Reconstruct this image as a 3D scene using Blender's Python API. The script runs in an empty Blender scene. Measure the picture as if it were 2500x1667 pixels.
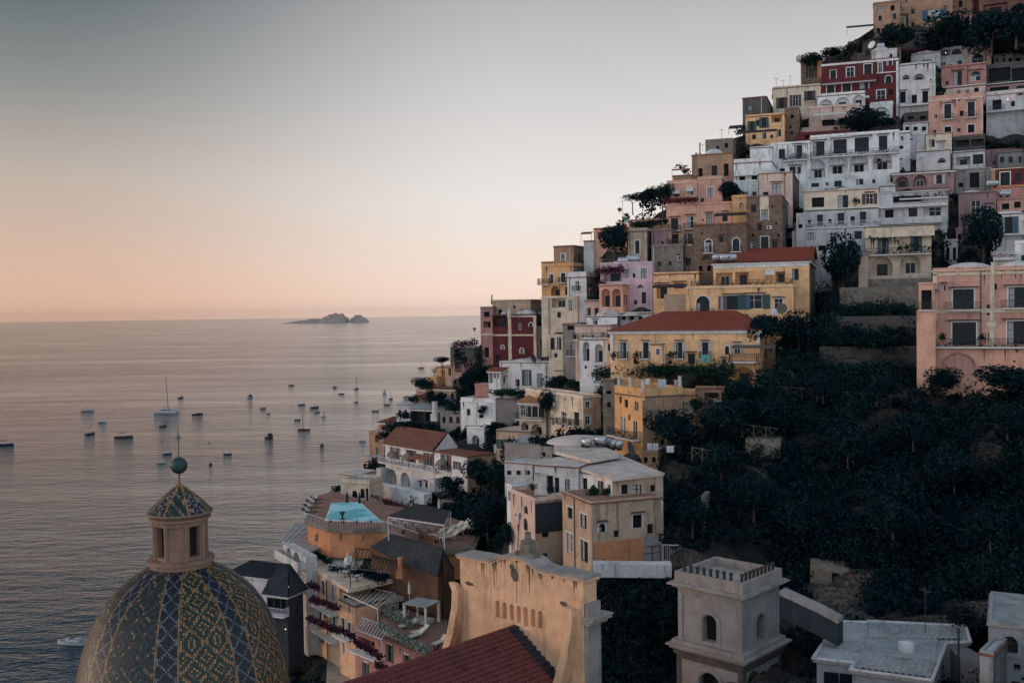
import bpy, math, random
import numpy as np
from mathutils import Vector, Matrix
R = math.radians
rng = random.Random(7)
scn = bpy.context.scene
col = scn.collection

# ---------------------------------------------------------------- camera
CAM = Vector((0, 0, 65.0)); F = 2453.0
PITCH = math.atan(70.9 / F); ROLL = math.atan(0.01453)
_f = Vector((0, math.cos(PITCH), -math.sin(PITCH))); _u0 = Vector((0, math.sin(PITCH), math.cos(PITCH))); _r0 = Vector((1, 0, 0))
_r = _r0 * math.cos(ROLL) - _u0 * math.sin(ROLL); _u = _u0 * math.cos(ROLL) + _r0 * math.sin(ROLL)
cd = bpy.data.cameras.new('camera'); cam = bpy.data.objects.new('camera', cd); col.objects.link(cam)
cd.sensor_width = 36; cd.lens = F / 2500 * 36; cd.clip_start = 0.5; cd.clip_end = 90000
m = Matrix.Identity(4)
for i in range(3): m[i][0] = _r[i]; m[i][1] = _u[i]; m[i][2] = -_f[i]; m[i][3] = CAM[i]
cam.matrix_world = m; scn.camera = cam
def ray(px, py): return _f + _r * ((px - 1250) / F) + _u * ((833.5 - py) / F)
def P(px, py, D):                                   # a point of the place, D metres ahead of the camera
    d = ray(px, py); return CAM + d * (D / d.y)
def onplane(px, py, Q, n):
    d = ray(px, py); k = d.dot(n)
    return CAM + d * ((Q - CAM).dot(n) / (k if abs(k) > 1e-6 else 1e-6))
def atz(px, py, z): return onplane(px, py, Vector((0, 0, z)), Vector((0, 0, 1)))

# ---------------------------------------------------------------- sky, sun, exposure
SUN_EL, SUN_AZ = 9.0, -82.0                         # azimuth from the viewing direction, negative to the left
w = bpy.data.worlds.new('World'); scn.world = w; w.use_nodes = True
nt = w.node_tree; nt.nodes.clear()
def N(t, **k):
    n = nt.nodes.new(t)
    for a, b in k.items(): setattr(n, a, b)
    return n
def ramp(node, stops):
    e = node.color_ramp.elements
    while len(e) > 1: e.remove(e[-1])
    e[0].position = stops[0][0]; e[0].color = (*stops[0][1], 1)
    for p, c in stops[1:]:
        x = e.new(p); x.color = (*c, 1)
tc = N('ShaderNodeTexCoord'); sx = N('ShaderNodeSeparateXYZ'); nt.links.new(tc.outputs['Generated'], sx.inputs[0])
def M(op, a, b=None, clamp=False):
    n = N('ShaderNodeMath', operation=op, use_clamp=clamp)
    for i, v in enumerate((a, b)):
        if v is None: continue
        if isinstance(v, (int, float)): n.inputs[i].default_value = v
        else: nt.links.new(v, n.inputs[i])
    return n.outputs[0]
el = M('MAXIMUM', sx.outputs['Z'], 0.0)
front = N('ShaderNodeValToRGB'); nt.links.new(M('MULTIPLY', el, 2.0), front.inputs[0])   # position = 2*sin(elevation)
ramp(front, [(0.0, (.78, .59, .50)), (.05, (.74, .58, .49)), (.13, (.68, .59, .53)), (.22, (.63, .60, .575)), (.40, (.50, .485, .485)),
             (.58, (.365, .352, .362)), (.78, (.18, .195, .225)), (1.0, (.09, .13, .18))])
left = N('ShaderNodeValToRGB'); nt.links.new(M('MULTIPLY', el, 2.0), left.inputs[0])
ramp(left, [(0.0, (.60, .36, .26)), (.10, (.52, .36, .28)), (.26, (.39, .33, .29)), (.42, (.20, .21, .205)), (.58, (.082, .108, .116)), (.70, (.022, .045, .060)), (.85, (.006, .022, .036))])
back = N('ShaderNodeValToRGB'); nt.links.new(M('MULTIPLY', el, 1.0), back.inputs[0])
ramp(back, [(0.0, (.72, .75, .80)), (.3, (.52, .60, .70)), (1.0, (.27, .36, .48))])
# how much a direction belongs to the bright western half of the sky
horiz = M('SQRT', M('ADD', M('MULTIPLY', sx.outputs['X'], sx.outputs['X']), M('MULTIPLY', sx.outputs['Y'], sx.outputs['Y'])))
ax, ay = math.sin(R(-8)), math.cos(R(-8))
dot = M('DIVIDE', M('ADD', M('MULTIPLY', sx.outputs['X'], ax), M('MULTIPLY', sx.outputs['Y'], ay)), M('MAXIMUM', horiz, .02))
mr = N('ShaderNodeMapRange', interpolation_type='SMOOTHSTEP'); nt.links.new(dot, mr.inputs[0])
mr.inputs[1].default_value = -.25; mr.inputs[2].default_value = .75
mx = N('ShaderNodeMixRGB'); nt.links.new(mr.outputs[0], mx.inputs[0]); nt.links.new(back.outputs[0], mx.inputs[1]); nt.links.new(front.outputs[0], mx.inputs[2])
# the sky is dimmer and cooler towards the left of the bay
mr2 = N('ShaderNodeMapRange', interpolation_type='SMOOTHSTEP')
d2 = M('DIVIDE', sx.outputs['X'], M('MAXIMUM', horiz, .02)); nt.links.new(d2, mr2.inputs[0])
mr2.inputs[1].default_value = -.44; mr2.inputs[2].default_value = .03
dim = N('ShaderNodeMixRGB'); nt.links.new(mr2.outputs[0], dim.inputs[0]); nt.links.new(left.outputs[0], dim.inputs[1]); nt.links.new(front.outputs[0], dim.inputs[2])
nt.links.new(dim.outputs[0], mx.inputs[2]); dim = mx
sky = N('ShaderNodeTexSky', sky_type='NISHITA'); sky.sun_disc = False; sky.sun_elevation = R(3); sky.sun_rotation = R(SUN_AZ); sky.altitude = 60
sk = N('ShaderNodeMixRGB', blend_type='MULTIPLY'); sk.inputs[0].default_value = 1; nt.links.new(sky.outputs[0], sk.inputs[1]); sk.inputs[2].default_value = (.05, .05, .05, 1)
fin = N('ShaderNodeMixRGB'); fin.inputs[0].default_value = .93; nt.links.new(sk.outputs[0], fin.inputs[1]); nt.links.new(dim.outputs[0], fin.inputs[2])
bg = N('ShaderNodeBackground'); bg.inputs[1].default_value = 1.0; nt.links.new(fin.outputs[0], bg.inputs[0])
wo = N('ShaderNodeOutputWorld'); nt.links.new(bg.outputs[0], wo.inputs[0])
sl = bpy.data.lights.new('sun', 'SUN'); so = bpy.data.objects.new('sun', sl); col.objects.link(so)
sl.energy = .85; sl.angle = R(18); sl.color = (1, .66, .45)
sd = Vector((math.sin(R(SUN_AZ)) * math.cos(R(SUN_EL)), math.cos(R(SUN_AZ)) * math.cos(R(SUN_EL)), math.sin(R(SUN_EL))))
so.rotation_euler = sd.to_track_quat('Z', 'Y').to_euler()
vs = scn.view_settings; vs.view_transform = 'Standard'; vs.look = 'None'; vs.exposure = 0.52; vs.gamma = 1; vs.use_curve_mapping = False
scn.render.engine = 'CYCLES'

# ---------------------------------------------------------------- materials
MATS = {}
def newmat(name):
    mt = bpy.data.materials.new(name); mt.use_nodes = True
    t = mt.node_tree; b = t.nodes['Principled BSDF']; return mt, t, b
def tn(t, typ, **k):
    n = t.nodes.new(typ)
    for a, b in k.items(): setattr(n, a, b)
    return n
def plain(name, c, rough=.7, metal=0, emit=None):
    if name in MATS: return MATS[name]
    mt, t, b = newmat(name)
    b.inputs['Base Color'].default_value = (*c, 1); b.inputs['Roughness'].default_value = rough; b.inputs['Metallic'].default_value = metal
    nz = tn(t, 'ShaderNodeTexNoise'); nz.inputs['Scale'].default_value = 3; nz.inputs['Detail'].default_value = 4
    o = tn(t, 'ShaderNodeTexCoord'); t.links.new(o.outputs['Object'], nz.inputs['Vector'])
    mxx = tn(t, 'ShaderNodeMixRGB', blend_type='MULTIPLY'); mxx.inputs[0].default_value = .5; mxx.inputs[1].default_value = (*c, 1)
    t.links.new(nz.outputs['Fac'], mxx.inputs[2]); br = tn(t, 'ShaderNodeBrightContrast'); br.inputs[1].default_value = 0
    sc = tn(t, 'ShaderNodeMixRGB', blend_type='MULTIPLY'); sc.inputs[0].default_value = 1; sc.inputs[2].default_value = (1.33, 1.33, 1.33, 1)
    t.links.new(mxx.outputs[0], sc.inputs[1]); t.links.new(sc.outputs[0], b.inputs['Base Color'])
    if emit: b.inputs['Emission Color'].default_value = (*c, 1); b.inputs['Emission Strength'].default_value = emit
    MATS[name] = mt; return mt
def wallmat(name, c, dirt=.5, dc=(.12, .10, .08), scale=.5, rough=.9, brick=False):
    if name in MATS: return MATS[name]
    mt, t, b = newmat(name); b.inputs['Roughness'].default_value = rough; b.inputs['Specular IOR Level'].default_value = .2
    o = tn(t, 'ShaderNodeTexCoord'); oi = tn(t, 'ShaderNodeObjectInfo')
    add = tn(t, 'ShaderNodeVectorMath', operation='MULTIPLY_ADD'); t.links.new(oi.outputs['Random'], add.inputs[0]); add.inputs[1].default_value = (60, 60, 60)
    t.links.new(o.outputs['Object'], add.inputs[2]); V = add.outputs[0]
    def noise(sc, det=5, mp=None):
        n = tn(t, 'ShaderNodeTexNoise'); n.inputs['Scale'].default_value = sc; n.inputs['Detail'].default_value = det; n.inputs['Roughness'].default_value = .65
        if mp:
            q = tn(t, 'ShaderNodeMapping'); q.inputs['Scale'].default_value = mp; t.links.new(V, q.inputs[0]); t.links.new(q.outputs[0], n.inputs['Vector'])
        else: t.links.new(V, n.inputs['Vector'])
        return n.outputs['Fac']
    def rng_(f, a, bb, lo, hi):
        r_ = tn(t, 'ShaderNodeMapRange', interpolation_type='SMOOTHSTEP'); t.links.new(f, r_.inputs[0])
        for i, v in enumerate((a, bb, lo, hi)): r_.inputs[i + 1].default_value = v
        return r_.outputs[0]
    def mix(f, c1, c2, mode='MIX'):
        x = tn(t, 'ShaderNodeMixRGB', blend_type=mode)
        for i, v in enumerate((f, c1, c2)):
            if isinstance(v, (int, float)): x.inputs[i].default_value = v
            elif isinstance(v, tuple): x.inputs[i].default_value = (*v, 1)
            else: t.links.new(v, x.inputs[i])
        return x.outputs[0]
    base = mix(rng_(noise(scale), .35, .7, 0, 1), c, tuple(x * .72 for x in c))
    base = mix(rng_(noise(scale * 5, 3), .45, .75, 0, .35), base, tuple(min(1, x * 1.25) for x in c))
    if brick:
        vo = tn(t, 'ShaderNodeTexVoronoi'); vo.inputs['Scale'].default_value = 1.6; q = tn(t, 'ShaderNodeMapping'); q.inputs['Scale'].default_value = (1, 1, 1.8)
        t.links.new(V, q.inputs[0]); t.links.new(q.outputs[0], vo.inputs['Vector'])
        sp = tn(t, 'ShaderNodeSeparateColor'); t.links.new(vo.outputs['Color'], sp.inputs[0])
        base = mix(rng_(sp.outputs[0], 0, 1, 0, .6), base, tuple(x * .45 for x in c))
    base = mix(rng_(noise(1.0, 4, (1.6, 1.6, .16)), .52, .72, 0, dirt), base, dc)
    base = mix(rng_(noise(.35, 6), .55, .72, 0, dirt * .8), base, dc)
    t.links.new(base, b.inputs['Base Color'])
    bp = tn(t, 'ShaderNodeBump'); bp.inputs['Strength'].default_value = .35; bp.inputs['Distance'].default_value = .05
    t.links.new(noise(6, 4), bp.inputs['Height']); t.links.new(bp.outputs[0], b.inputs['Normal'])
    MATS[name] = mt; return mt
def leafmat(name, c1, c2, c3=None):
    if name in MATS: return MATS[name]
    mt, t, b = newmat(name); b.inputs['Roughness'].default_value = .7; b.inputs['Specular IOR Level'].default_value = .08
    g = tn(t, 'ShaderNodeNewGeometry'); cr = tn(t, 'ShaderNodeValToRGB'); t.links.new(g.outputs['Random Per Island'], cr.inputs[0])
    e = cr.color_ramp.elements; e[0].color = (*c1, 1); e[1].color = (*c2, 1); e[1].position = .75
    if c3: x = e.new(.9); x.color = (*c3, 1)
    t.links.new(cr.outputs[0], b.inputs['Base Color']); MATS[name] = mt; return mt
W = {
 'white': wallmat('white_plaster', (.77, .77, .76), .6), 'white2': wallmat('grey_white_plaster', (.60, .58, .57), .65), 'cream': wallmat('cream_plaster', (.70, .58, .44), .55),
 'cream2': wallmat('pale_pink_plaster', (.68, .50, .42), .55), 'yellow': wallmat('yellow_plaster', (.84, .51, .27), .45), 'ochre': wallmat('ochre_plaster', (.70, .40, .19), .5),
 'ochre2': wallmat('weathered_ochre_plaster', (.40, .25, .165), .75), 'orange': wallmat('orange_plaster', (.58, .26, .13), .4), 'pink': wallmat('pink_plaster', (.62, .34, .27), .5),
 'rose': wallmat('dusky_pink_plaster', (.46, .23, .20), .5), 'salmon': wallmat('salmon_plaster', (.72, .40, .29), .35), 'lav': wallmat('lavender_plaster', (.68, .50, .57), .4),
 'mauve': wallmat('mauve_plaster', (.32, .20, .20), .5), 'red': wallmat('red_plaster', (.13, .03, .034), .5, (.05, .02, .02)), 'brick': wallmat('brown_rubble_masonry', (.24, .16, .115), .5, brick=True),
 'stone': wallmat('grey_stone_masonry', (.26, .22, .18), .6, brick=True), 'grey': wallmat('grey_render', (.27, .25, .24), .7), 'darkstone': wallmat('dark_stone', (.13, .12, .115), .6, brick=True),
 'peach': wallmat('peach_church_plaster', (.76, .47, .29), .5), 'beige': wallmat('beige_plaster', (.50, .37, .27), .75), 'tower': wallmat('tower_plaster', (.31, .295, .285), .4),
 'terra': wallmat('terracotta_floor', (.30, .17, .13), .5), 'floor': wallmat('pale_terrace_floor', (.42, .36, .31), .5), 'roofw': wallmat('limewashed_roof', (.58, .56, .55), .6),
 'roofp': wallmat('pale_roof_screed', (.62, .53, .47), .4), 'roofg': wallmat('grey_roof_sheet', (.36, .38, .38), .5), 'slate': wallmat('dark_roof_felt', (.035, .045, .055), .4, (.08, .08, .08)),
 'tile': wallmat('terracotta_tiles', (.30, .085, .06), .4, (.07, .04, .03), 1.5), 'tilebr': wallmat('brown_terracotta_tiles', (.24, .10, .07), .5, (.06, .05, .04), 1.5),
 'tilech': wallmat('plum_red_church_tiles', (.19, .058, .05), .4, (.03, .02, .02), 1.5), 'coping': wallmat('stone_coping', (.34, .305, .28), .5), 'rib': wallmat('pale_ribbed_roof', (.40, .41, .42), .6),
 'shadew': wallmat('shade_tinted_white_plaster', (.34, .36, .38), .5), 'orroof': wallmat('orange_awning_cloth', (.50, .24, .10), .4), 'blue': wallmat('blue_tarpaulin', (.02, .06, .20), .2), 'wood': wallmat('wood_cladding', (.13, .07, .045), .4),  # shadew: white house walls with their shade tinted into the colour
}
FRAMEW = plain('white_window_paint', (.62, .62, .62), .5); FRAMED = plain('dark_window_paint', (.018, .018, .02), .6)
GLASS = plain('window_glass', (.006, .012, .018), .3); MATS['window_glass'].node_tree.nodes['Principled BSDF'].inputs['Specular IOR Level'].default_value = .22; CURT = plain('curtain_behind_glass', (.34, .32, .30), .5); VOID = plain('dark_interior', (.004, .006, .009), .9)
SHUT = {'g': plain('green_shutter_paint', (.02, .07, .07), .6), 'b': plain('brown_shutter_paint', (.07, .035, .03), .6), 'w': plain('grey_shutter_paint', (.42, .41, .40), .6), 'l': plain('blue_shutter_paint', (.04, .09, .15), .6)}
IRON = plain('dark_iron', (.035, .035, .04), .6); WHITEM = plain('white_metal', (.6, .6, .62), .5); TRIM = plain('white_trim', (.62, .60, .57), .8)
HOOD = plain('old_tile_hood', (.10, .06, .05), .9); CANV = plain('cream_canvas', (.55, .52, .46), .9); BLACKC = plain('black_canvas', (.02, .02, .022), .9); STEEL = plain('steel_tank', (.45, .46, .48), .35, .6)
TERRA = plain('terracotta_pot', (.28, .11, .06), .9)
L_DARK = leafmat('shade_tinted_leaves', (.001, .011, .016), (.003, .020, .024), (.008, .032, .030)); L_MID = leafmat('green_leaves', (.003, .022, .020), (.008, .038, .026), (.018, .058, .032))  # blue tint of the shadows is mixed into the dark leaf colours
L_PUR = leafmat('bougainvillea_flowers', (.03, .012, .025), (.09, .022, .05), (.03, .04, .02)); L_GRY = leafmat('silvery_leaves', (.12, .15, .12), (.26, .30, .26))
L_RED = leafmat('red_purple_leaves', (.06, .015, .02), (.14, .03, .05))

# ---------------------------------------------------------------- mesh builder
class MB:
    def __init__(s): s.v = []; s.f = []; s.mi = []; s.smooth = False
    def quad(s, pts, mi=0):
        b = len(s.v); s.v += [tuple(p) for p in pts]; s.f.append(tuple(range(b, b + len(pts)))); s.mi.append(mi); return s
    def box(s, x0, x1, y0, y1, z0, z1, mi=0):
        b = len(s.v); s.v += [(x, y, z) for z in (z0, z1) for x, y in ((x0, y0), (x1, y0), (x1, y1), (x0, y1))]
        for q in ((0, 3, 2, 1), (4, 5, 6, 7), (0, 1, 5, 4), (1, 2, 6, 5), (2, 3, 7, 6), (3, 0, 4, 7)): s.f.append(tuple(b + i for i in q)); s.mi.append(mi)
        return s
    def bar(s, a, b_, r, r2=None, n=5, mi=0):
        a = Vector(a); b_ = Vector(b_); r2 = r if r2 is None else r2; d = (b_ - a)
        if d.length < 1e-6: return s
        d.normalize(); x = d.orthogonal().normalized(); y = d.cross(x); k = len(s.v)
        for c, rr in ((a, r), (b_, r2)):
            for i in range(n):
                t = 2 * math.pi * i / n; s.v.append(tuple(c + x * (rr * math.cos(t)) + y * (rr * math.sin(t))))
        for i in range(n): j = (i + 1) % n; s.f.append((k + i, k + j, k + n + j, k + n + i)); s.mi.append(mi)
        s.f.append(tuple(k + n - 1 - i for i in range(n))); s.f.append(tuple(k + n + i for i in range(n))); s.mi += [mi, mi]; return s
    def lathe(s, prof, c=(0, 0, 0), n=16, mi=0, cap=True):
        k = len(s.v)
        for r, z in prof:
            for i in range(n): t = 2 * math.pi * (i + .5) / n; s.v.append((c[0] + r * math.cos(t), c[1] + r * math.sin(t), c[2] + z))
        for a in range(len(prof) - 1):
            for i in range(n):
                j = (i + 1) % n; s.f.append((k + a * n + i, k + a * n + j, k + (a + 1) * n + j, k + (a + 1) * n + i)); s.mi.append(mi)
        if cap:
            s.f.append(tuple(k + (len(prof) - 1) * n + i for i in range(n))); s.f.append(tuple(k + n - 1 - i for i in range(n))); s.mi += [mi, mi]
        return s
    def prism(s, pts, z0, z1, mi=0):                 # pts anticlockwise or clockwise, xy
        k = len(s.v); n = len(pts)
        ar = sum(pts[i][0] * pts[(i + 1) % n][1] - pts[(i + 1) % n][0] * pts[i][1] for i in range(n))
        if ar < 0: pts = pts[::-1]
        s.v += [(p[0], p[1], z0) for p in pts] + [(p[0], p[1], z1) for p in pts]
        s.f.append(tuple(k + n - 1 - i for i in range(n))); s.f.append(tuple(k + n + i for i in range(n))); s.mi += [mi, mi]
        for i in range(n): j = (i + 1) % n; s.f.append((k + i, k + j, k + n + j, k + n + i)); s.mi.append(mi)
        return s
    def ellipsoid(s, c, r, nu=16, nv=6, half=True, mi=0):
        prof = []
        for i in range(nv + 1):
            t = (math.pi / 2 * i / nv) if half else (math.pi * i / nv - math.pi / 2)
            prof.append((math.cos(t), math.sin(t)))
        k = len(s.v)
        for cr, z in prof:
            for i in range(nu): t = 2 * math.pi * i / nu; s.v.append((c[0] + r[0] * max(cr, 1e-3) * math.cos(t), c[1] + r[1] * max(cr, 1e-3) * math.sin(t), c[2] + r[2] * z))
        for a in range(nv):
            for i in range(nu): j = (i + 1) % nu; s.f.append((k + a * nu + i, k + a * nu + j, k + (a + 1) * nu + j, k + (a + 1) * nu + i)); s.mi.append(mi)
        return s
    def mesh(s, name, mats):
        me = bpy.data.meshes.new(name); me.from_pydata(s.v, [], s.f)
        for mt in (mats if isinstance(mats, (list, tuple)) else [mats]): me.materials.append(mt)
        if isinstance(mats, (list, tuple)) and len(mats) > 1: me.polygons.foreach_set('material_index', s.mi)
        if s.smooth: me.polygons.foreach_set('use_smooth', [True] * len(s.f))
        me.update(); return me
    def build(s, name, mats, parent=None):
        o = bpy.data.objects.new(name, s.mesh(name, mats)); col.objects.link(o)
        if parent is not None: o.parent = parent
        return o
def tag(o, label=None, cat=None, group=None, kind=None):
    if label: o['label'] = label
    if cat: o['category'] = cat
    if group: o['group'] = group
    if kind: o['kind'] = kind
    return o
def empty(name, loc, rz=0, label=None, cat=None, group=None):
    o = bpy.data.objects.new(name, None); col.objects.link(o); o.location = loc; o.rotation_euler = (0, 0, rz); o.empty_display_size = .3
    return tag(o, label, cat, group)
def kids(o): return [c for c in ALLC.get(o.name, [])]
def copy_tree(root, loc, rz=0, scale=None, label=None, group=None):
    tree = {}
    for o in col.objects:
        if o.parent is not None: tree.setdefault(o.parent.name, []).append(o)
    def cp(o, par):
        c = o.copy(); col.objects.link(c); c.parent = par
        for k in tree.get(o.name, []): cp(k, c)
        return c
    r = cp(root, None); r.location = loc; r.rotation_euler = (0, 0, rz)
    if scale: r.scale = scale if isinstance(scale, tuple) else (scale,) * 3
    if label: r['label'] = label
    if group: r['group'] = group
    return r

# ---------------------------------------------------------------- how far the hill is, by pixel of the photograph
CT = np.array([(2300,60,245),(2150,100,235),(2050,140,228),(2100,285,208),(1950,265,212),(2250,272,205),(2340,335,190),(2450,270,195),(2400,160,222),(2460,400,180),
 (1850,345,205),(1730,440,192),(2090,455,185),(1900,430,190),(1700,500,178),(1700,560,170),(1870,620,160),(2050,600,168),(2200,560,163),(2200,690,150),(2380,560,165),
 (2450,600,158),(1560,640,168),(1480,600,178),(1400,670,178),(1360,785,180),(1550,760,158),(1650,770,152),(1850,790,142),(1970,790,142),(1240,900,182),(1440,930,160),
 (1360,870,168),(1300,950,165),(1680,900,131),(1850,900,128),(2370,900,119),(2100,850,130),(1100,920,190),(1050,960,192),(1060,1030,180),(1190,1030,170),(1350,1060,140),
 (1600,1110,122),(1750,1050,122),(920,1140,180),(1080,1200,158),(1180,1180,150),(1700,1200,110),(2100,1000,118),(2400,1000,112),(2100,1200,103),(2400,1250,98),
 (1300,1385,100),(1530,1390,98),(2000,1450,90),(2300,1450,86),(830,1330,150),(980,1290,152),(700,1400,150),(750,1500,142),(850,1600,124),(1000,1560,122),(1150,1450,128),(1060,1400,140),(900,1440,140),(700,1660,126),(850,1500,135),
 (1300,1660,100),(1700,1660,84),(2000,1660,80),(2400,1660,74),(1200,1280,125),(1650,1350,98),(2500,1900,66),(1500,1900,74),(700,1900,110),(2700,60,240),(2700,900,112)], float)
_A = np.c_[np.ones(len(CT)), CT[:, 0], CT[:, 1]]; _co = np.linalg.lstsq(_A, CT[:, 2], rcond=None)[0]; _res = CT[:, 2] - _A @ _co
def Df(px, py):
    px = np.asarray(px, float); py = np.asarray(py, float)
    d = ((px[..., None] - CT[:, 0]) ** 2 + (py[..., None] - CT[:, 1]) ** 2) + 900.0
    ww = 1 / d ** 1.5; return _co[0] + _co[1] * px + _co[2] * py + (ww * _res).sum(-1) / ww.sum(-1)
SIL = np.array([(2420,-400),(2300,-60),(2165,40),(2090,100),(2000,160),(1940,230),(1870,300),(1780,350),(1720,400),(1680,470),(1600,530),(1500,580),(1410,630),(1370,700),(1320,770),
 (1220,810),(1150,860),(1090,910),(1040,960),(985,1010),(950,1060),(925,1120),(880,1190),(830,1240),(790,1300),(760,1350),(740,1420),(700,1520),(690,1667),(690,2000)], float)
def terrain():
    rows = np.arange(-400, 1960, 14.0); nc = 130; V = []; Fc = []
    offs = [(0, 0, 0), (-2.5, 3, -5), (-6, 8, -16), (-12, 14, -34), (-20, 22, -60), (-30, 30, -110)][::-1]
    for py in rows:
        xs = np.interp(py, SIL[:, 1], SIL[:, 0]); pxs = xs + (3050 - xs) * np.linspace(0, 1, nc) ** 1.15
        D = Df(pxs, np.full(nc, py)) + 1.2
        for (bx0, bx1, by0, by1, Q_, n_) in FOOT:      # the slope is cut back behind every house
            if by0 - 6 <= py <= by1 + 4:
                for i in np.nonzero((pxs > bx0 - 6) & (pxs < bx1 + 6))[0]: D[i] = max(D[i], min(onplane(pxs[i], py, Q_, n_).y + 3.0, D[i] + 30))
        line = [P(pxs[i], py, D[i]) for i in range(nc)]
        a = line[0]
        for ox, oy, oz in offs[:-1]: V.append((a.x + ox, a.y + oy, max(-3.0, a.z + oz)))
        for i, p in enumerate(line): V.append((p.x, p.y + .8 * math.sin(p.x * .9 + p.z * .7) * math.sin(p.z * 1.3), p.z + .5 * math.sin(p.x * 1.7 + p.y)))
    n = nc + len(offs) - 1
    for r in range(len(rows) - 1):
        for c in range(n - 1): a = r * n + c; Fc.append((a, a + 1, a + n + 1, a + n))
    mb = MB(); mb.v = V; mb.f = Fc; mb.mi = [0] * len(Fc); mb.smooth = True
    o = mb.build('hillside', W_ROCK); tag(o, kind='structure')
mt, t, b = newmat('hillside_rock_and_soil'); W_ROCK = mt; b.inputs['Roughness'].default_value = .95
o = tn(t, 'ShaderNodeTexCoord'); n1 = tn(t, 'ShaderNodeTexNoise'); n1.inputs['Scale'].default_value = .12; n1.inputs['Detail'].default_value = 8; t.links.new(o.outputs['Object'], n1.inputs['Vector'])
n2 = tn(t, 'ShaderNodeTexVoronoi'); n2.inputs['Scale'].default_value = 2.2; t.links.new(o.outputs['Object'], n2.inputs['Vector'])
cr = tn(t, 'ShaderNodeValToRGB'); t.links.new(n1.outputs['Fac'], cr.inputs[0])
ramp(cr, [(.3, (.008, .014, .010)), (.45, (.03, .032, .028)), (.55, (.09, .08, .07)), (.7, (.17, .155, .14))])
mxx = tn(t, 'ShaderNodeMixRGB', blend_type='MULTIPLY'); mxx.inputs[0].default_value = .6; t.links.new(cr.outputs[0], mxx.inputs[1]); t.links.new(n2.outputs['Distance'], mxx.inputs[2])
t.links.new(mxx.outputs[0], b.inputs['Base Color'])
bp = tn(t, 'ShaderNodeBump'); bp.inputs['Strength'].default_value = 1; bp.inputs['Distance'].default_value = 1.2; t.links.new(n2.outputs['Distance'], bp.inputs['Height']); t.links.new(bp.outputs[0], b.inputs['Normal'])
FOOT = []

# sea
mt, t, b = newmat('sea_water'); b.inputs['Base Color'].default_value = (.002, .032, .054, 1); b.inputs['Roughness'].default_value = .10; b.inputs['IOR'].default_value = 1.48
o = tn(t, 'ShaderNodeTexCoord'); h = None
def seanoise(sc, amp, mp, det=2, rot=0):
    q = tn(t, 'ShaderNodeMapping'); q.inputs['Scale'].default_value = mp; q.inputs['Rotation'].default_value = (0, 0, R(rot)); t.links.new(o.outputs['Object'], q.inputs[0])
    n = tn(t, 'ShaderNodeTexNoise'); n.inputs['Scale'].default_value = sc; n.inputs['Detail'].default_value = det; n.inputs['Roughness'].default_value = .55; t.links.new(q.outputs[0], n.inputs['Vector'])
    x = tn(t, 'ShaderNodeMath', operation='MULTIPLY'); x.inputs[1].default_value = amp; t.links.new(n.outputs['Fac'], x.inputs[0]); return x.outputs[0]
def addm(a, b_, op='ADD'):
    x = tn(t, 'ShaderNodeMath', operation=op); t.links.new(a, x.inputs[0]); t.links.new(b_, x.inputs[1]); return x.outputs[0]
calm = seanoise(.0035, 1.7, (.5, 1.6, 1), 3, 10)     # cat's paws: patches of calmer and rougher water
hh = addm(addm(seanoise(.22, 1.5, (.55, 1.15, 1), 4, 12), seanoise(.75, .55, (.7, 1.2, 1), 3, -14)), seanoise(.035, 2.2, (.6, 1.4, 1), 2, 25))
cm = tn(t, 'ShaderNodeMapRange'); t.links.new(calm, cm.inputs[0])
for i_, v_ in enumerate((.6, 1.1, .35, 1.7)): cm.inputs[i_ + 1].default_value = v_
calm = cm.outputs[0]
hh = addm(addm(hh, seanoise(2.4, .16, (.8, 1.2, 1), 2, 5)), calm, 'MULTIPLY')
sy = tn(t, 'ShaderNodeSeparateXYZ'); t.links.new(o.outputs['Object'], sy.inputs[0]); my = tn(t, 'ShaderNodeMapRange'); t.links.new(sy.outputs['Y'], my.inputs[0])   # the bay is sheltered, open water is rougher
for i_, v_ in enumerate((170, 1300, 1.0, 2.9)): my.inputs[i_ + 1].default_value = v_
hh = addm(hh, my.outputs[0], 'MULTIPLY')
bp = tn(t, 'ShaderNodeBump'); bp.inputs['Strength'].default_value = 1.0; bp.inputs['Distance'].default_value = .3; t.links.new(hh, bp.inputs['Height']); t.links.new(bp.outputs[0], b.inputs['Normal'])
mb = MB(); mb.quad([(-30000, -200, 0), (30000, -200, 0), (30000, 25000, 0), (-30000, 25000, 0)]); tag(mb.build('sea', mt), kind='structure')

# ---------------------------------------------------------------- foliage
def leaves(n, rx, ry, rz, size, seed, shell=.55, lumps=5):
    g = np.random.default_rng(seed)
    cen = g.normal(size=(lumps, 3)) * .42; cen[:, 2] *= .8; rad = g.uniform(.42, .75, lumps)
    k = g.integers(0, lumps, n); d = g.normal(size=(n, 3)); d /= np.linalg.norm(d, axis=1)[:, None]
    r = rad[k] * (shell + (1 - shell) * g.random(n) ** .5)
    p = cen[k] + d * r[:, None]; p *= np.array([rx, ry, rz])
    nr = d + g.normal(size=(n, 3)) * .7; nr /= np.linalg.norm(nr, axis=1)[:, None]
    a = np.cross(nr, g.normal(size=(n, 3))); a /= np.linalg.norm(a, axis=1)[:, None]; b_ = np.cross(nr, a)
    s = size * g.uniform(.6, 1.4, n)[:, None]
    return np.stack([p - a * s, p - b_ * s * .55, p + a * s, p + b_ * s * .55], 1).reshape(-1, 3)
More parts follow.
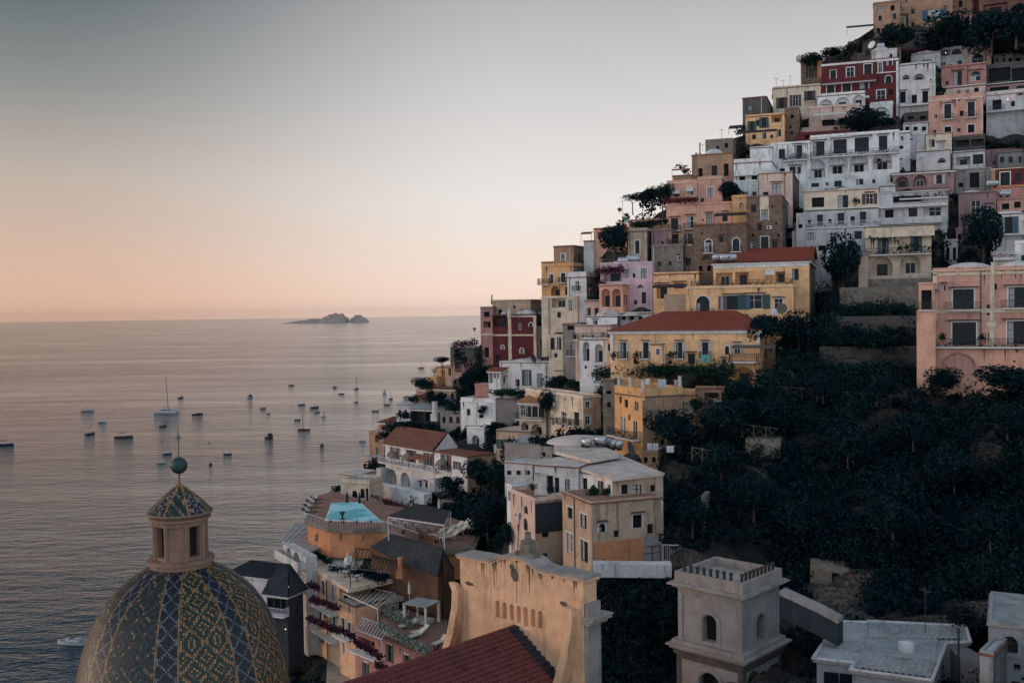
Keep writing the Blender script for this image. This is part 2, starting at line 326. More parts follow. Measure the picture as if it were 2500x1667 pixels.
def leafmesh(name, V, mat):
    me = bpy.data.meshes.new(name); n = len(V) // 4
    me.vertices.add(4 * n); me.vertices.foreach_set('co', V.astype(np.float32).ravel()); me.loops.add(4 * n); me.loops.foreach_set('vertex_index', np.arange(4 * n, dtype=np.int32))
    me.polygons.add(n); me.polygons.foreach_set('loop_start', np.arange(0, 4 * n, 4, dtype=np.int32)); me.polygons.foreach_set('loop_total', np.full(n, 4, dtype=np.int32))
    me.materials.append(mat); me.update(); me.validate(); return me
CROWN = {}
def crown(mat, k, n=1500, size=.10):
    key = (mat.name, k, n)
    if key not in CROWN: CROWN[key] = leafmesh('crown', leaves(n, 1, 1, 1, size, k * 13 + 5, lumps=9), mat)
    return CROWN[key]
def bush(px, py, wpx, hpx, label, D=None, mat=None, name='bush', group=None, cat='bush', n=700, dz=0):
    D = D or float(Df(px, py + hpx / 2)) - 1.5
    s = D / F; p = P(px, py, D); o = bpy.data.objects.new(name, crown(mat or L_DARK, rng.randrange(6), n, .13)); col.objects.link(o)
    o.location = p; o.rotation_euler = (0, 0, rng.uniform(0, 6)); o.scale = (wpx * s / 2, wpx * s / 2, hpx * s / 2); return tag(o, label, cat, group)
def tree(px, py, wpx, hpx, label, D=None, mat=None, name='tree', group=None, flat=.55, n=2600):
    """px, py: foot of the trunk"""
    D = D or float(Df(px, py)) - 1.5
    s = D / F; p = P(px, py, D); H = hpx * s; r = wpx * s / 2; e = empty(name, p, rng.uniform(0, 6), label, 'tree', group)
    mb = MB(); top = H * (1 - flat * .55); mb.bar((0, 0, -1), (r * .05, 0, top * .6), max(.12, H * .03), max(.08, H * .02), 7)
    for i in range(5):
        a = i * 1.3; mb.bar((r * .05, 0, top * (.45 + .05 * i)), (math.cos(a) * r * .6, math.sin(a) * r * .6, top + H * .06 * (i % 3)), H * .014, H * .006, 5)
    mb.build('trunk', plain('bark', (.07, .05, .04), .95), e)
    c = bpy.data.objects.new('crown', crown(mat or L_DARK, rng.randrange(6), n, .085)); col.objects.link(c); c.parent = e
    c.location = (0, 0, H * (1 - flat / 2)); c.scale = (r, r, H * flat / 2); return e
ROCKS = [(2180, 1015, 60, 32), (2050, 1425, 75, 55), (1718, 1262, 18, 60), (2400, 1120, 50, 55), (1665, 1165, 30, 30), (2250, 1400, 36, 40), (1960, 1075, 60, 14), (1850, 1130, 26, 20), (2120, 1230, 24, 40), (2420, 1480, 60, 30), (1790, 1300, 16, 30)]
def thicket(name, label, poly, n, mat, rad=(.7, 2.0), lp=90, size=.28, seed=1, cat='undergrowth', off=0.0, avoid=True):
    tries = 0
    """ground cover nobody could count: leaf clumps over a stretch of the hillside"""
    g = np.random.default_rng(seed); pl = np.array(poly, float); x0, y0 = pl.min(0); x1, y1 = pl.max(0); pts = []
    while len(pts) < n:
        q = g.uniform((x0, y0), (x1, y1)); ins = False; j = len(pl) - 1
        for i in range(len(pl)):
            if (pl[i, 1] > q[1]) != (pl[j, 1] > q[1]) and q[0] < (pl[j, 0] - pl[i, 0]) * (q[1] - pl[i, 1]) / (pl[j, 1] - pl[i, 1]) + pl[i, 0]: ins = not ins
            j = i
        if ins and avoid and any(f[0] - 4 < q[0] < f[1] + 4 and f[2] - 6 < q[1] < f[3] + 6 for f in FOOT): ins = False; tries += 1
        if ins and any(((q[0] - r[0]) / r[2]) ** 2 + ((q[1] - r[1]) / r[3]) ** 2 < 1 for r in ROCKS): ins = False
        if ins: pts.append(q)
        if tries > 60000: break
    Vs = []; pts = np.array(pts); Ds = Df(pts[:, 0], pts[:, 1])
    for i, q in enumerate(pts):
        p = P(q[0], q[1], Ds[i] + .6 - off); r = g.uniform(*rad); V = leaves(lp, r, r, r * g.uniform(.6, 1.1), size, seed * 1000 + i, lumps=3); Vs.append(V + np.array(p))
    o = bpy.data.objects.new(name, leafmesh(name, np.concatenate(Vs), mat)); col.objects.link(o); return tag(o, label, cat, kind='stuff')

# ---------------------------------------------------------------- roofs of real tiles
def tileface(mb, e0, e1, r1, r0, pitch=.3, row=.38, amp=.07, mi=0, lift=.06):
    e0, e1, r1, r0 = map(Vector, (e0, e1, r1, r0)); L = (e1 - e0).length; H = ((r0 + r1) / 2 - (e0 + e1) / 2).length
    nu = max(2, int(L / pitch)) * 4; nv = max(2, int(H / row)); nn = (e1 - e0).cross(r0 - e0)
    if nn.length < 1e-6: nn = (e1 - e0).cross(r1 - e0)
    nn.normalize()
    if nn.z < 0: nn = -nn
    k = len(mb.v); rowsv = []
    for j in range(nv):
        rowsv += [(j / nv, lift), ((j + 1) / nv, 0)]
    for v, up in rowsv:
        a = e0.lerp(r0, v); b_ = e1.lerp(r1, v)
        for i in range(nu + 1):
            p = a.lerp(b_, i / nu) + nn * (up + amp * (1, .45, -.5, .45)[i % 4]); mb.v.append(tuple(p))
    for j in range(len(rowsv) - 1):
        for i in range(nu): q = k + j * (nu + 1) + i; mb.f.append((q, q + 1, q + nu + 2, q + nu + 1)); mb.mi.append(mi)
# ---------------------------------------------------------------- buildings
ZUP = Vector((0, 0, 1))
def wallface(mb, fm, L, z0, z1, ops, mi=0):
    """a wall of length L pierced by real openings; fm maps (along, depth, height) to the building's own axes"""
    xs = {0.0, L}; zs = {z0, z1}
    for o in ops: xs |= {o['s0'], o['s1']}; zs |= {o['v0'], o['v1']}
    xs = sorted(xs); zs = sorted(zs)
    for i in range(len(xs) - 1):
        for j in range(len(zs) - 1):
            a, b_, c, d = xs[i], xs[i + 1], zs[j], zs[j + 1]
            if b_ - a < 1e-5 or d - c < 1e-5: continue
            cx, cz = (a + b_) / 2, (c + d) / 2
            if any(o['s0'] < cx < o['s1'] and o['v0'] < cz < o['v1'] for o in ops): continue
            mb.quad([fm(a, 0, c), fm(b_, 0, c), fm(b_, 0, d), fm(a, 0, d)], mi)
    for o in ops:
        a, b_, c, d, r = o['s0'], o['s1'], o['v0'], o['v1'], o['r']
        mb.quad([fm(a, 0, c), fm(a, r, c), fm(a, r, d), fm(a, 0, d)], mi); mb.quad([fm(b_, 0, c), fm(b_, 0, d), fm(b_, r, d), fm(b_, r, c)], mi)
        mb.quad([fm(a, 0, c), fm(b_, 0, c), fm(b_, r, c), fm(a, r, c)], mi)
        if o['arch']:
            n = 10; R_ = (b_ - a) / 2; h = min(R_, d - c); cx = (a + b_) / 2; zc = d - h
            arc = [(cx - R_ * math.cos(math.pi * i / n), zc + h * math.sin(math.pi * i / n)) for i in range(n + 1)]
            for i in range(n):
                (x1, y1), (x2, y2) = arc[i], arc[i + 1]
                mb.quad([fm(x1, 0, y1), fm(x2, 0, y2), fm(x2, 0, d), fm(x1, 0, d)], mi)
                mb.quad([fm(x1, 0, y1), fm(x1, r, y1), fm(x2, r, y2), fm(x2, 0, y2)], mi)
            mb.quad([fm(a, r, c), fm(b_, r, c), fm(b_, r, d), fm(a, r, d)], mi)
        else:
            mb.quad([fm(a, 0, d), fm(a, r, d), fm(b_, r, d), fm(b_, 0, d)], mi)
            mb.quad([fm(a, r, c), fm(b_, r, c), fm(b_, r, d), fm(a, r, d)], mi)
def fbox(mb, fm, s0, s1, d0, d1, v0, v1, mi=0):
    k = len(mb.v); mb.v += [tuple(fm(s, d, v)) for v in (v0, v1) for s, d in ((s0, d0), (s1, d0), (s1, d1), (s0, d1))]
    for q in ((0, 3, 2, 1), (4, 5, 6, 7), (0, 1, 5, 4), (1, 2, 6, 5), (2, 3, 7, 6), (3, 0, 4, 7)): mb.f.append(tuple(k + i for i in q)); mb.mi.append(mi)
def railing(fm, s0, s1, dep, v, h=1.0, mat=None, parent=None, solid=False, sides=True, gap=.16):
    mb = MB(); t_ = .02
    if solid: fbox(mb, fm, s0, s1, -dep, -dep + .15, v, v + h)
    else:
        fbox(mb, fm, s0, s1, -dep, -dep + .05, v + h - .05, v + h); fbox(mb, fm, s0, s1, -dep, -dep + .04, v + .06, v + .1)
        n = max(2, int((s1 - s0) / gap))
        for i in range(n + 1): s = s0 + (s1 - s0 - .03) * i / n; fbox(mb, fm, s, s + .03, -dep + .005, -dep + .035, v, v + h - .05)
    if sides and dep > .3:
        for s in (s0, s1 - .04):
            if solid: fbox(mb, fm, s, s + .15, -dep + .15, 0, v, v + h)
            else:
                fbox(mb, fm, s, s + .04, -dep + .05, 0, v + h - .05, v + h)
                for i in range(int(dep / gap)): fbox(mb, fm, s, s + .03, -dep + gap * (i + 1), -dep + gap * (i + 1) + .03, v, v + h - .05)
    return mb.build('railing', mat or IRON, parent)
def dress(root, fm, o, wallm, seed):
    """the window, shutters, hood and balcony of one opening, each a mesh of its own"""
    g = random.Random(seed); k = o['k']; c0 = k[0]; a, b_, c, d, r = o['s0'], o['s1'], o['v0'], o['v1'], o['r']; wdt, hgt = b_ - a, d - c
    fr = FRAMEW if g.random() < .22 else FRAMED
    if c0 in 'wdatp':
        ft = min(.07, wdt * .09); dp = r - .10; mb = MB(); arch = o['arch']; top = d - (min(wdt / 2, hgt) if arch else 0)
        fbox(mb, fm, a, a + ft, dp, r - .02, c, top); fbox(mb, fm, b_ - ft, b_, dp, r - .02, c, top); fbox(mb, fm, a + ft, b_ - ft, dp, r - .02, c, c + ft)
        fbox(mb, fm, a + ft, b_ - ft, dp, r - .02, top - ft, top); fbox(mb, fm, (a + b_) / 2 - ft / 2, (a + b_) / 2 + ft / 2, dp - .01, r - .02, c + ft, top - ft)
        if hgt > 1.2: z = c + hgt * .62; fbox(mb, fm, a + ft, b_ - ft, dp + .005, r - .02, z - ft / 3, z + ft / 3)
        f = mb.build('door' if c0 == 'd' else 'window', fr, root)
        mb = MB(); pm = SHUT['w'] if c0 == 'p' else GLASS
        mb.quad([fm(a + .01, r - .03, c + .01), fm(b_ - .01, r - .03, c + .01), fm(b_ - .01, r - .03, d - .01), fm(a + .01, r - .03, d - .01)]); mb.build('pane', pm, f)
        if c0 != 'p' and g.random() < .35:
            mb = MB(); q = g.choice([.25, .45]); fbox(mb, fm, a + .06, a + .06 + wdt * q, r - .06, r - .045, c + .05, top - .05); mb.build('curtain', CURT, f)
    elif c0 in 'AL':
        # behind the arch or loggia a glazed door on the back wall
        cx = (a + b_) / 2; hw = wdt * (.26 if wdt > 2 else .3); zt = c + hgt * (.62 if o['arch'] else .8); mb = MB()
        fbox(mb, fm, cx - hw, cx + hw, r - .08, r - .02, c + .02, zt); f = mb.build('door', fr, root)
        mb = MB()
        for q0, q1 in ((-hw + .08, -.04), (.04, hw - .08)): fbox(mb, fm, cx + q0, cx + q1, r - .1, r - .081, c + .1, zt - .1)
        mb.build('pane', GLASS, f)
    elif c0 == 'j':
        cx = (a + b_) / 2; hw = wdt * .27; zt = c + hgt * .44; zb = c + .03; mb = MB()
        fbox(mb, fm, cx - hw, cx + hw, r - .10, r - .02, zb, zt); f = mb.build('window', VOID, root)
        mb = MB()
        for q in (-hw, -.05, hw - .1): fbox(mb, fm, cx + q, cx + q + .1, r - .14, r - .101, zb, zt)
        mb.build('sash', CURT, f); mb = MB(); fbox(mb, fm, cx - hw - .4, cx + hw + .4, r - .5, r - .02, zt + .1, zt + .2); mb.build('hood', HOOD, root)
    elif c0 == 'g':
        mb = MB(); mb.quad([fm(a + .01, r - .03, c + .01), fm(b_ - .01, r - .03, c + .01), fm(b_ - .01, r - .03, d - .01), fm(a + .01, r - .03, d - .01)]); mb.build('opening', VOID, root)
    if 'm' in k:                                     # band of moulding round the opening
        mb = MB(); t_ = .16; fbox(mb, fm, a - t_, a, -.035, .02, c, d + (0 if not o['arch'] else -wdt / 2)); fbox(mb, fm, b_, b_ + t_, -.035, .02, c, d + (0 if not o['arch'] else -wdt / 2))
        if not o['arch']: fbox(mb, fm, a - t_, b_ + t_, -.035, .02, d, d + t_)
        else:
            n = 10; cx = (a + b_) / 2; R_ = wdt / 2
            for i in range(n):
                t1, t2 = math.pi * i / n, math.pi * (i + 1) / n; pts = [(cx - rr * math.cos(tt), d - R_ + rr * math.sin(tt)) for rr, tt in ((R_, t1), (R_, t2), (R_ + t_, t2), (R_ + t_, t1))]
                mb.quad([fm(x, -.035, y) for x, y in pts]); mb.quad([fm(pts[2][0], -.035, pts[2][1]), fm(pts[3][0], -.035, pts[3][1]), fm(pts[3][0], .01, pts[3][1]), fm(pts[2][0], .01, pts[2][1])])
        mb.build('window_surround', TRIM, root)
    for cc in 'GBWE':
        if cc in k:
            sw = wdt * .48
            for s in (a - sw - .02, b_ + .02):
                mb = MB(); fbox(mb, fm, s, s + sw, -.06, -.015, c, d); n = max(3, int(hgt / .25))
                for i in range(n): z = c + hgt * (i + .5) / n; fbox(mb, fm, s + .05, s + sw - .05, -.075, -.062, z - .04, z + .02)
                mb.build('shutter', SHUT[{'G': 'g', 'B': 'b', 'W': 'w', 'E': 'l'}[cc]], root)
    if 'h' in k:
        mb = MB(); n = 5; fbox(mb, fm, a - wdt * .25, b_ + wdt * .25, -.45, 0, d + .22, d + .29); fbox(mb, fm, a - wdt * .2, b_ + wdt * .2, -.3, 0, d + .292, d + .35); mb.build('hood', HOOD, root)
    if 'k' in k:
        mb = MB(); kx = .9; mb.quad([fm(a - .15, -.02, d + .1), fm(b_ + .15, -.02, d + .1), fm(b_ + .15, -kx, d - .75), fm(a - .15, -kx, d - .75)]); mb.quad([fm(a - .15, -.05, d + .06), fm(a - .15, -kx, d - .79), fm(b_ + .15, -kx, d - .79), fm(b_ + .15, -.05, d + .06)])
        mb.build('awning', CANV, root)
    if 'b' in k:
        mb = MB(); e = max(.25, wdt * .35); fbox(mb, fm, a - e, b_ + e, -.8, 0, c - .16, c - .03); s = mb.build('balcony', TRIM, root); railing(fm, a - e, b_ + e, .8, c - .03, .95, IRON, s)
NB = [0]
def bld(name, label, cat, x0, x1, yt, yb, yaw=20, D=None, t=9, xr=None, xl=None, c='white', roof='flat', rc=None, par=.35, ops=(), bal=(), dom=(), ridge=1.6, group=None, ext=6, bands=(), cor=None, tc=None, sc=None):
    NB[0] += 1; sd_ = NB[0]
    if 0 < yaw < 40 and not xl: yaw = max(yaw, math.degrees(math.atan((x0 - 1250) / F)) + 1.2)
    yaw = R(yaw); xm = (x0 + x1) / 2
    if D is None: D = float(Df(xm, yb)) - .8
    C = P(xm, yb, D); U = Vector((math.cos(yaw), -math.sin(yaw), 0)); Wd = Vector((math.sin(yaw), math.cos(yaw), 0)); ym = (yt + yb) / 2
    P0 = onplane(x0, ym, C, Wd); P1 = onplane(x1, ym, C, Wd); z0 = C.z; H = onplane(xm, yt, C, Wd).z - z0; L = (P1 - P0).dot(U)
    P0 = Vector((P0.x, P0.y, z0)); P1 = P0 + U * L
    if xr: t = abs((onplane(xr, ym, P1, U) - P1).dot(Wd))
    if xl: t = abs((onplane(xl, ym, P0, U) - P0).dot(Wd))
    t = min(max(t, 1.5), 26)
    root = empty(name, P0, -yaw, label, cat, group)
    FOOT.append((x0, x1, yt, yb, P0, Wd))
    if xr: FOOT.append((x1, xr, yt, yb, P1, U))
    if xl: FOOT.append((xl, x0, yt, yb, P0, U))
    fmF = lambda s, d, v: (s, d, v); fmS = lambda s, d, v: (L - d, s, v); fmL = lambda s, d, v: (d, t - s, v)
    faces = {'F': [], 'S': [], 'L': []}
    for op in ops:
        k, px, py, w_, h_ = op[:5]; fc = 'F' if x0 <= px <= x1 else ('S' if px > x1 else 'L')
        Q, n, ax_, o0 = (P0, Wd, U, P0) if fc == 'F' else ((P1, U, Wd, P1) if fc == 'S' else (P0, U, -Wd, P0 + Wd * t))
        w_, h_ = (w_ * 1.16, h_ * 1.08) if k[0] in 'wdagp' else (w_, h_)
        q = [onplane(px + sx_ * w_ / 2, py, Q, n) for sx_ in (-1, 1)]; s0, s1 = sorted((x - o0).dot(ax_) for x in q)
        v0 = onplane(px, py + h_ / 2, Q, n).z - z0; v1 = onplane(px, py - h_ / 2, Q, n).z - z0; Lf = L if fc == 'F' else t
        s0 = max(.06, s0); s1 = min(Lf - .06, s1); v1 = min(v1, H - .08); v0 = max(v0, -ext + .5)
        if s1 - s0 < .15 or v1 - v0 < .15: continue
        if any(s0 < f['s1'] + .02 and s1 > f['s0'] - .02 and v0 < f['v1'] + .02 and v1 > f['v0'] - .02 for f in faces[fc]): continue
        c0 = k[0]; arch = c0 in 'aAnj'; r = {'A': 1.3, 'L': 1.5, 'n': .45, 'g': .5, 'j': 1.1}.get(c0, .24); r = min(r, t * .4)
        faces[fc].append(dict(s0=s0, s1=s1, v0=v0, v1=v1, r=r, arch=arch, k=k))
    gg = random.Random(sd_ * 31)
    if cat not in ('wall', 'buttress', 'pool house', 'bay', 'chimney', 'hotel wing', 'cistern') and H > 2.4:
        for fc, Lf, den in (('F', L, 17), ('S', t, 17)):   # small odd windows between the main ones
            for i_ in range(int(Lf * H / den * 8)):
                ww, hh_ = gg.choice([(.55, .7), (.8, 1.25), (.95, 1.4), (.7, 1.0)]); s_ = gg.uniform(.5, max(.6, Lf - 1.5)); v_ = .9 + 3.0 * gg.randrange(max(1, int(H / 3.0)))
                if s_ + ww > Lf - .4 or v_ + hh_ > H - .5: continue
                if any(s_ < f['s1'] + .55 and s_ + ww > f['s0'] - .55 and v_ < f['v1'] + .55 and v_ + hh_ > f['v0'] - .55 for f in faces[fc]): continue
                if fc == 'F' and len([1 for f in faces['F'] if f.get('auto')]) > L * H / den: break
                faces[fc].append(dict(s0=s_, s1=s_ + ww, v0=v_, v1=v_ + hh_, r=.22, arch=False, k=gg.choice(['g', 'w', 'wh', 'g', 'w']), auto=1))
    wm = W[c]; mb = MB(); mats = [wm, W[sc or c]]  # sc: side-wall material, on several houses a darker one standing for shade
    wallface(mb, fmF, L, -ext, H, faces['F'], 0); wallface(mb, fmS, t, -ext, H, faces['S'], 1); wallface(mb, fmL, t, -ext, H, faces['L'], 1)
    mb.quad([(L, t, -ext), (0, t, -ext), (0, t, H), (L, t, H)]); mb.quad([(0, 0, H), (L, 0, H), (L, t, H), (0, t, H)])
    wall = mb.build('wall', mats if sc else wm, root)
    for fc, fm in (('F', fmF), ('S', fmS), ('L', fmL)):
        for i, o_ in enumerate(faces[fc]): dress(root, fm, o_, wm, sd_ * 100 + i)
    rm = W[rc] if rc else W['roofw']
    g = random.Random(sd_ * 7)                          # drainpipes, wall boxes, vents and string courses
    if L > 3 and H > 3 and cat not in ('wall', 'buttress'):
        free = lambda s, hw, v0_, v1_: all(s + hw < f['s0'] - .25 or s - hw > f['s1'] + .25 or v1_ < f['v0'] or v0_ > f['v1'] for f in faces['F'])
        for i in range(g.choice([1, 1, 2])):
            s = g.uniform(.3, L - .3)
            if free(s, .1, -2, H): mb = MB(); mb.bar((s, -.09, -2), (s, -.09, H - .1), .055, n=6); mb.bar((s, -.09, H - .1), (s, .05, H + .05), .055, n=6); mb.build('drainpipe', g.choice([IRON, TRIM, HOOD]), root)
        for i in range(int(L / 5)):
            s = g.uniform(.6, L - .6); v = g.uniform(.8, H - 1.2)
            if free(s, .5, v - .2, v + .8):
                if g.random() < .45: mb = MB(); mb.box(s - .4, s + .4, -.36, -.03, v, v + .55); f = mb.build('air_conditioner', TRIM, root); q = MB(); q.lathe([(.2, 0), (.2, .02)], n=10); qo = q.build('fan_grille', IRON, f); qo.rotation_euler = (math.pi / 2, 0, 0); qo.location = (s - .1, -.362, v + .28)
                else: mb = MB(); mb.quad([(s - .13, -.004, v), (s + .13, -.004, v), (s + .13, -.004, v + .22), (s - .13, -.004, v + .22)]); mb.build('vent', VOID, root)
        for i in range(int(L * H / 14)):                # weather stains: streaks running down from the top edge, bare patches
            s = g.uniform(.3, L - .3); w0 = g.uniform(.06, .3); ln = g.uniform(.5, min(2.6, H * .6))
            if free(s, w0, H - ln, H): n_ = 6; mb = MB(); mb.quad([(s - w0 * (1 - j / n_) * g.uniform(.5, 1), -.005 - i * .0004, H - .02 - ln * j / n_) for j in range(n_)] + [(s + w0 * (1 - j / n_) * g.uniform(.5, 1), -.005 - i * .0004, H - .02 - ln * j / n_) for j in range(n_ - 1, -1, -1)]); mb.build('rain_stain', STAIN, root)
    if roof == 'flat':
        mb = MB(); e = .12; mb.box(-e, L + e, -e, t + e, H + .004, H + .14); mb.build('cornice', W[cor] if cor else (wm if sd_ % 5 < 2 else W[('tilebr', 'darkstone', 'mauve')[sd_ % 3]]), root)
        mb = MB(); p = .2
        if par > 0:
            for bx in ((0, L, 0, p), (0, L, t - p, t), (0, p, p, t - p), (L - p, L, p, t - p)): mb.box(*bx, H + .14, H + .14 + par)
            mb.build('parapet', wm, root)
        mb = MB(); mb.box(p + .002, L - p - .002, p + .002, t - p - .002, H + .1, H + .18); mb.build('roof', rm, root)
    elif roof in ('gable', 'hip', 'shed'):
        e = .45; mb = MB(); A, B, Cc, Dd = (-e, -e, H), (L + e, -e, H), (L + e, t + e, H), (-e, t + e, H); ti = W[rc] if rc else W['tile']
        pit = .42 if D > 110 else .3
        if roof == 'shed':
            tileface(mb, A, B, (L + e, t + e, H + ridge), (-e, t + e, H + ridge), pit, .5); mb.build('roof', ti, root)
            mb = MB(); mb.quad([(L, 0, H), (L, t, H), (L, t, H + ridge - .1)]); mb.quad([(0, 0, H), (0, t, H + ridge - .1), (0, t, H)]); mb.quad([(0, t, H), (0, t, H + ridge - .1), (L, t, H + ridge - .1), (L, t, H)]); mb.build('gable_wall', W[sc or c], root)
        else:
            ins = 0 if roof == 'gable' else min(t / 2, L * .25); r0 = (-e + ins + (e if roof == 'hip' else 0), t / 2, H + ridge); r1 = (L + e - ins - (e if roof == 'hip' else 0), t / 2, H + ridge)
            tileface(mb, A, B, r1, r0, pit, .5); tileface(mb, Cc, Dd, r0, r1, pit, .5)
            if roof == 'hip': tileface(mb, B, Cc, r1, r1, pit, .5); tileface(mb, Dd, A, r0, r0, pit, .5)
            mb.build('roof', ti, root)
            if roof == 'gable':
                mb = MB(); mb.quad([(L, 0, H), (L, t, H), (L, t / 2, H + ridge - .12)]); mb.quad([(0, 0, H), (0, t / 2, H + ridge - .12), (0, t, H)]); mb.build('gable_wall', W[sc or c], root)
        mb = MB(); mb.box(-.25, L + .25, -.25, t + .25, H - .3, H - .04); mb.build('eaves', TRIM, root)
    for (dx, dw, dh) in dom:                         # shallow whitewashed vaults on the roof
        s = D / F; a = onplane(dx, yt, C, Wd); u = (a - P0).dot(U); r = dw * s / 2; mb = MB(); mb.smooth = True
        mb.ellipsoid((u, min(t / 2, r + .3), H + .15), (r, min(t / 2 - .2, r), dh * s), 20, 5); mb.build('roof_vault', W['roofw'], root)
    for (bx0, bx1, by, kk) in bal:                   # long terraces: r railing, p solid parapet, s slab only
        fc = 'F' if (bx0 + bx1) / 2 <= x1 + 1 else 'S'
        Q, n, ax_, fm = (P0, Wd, U, fmF) if fc == 'F' else (P1, U, Wd, fmS)
        s0 = (onplane(bx0, by, Q, n) - Q).dot(ax_); s1 = (onplane(bx1, by, Q, n) - Q).dot(ax_); v = onplane((bx0 + bx1) / 2, by, Q, n).z - z0; dp = 1.15
        mb = MB(); fbox(mb, fm, s0, s1, -dp, 0, v - .18, v - .004); s = mb.build('balcony', W['white2'] if 'p' in kk else TRIM, root)
        if 'r' in kk: railing(fm, s0, s1, dp, v, 1.0, WHITEM if 'w' in kk else IRON, s)
        if 'p' in kk: railing(fm, s0, s1, dp, v, .95, wm, s, solid=True)
        if 'r' in kk and s1 - s0 > 2 and random.Random(sd_).random() < .75:
            q = bpy.data.objects.new('planting', leafmesh('planting', hedgeleaves(s1 - s0, .28, .45, 34, sd_), L_DARK)); col.objects.link(q); q.parent = s
            if fc == 'F': q.location = (s0, -dp + .3, v + .35)
            else: q.location = (L + dp - .3, s0, v + .35); q.rotation_euler = (0, 0, math.pi / 2)
        if 'v' in kk: 
            q = bpy.data.objects.new('climbing_plant', leafmesh('vine', hedgeleaves(s1 - s0, .7, .8, 260, sd_), L_MID)); col.objects.link(q); q.parent = s; q.location = (s0, -dp - .35, v + .5) if fc == 'F' else (L + dp - .35, s0, v + .5)
            if fc == 'S': q.rotation_euler = (0, 0, math.pi / 2)
    for (bx0, bx1, by0, by1, cc) in bands:           # painted bands, pilasters and panels standing proud of the wall
        fc = 'F' if (bx0 + bx1) / 2 <= x1 else 'S'; Q, n, ax_, fm = (P0, Wd, U, fmF) if fc == 'F' else (P1, U, Wd, fmS)
        ym_ = (by0 + by1) / 2; s0 = (onplane(bx0, ym_, Q, n) - Q).dot(ax_); s1 = (onplane(bx1, ym_, Q, n) - Q).dot(ax_); xx = (bx0 + bx1) / 2
        v1 = onplane(xx, by0, Q, n).z - z0; v0 = onplane(xx, by1, Q, n).z - z0; Lf = L if fc == 'F' else t
        mb = MB(); fbox(mb, fm, max(0, s0), min(Lf, s1), -.07, .01, v0, v1); mb.build('wall_band', W[cc], root)
    return root
STAIN = plain('dark_rain_stain', (.085, .07, .06), .95)
def hedgeleaves(L, w_, h_, n, seed):
    g = np.random.default_rng(seed); n = int(n * max(1, L / 3)); p = np.stack([g.uniform(0, L, n), g.normal(0, w_ / 3, n), g.normal(0, h_ / 3, n) + .15 * np.sin(g.uniform(0, 9, n))], 1)
    d = g.normal(size=(n, 3)); d /= np.linalg.norm(d, axis=1)[:, None]; a = np.cross(d, g.normal(size=(n, 3))); a /= np.linalg.norm(a, axis=1)[:, None]; b_ = np.cross(d, a); s = .16 * g.uniform(.6, 1.4, n)[:, None]
    return np.stack([p - a * s, p - b_ * s * .6, p + a * s, p + b_ * s * .6], 1).reshape(-1, 3)
def hedge(px0, py0, px1, py1, D0, D1, w_, h_, label, mat=None, name='hedge', cat='hedge', n=420):
    a = P(px0, py0, D0); b_ = P(px1, py1, D1); v = b_ - a; L = v.length
    o = bpy.data.objects.new(name, leafmesh('hedge', hedgeleaves(L, w_, h_, n, int(px0)), mat or L_MID)); col.objects.link(o); o.location = a
    o.rotation_euler = (0, -math.asin(v.z / L), math.atan2(v.y, v.x)); return tag(o, label, cat)

# ---------------------------------------------------------------- small things
def pergola(label, pts, h, mat, D=None, name='pergola', cover=None, beams=7, cat='pergola', z=None, post=.07):
    """pts: four pixels of the top (near-left, near-right, far-right, far-left) at height z"""
    q = [atz(x, y, z) for x, y in pts]; c = sum(q, Vector()) / 4; e = empty(name, (c.x, c.y, z - h), 0, label, cat); q = [p - Vector((c.x, c.y, z - h)) for p in q]
    for p in q: mb = MB(); mb.bar((p.x, p.y, 0), (p.x, p.y, h), post, n=6); mb.build('post', mat, e)
    for i in range(beams + 1):
        mb = MB(); a = q[0].lerp(q[1], i / beams); b_ = q[3].lerp(q[2], i / beams); mb.bar(a + ZUP * .08, b_ + ZUP * .08, .055, n=4); mb.build('beam', mat, e)
    mb = MB()
    for a, b_ in ((q[0], q[1]), (q[3], q[2])): mb.bar(a, b_, .07, n=4)
    mb.build('frame', mat, e)
    if cover:
        mb = MB(); mb.quad([p + ZUP * .16 for p in q]); mb.quad([p + ZUP * .2 for p in q][::-1]); mb.build('canopy', cover, e)
    return e
def canopy(label, px0, px1, py, D, dep, drop, mat, name='awning', cat='awning', yaw=20, h=2.3):
    """a canopy on thin posts in front of a wall"""
    a = R(yaw); p = P((px0 + px1) / 2, py, D); s = D / F; Lh = (px1 - px0) * s / 2 / math.cos(a); e = empty(name, (p.x, p.y, p.z - h), -a, label, cat)
    mb = MB(); mb.quad([(-Lh, 0, h), (Lh, 0, h), (Lh, -dep, h - drop), (-Lh, -dep, h - drop)]); mb.quad([(-Lh, 0, h - .05), (-Lh, -dep, h - drop - .05), (Lh, -dep, h - drop - .05), (Lh, 0, h - .05)])
    mb.box(-Lh, Lh, -dep - .04, -dep, h - drop - .25, h - drop); mb.build('canopy', mat, e)
    for x in (-Lh + .05, Lh - .05): mb = MB(); mb.bar((x, -dep + .05, 0), (x, -dep + .05, h - drop), .035); mb.build('post', IRON, e)
    return e
def chimney(px, py, hpx, wpx, D, label, mat=None, group=None, cap=None):
    s = D / F; p = P(px, py, D); e = empty('chimney', p, R(-20), label, 'chimney', group); r = wpx * s / 2; h = hpx * s
    mb = MB(); mb.box(-r * 1.3, r * 1.3, -r * 1.3, r * 1.3, -.4, h * .3); mb.build('base', mat or W['ochre'], e)
    mb = MB(); mb.smooth = False; mb.lathe([(r, h * .3), (r, h * .93), (r * 1.2, h * .94), (r * 1.2, h)], n=10); mb.build('flue', cap or W['roofw'], e); return e
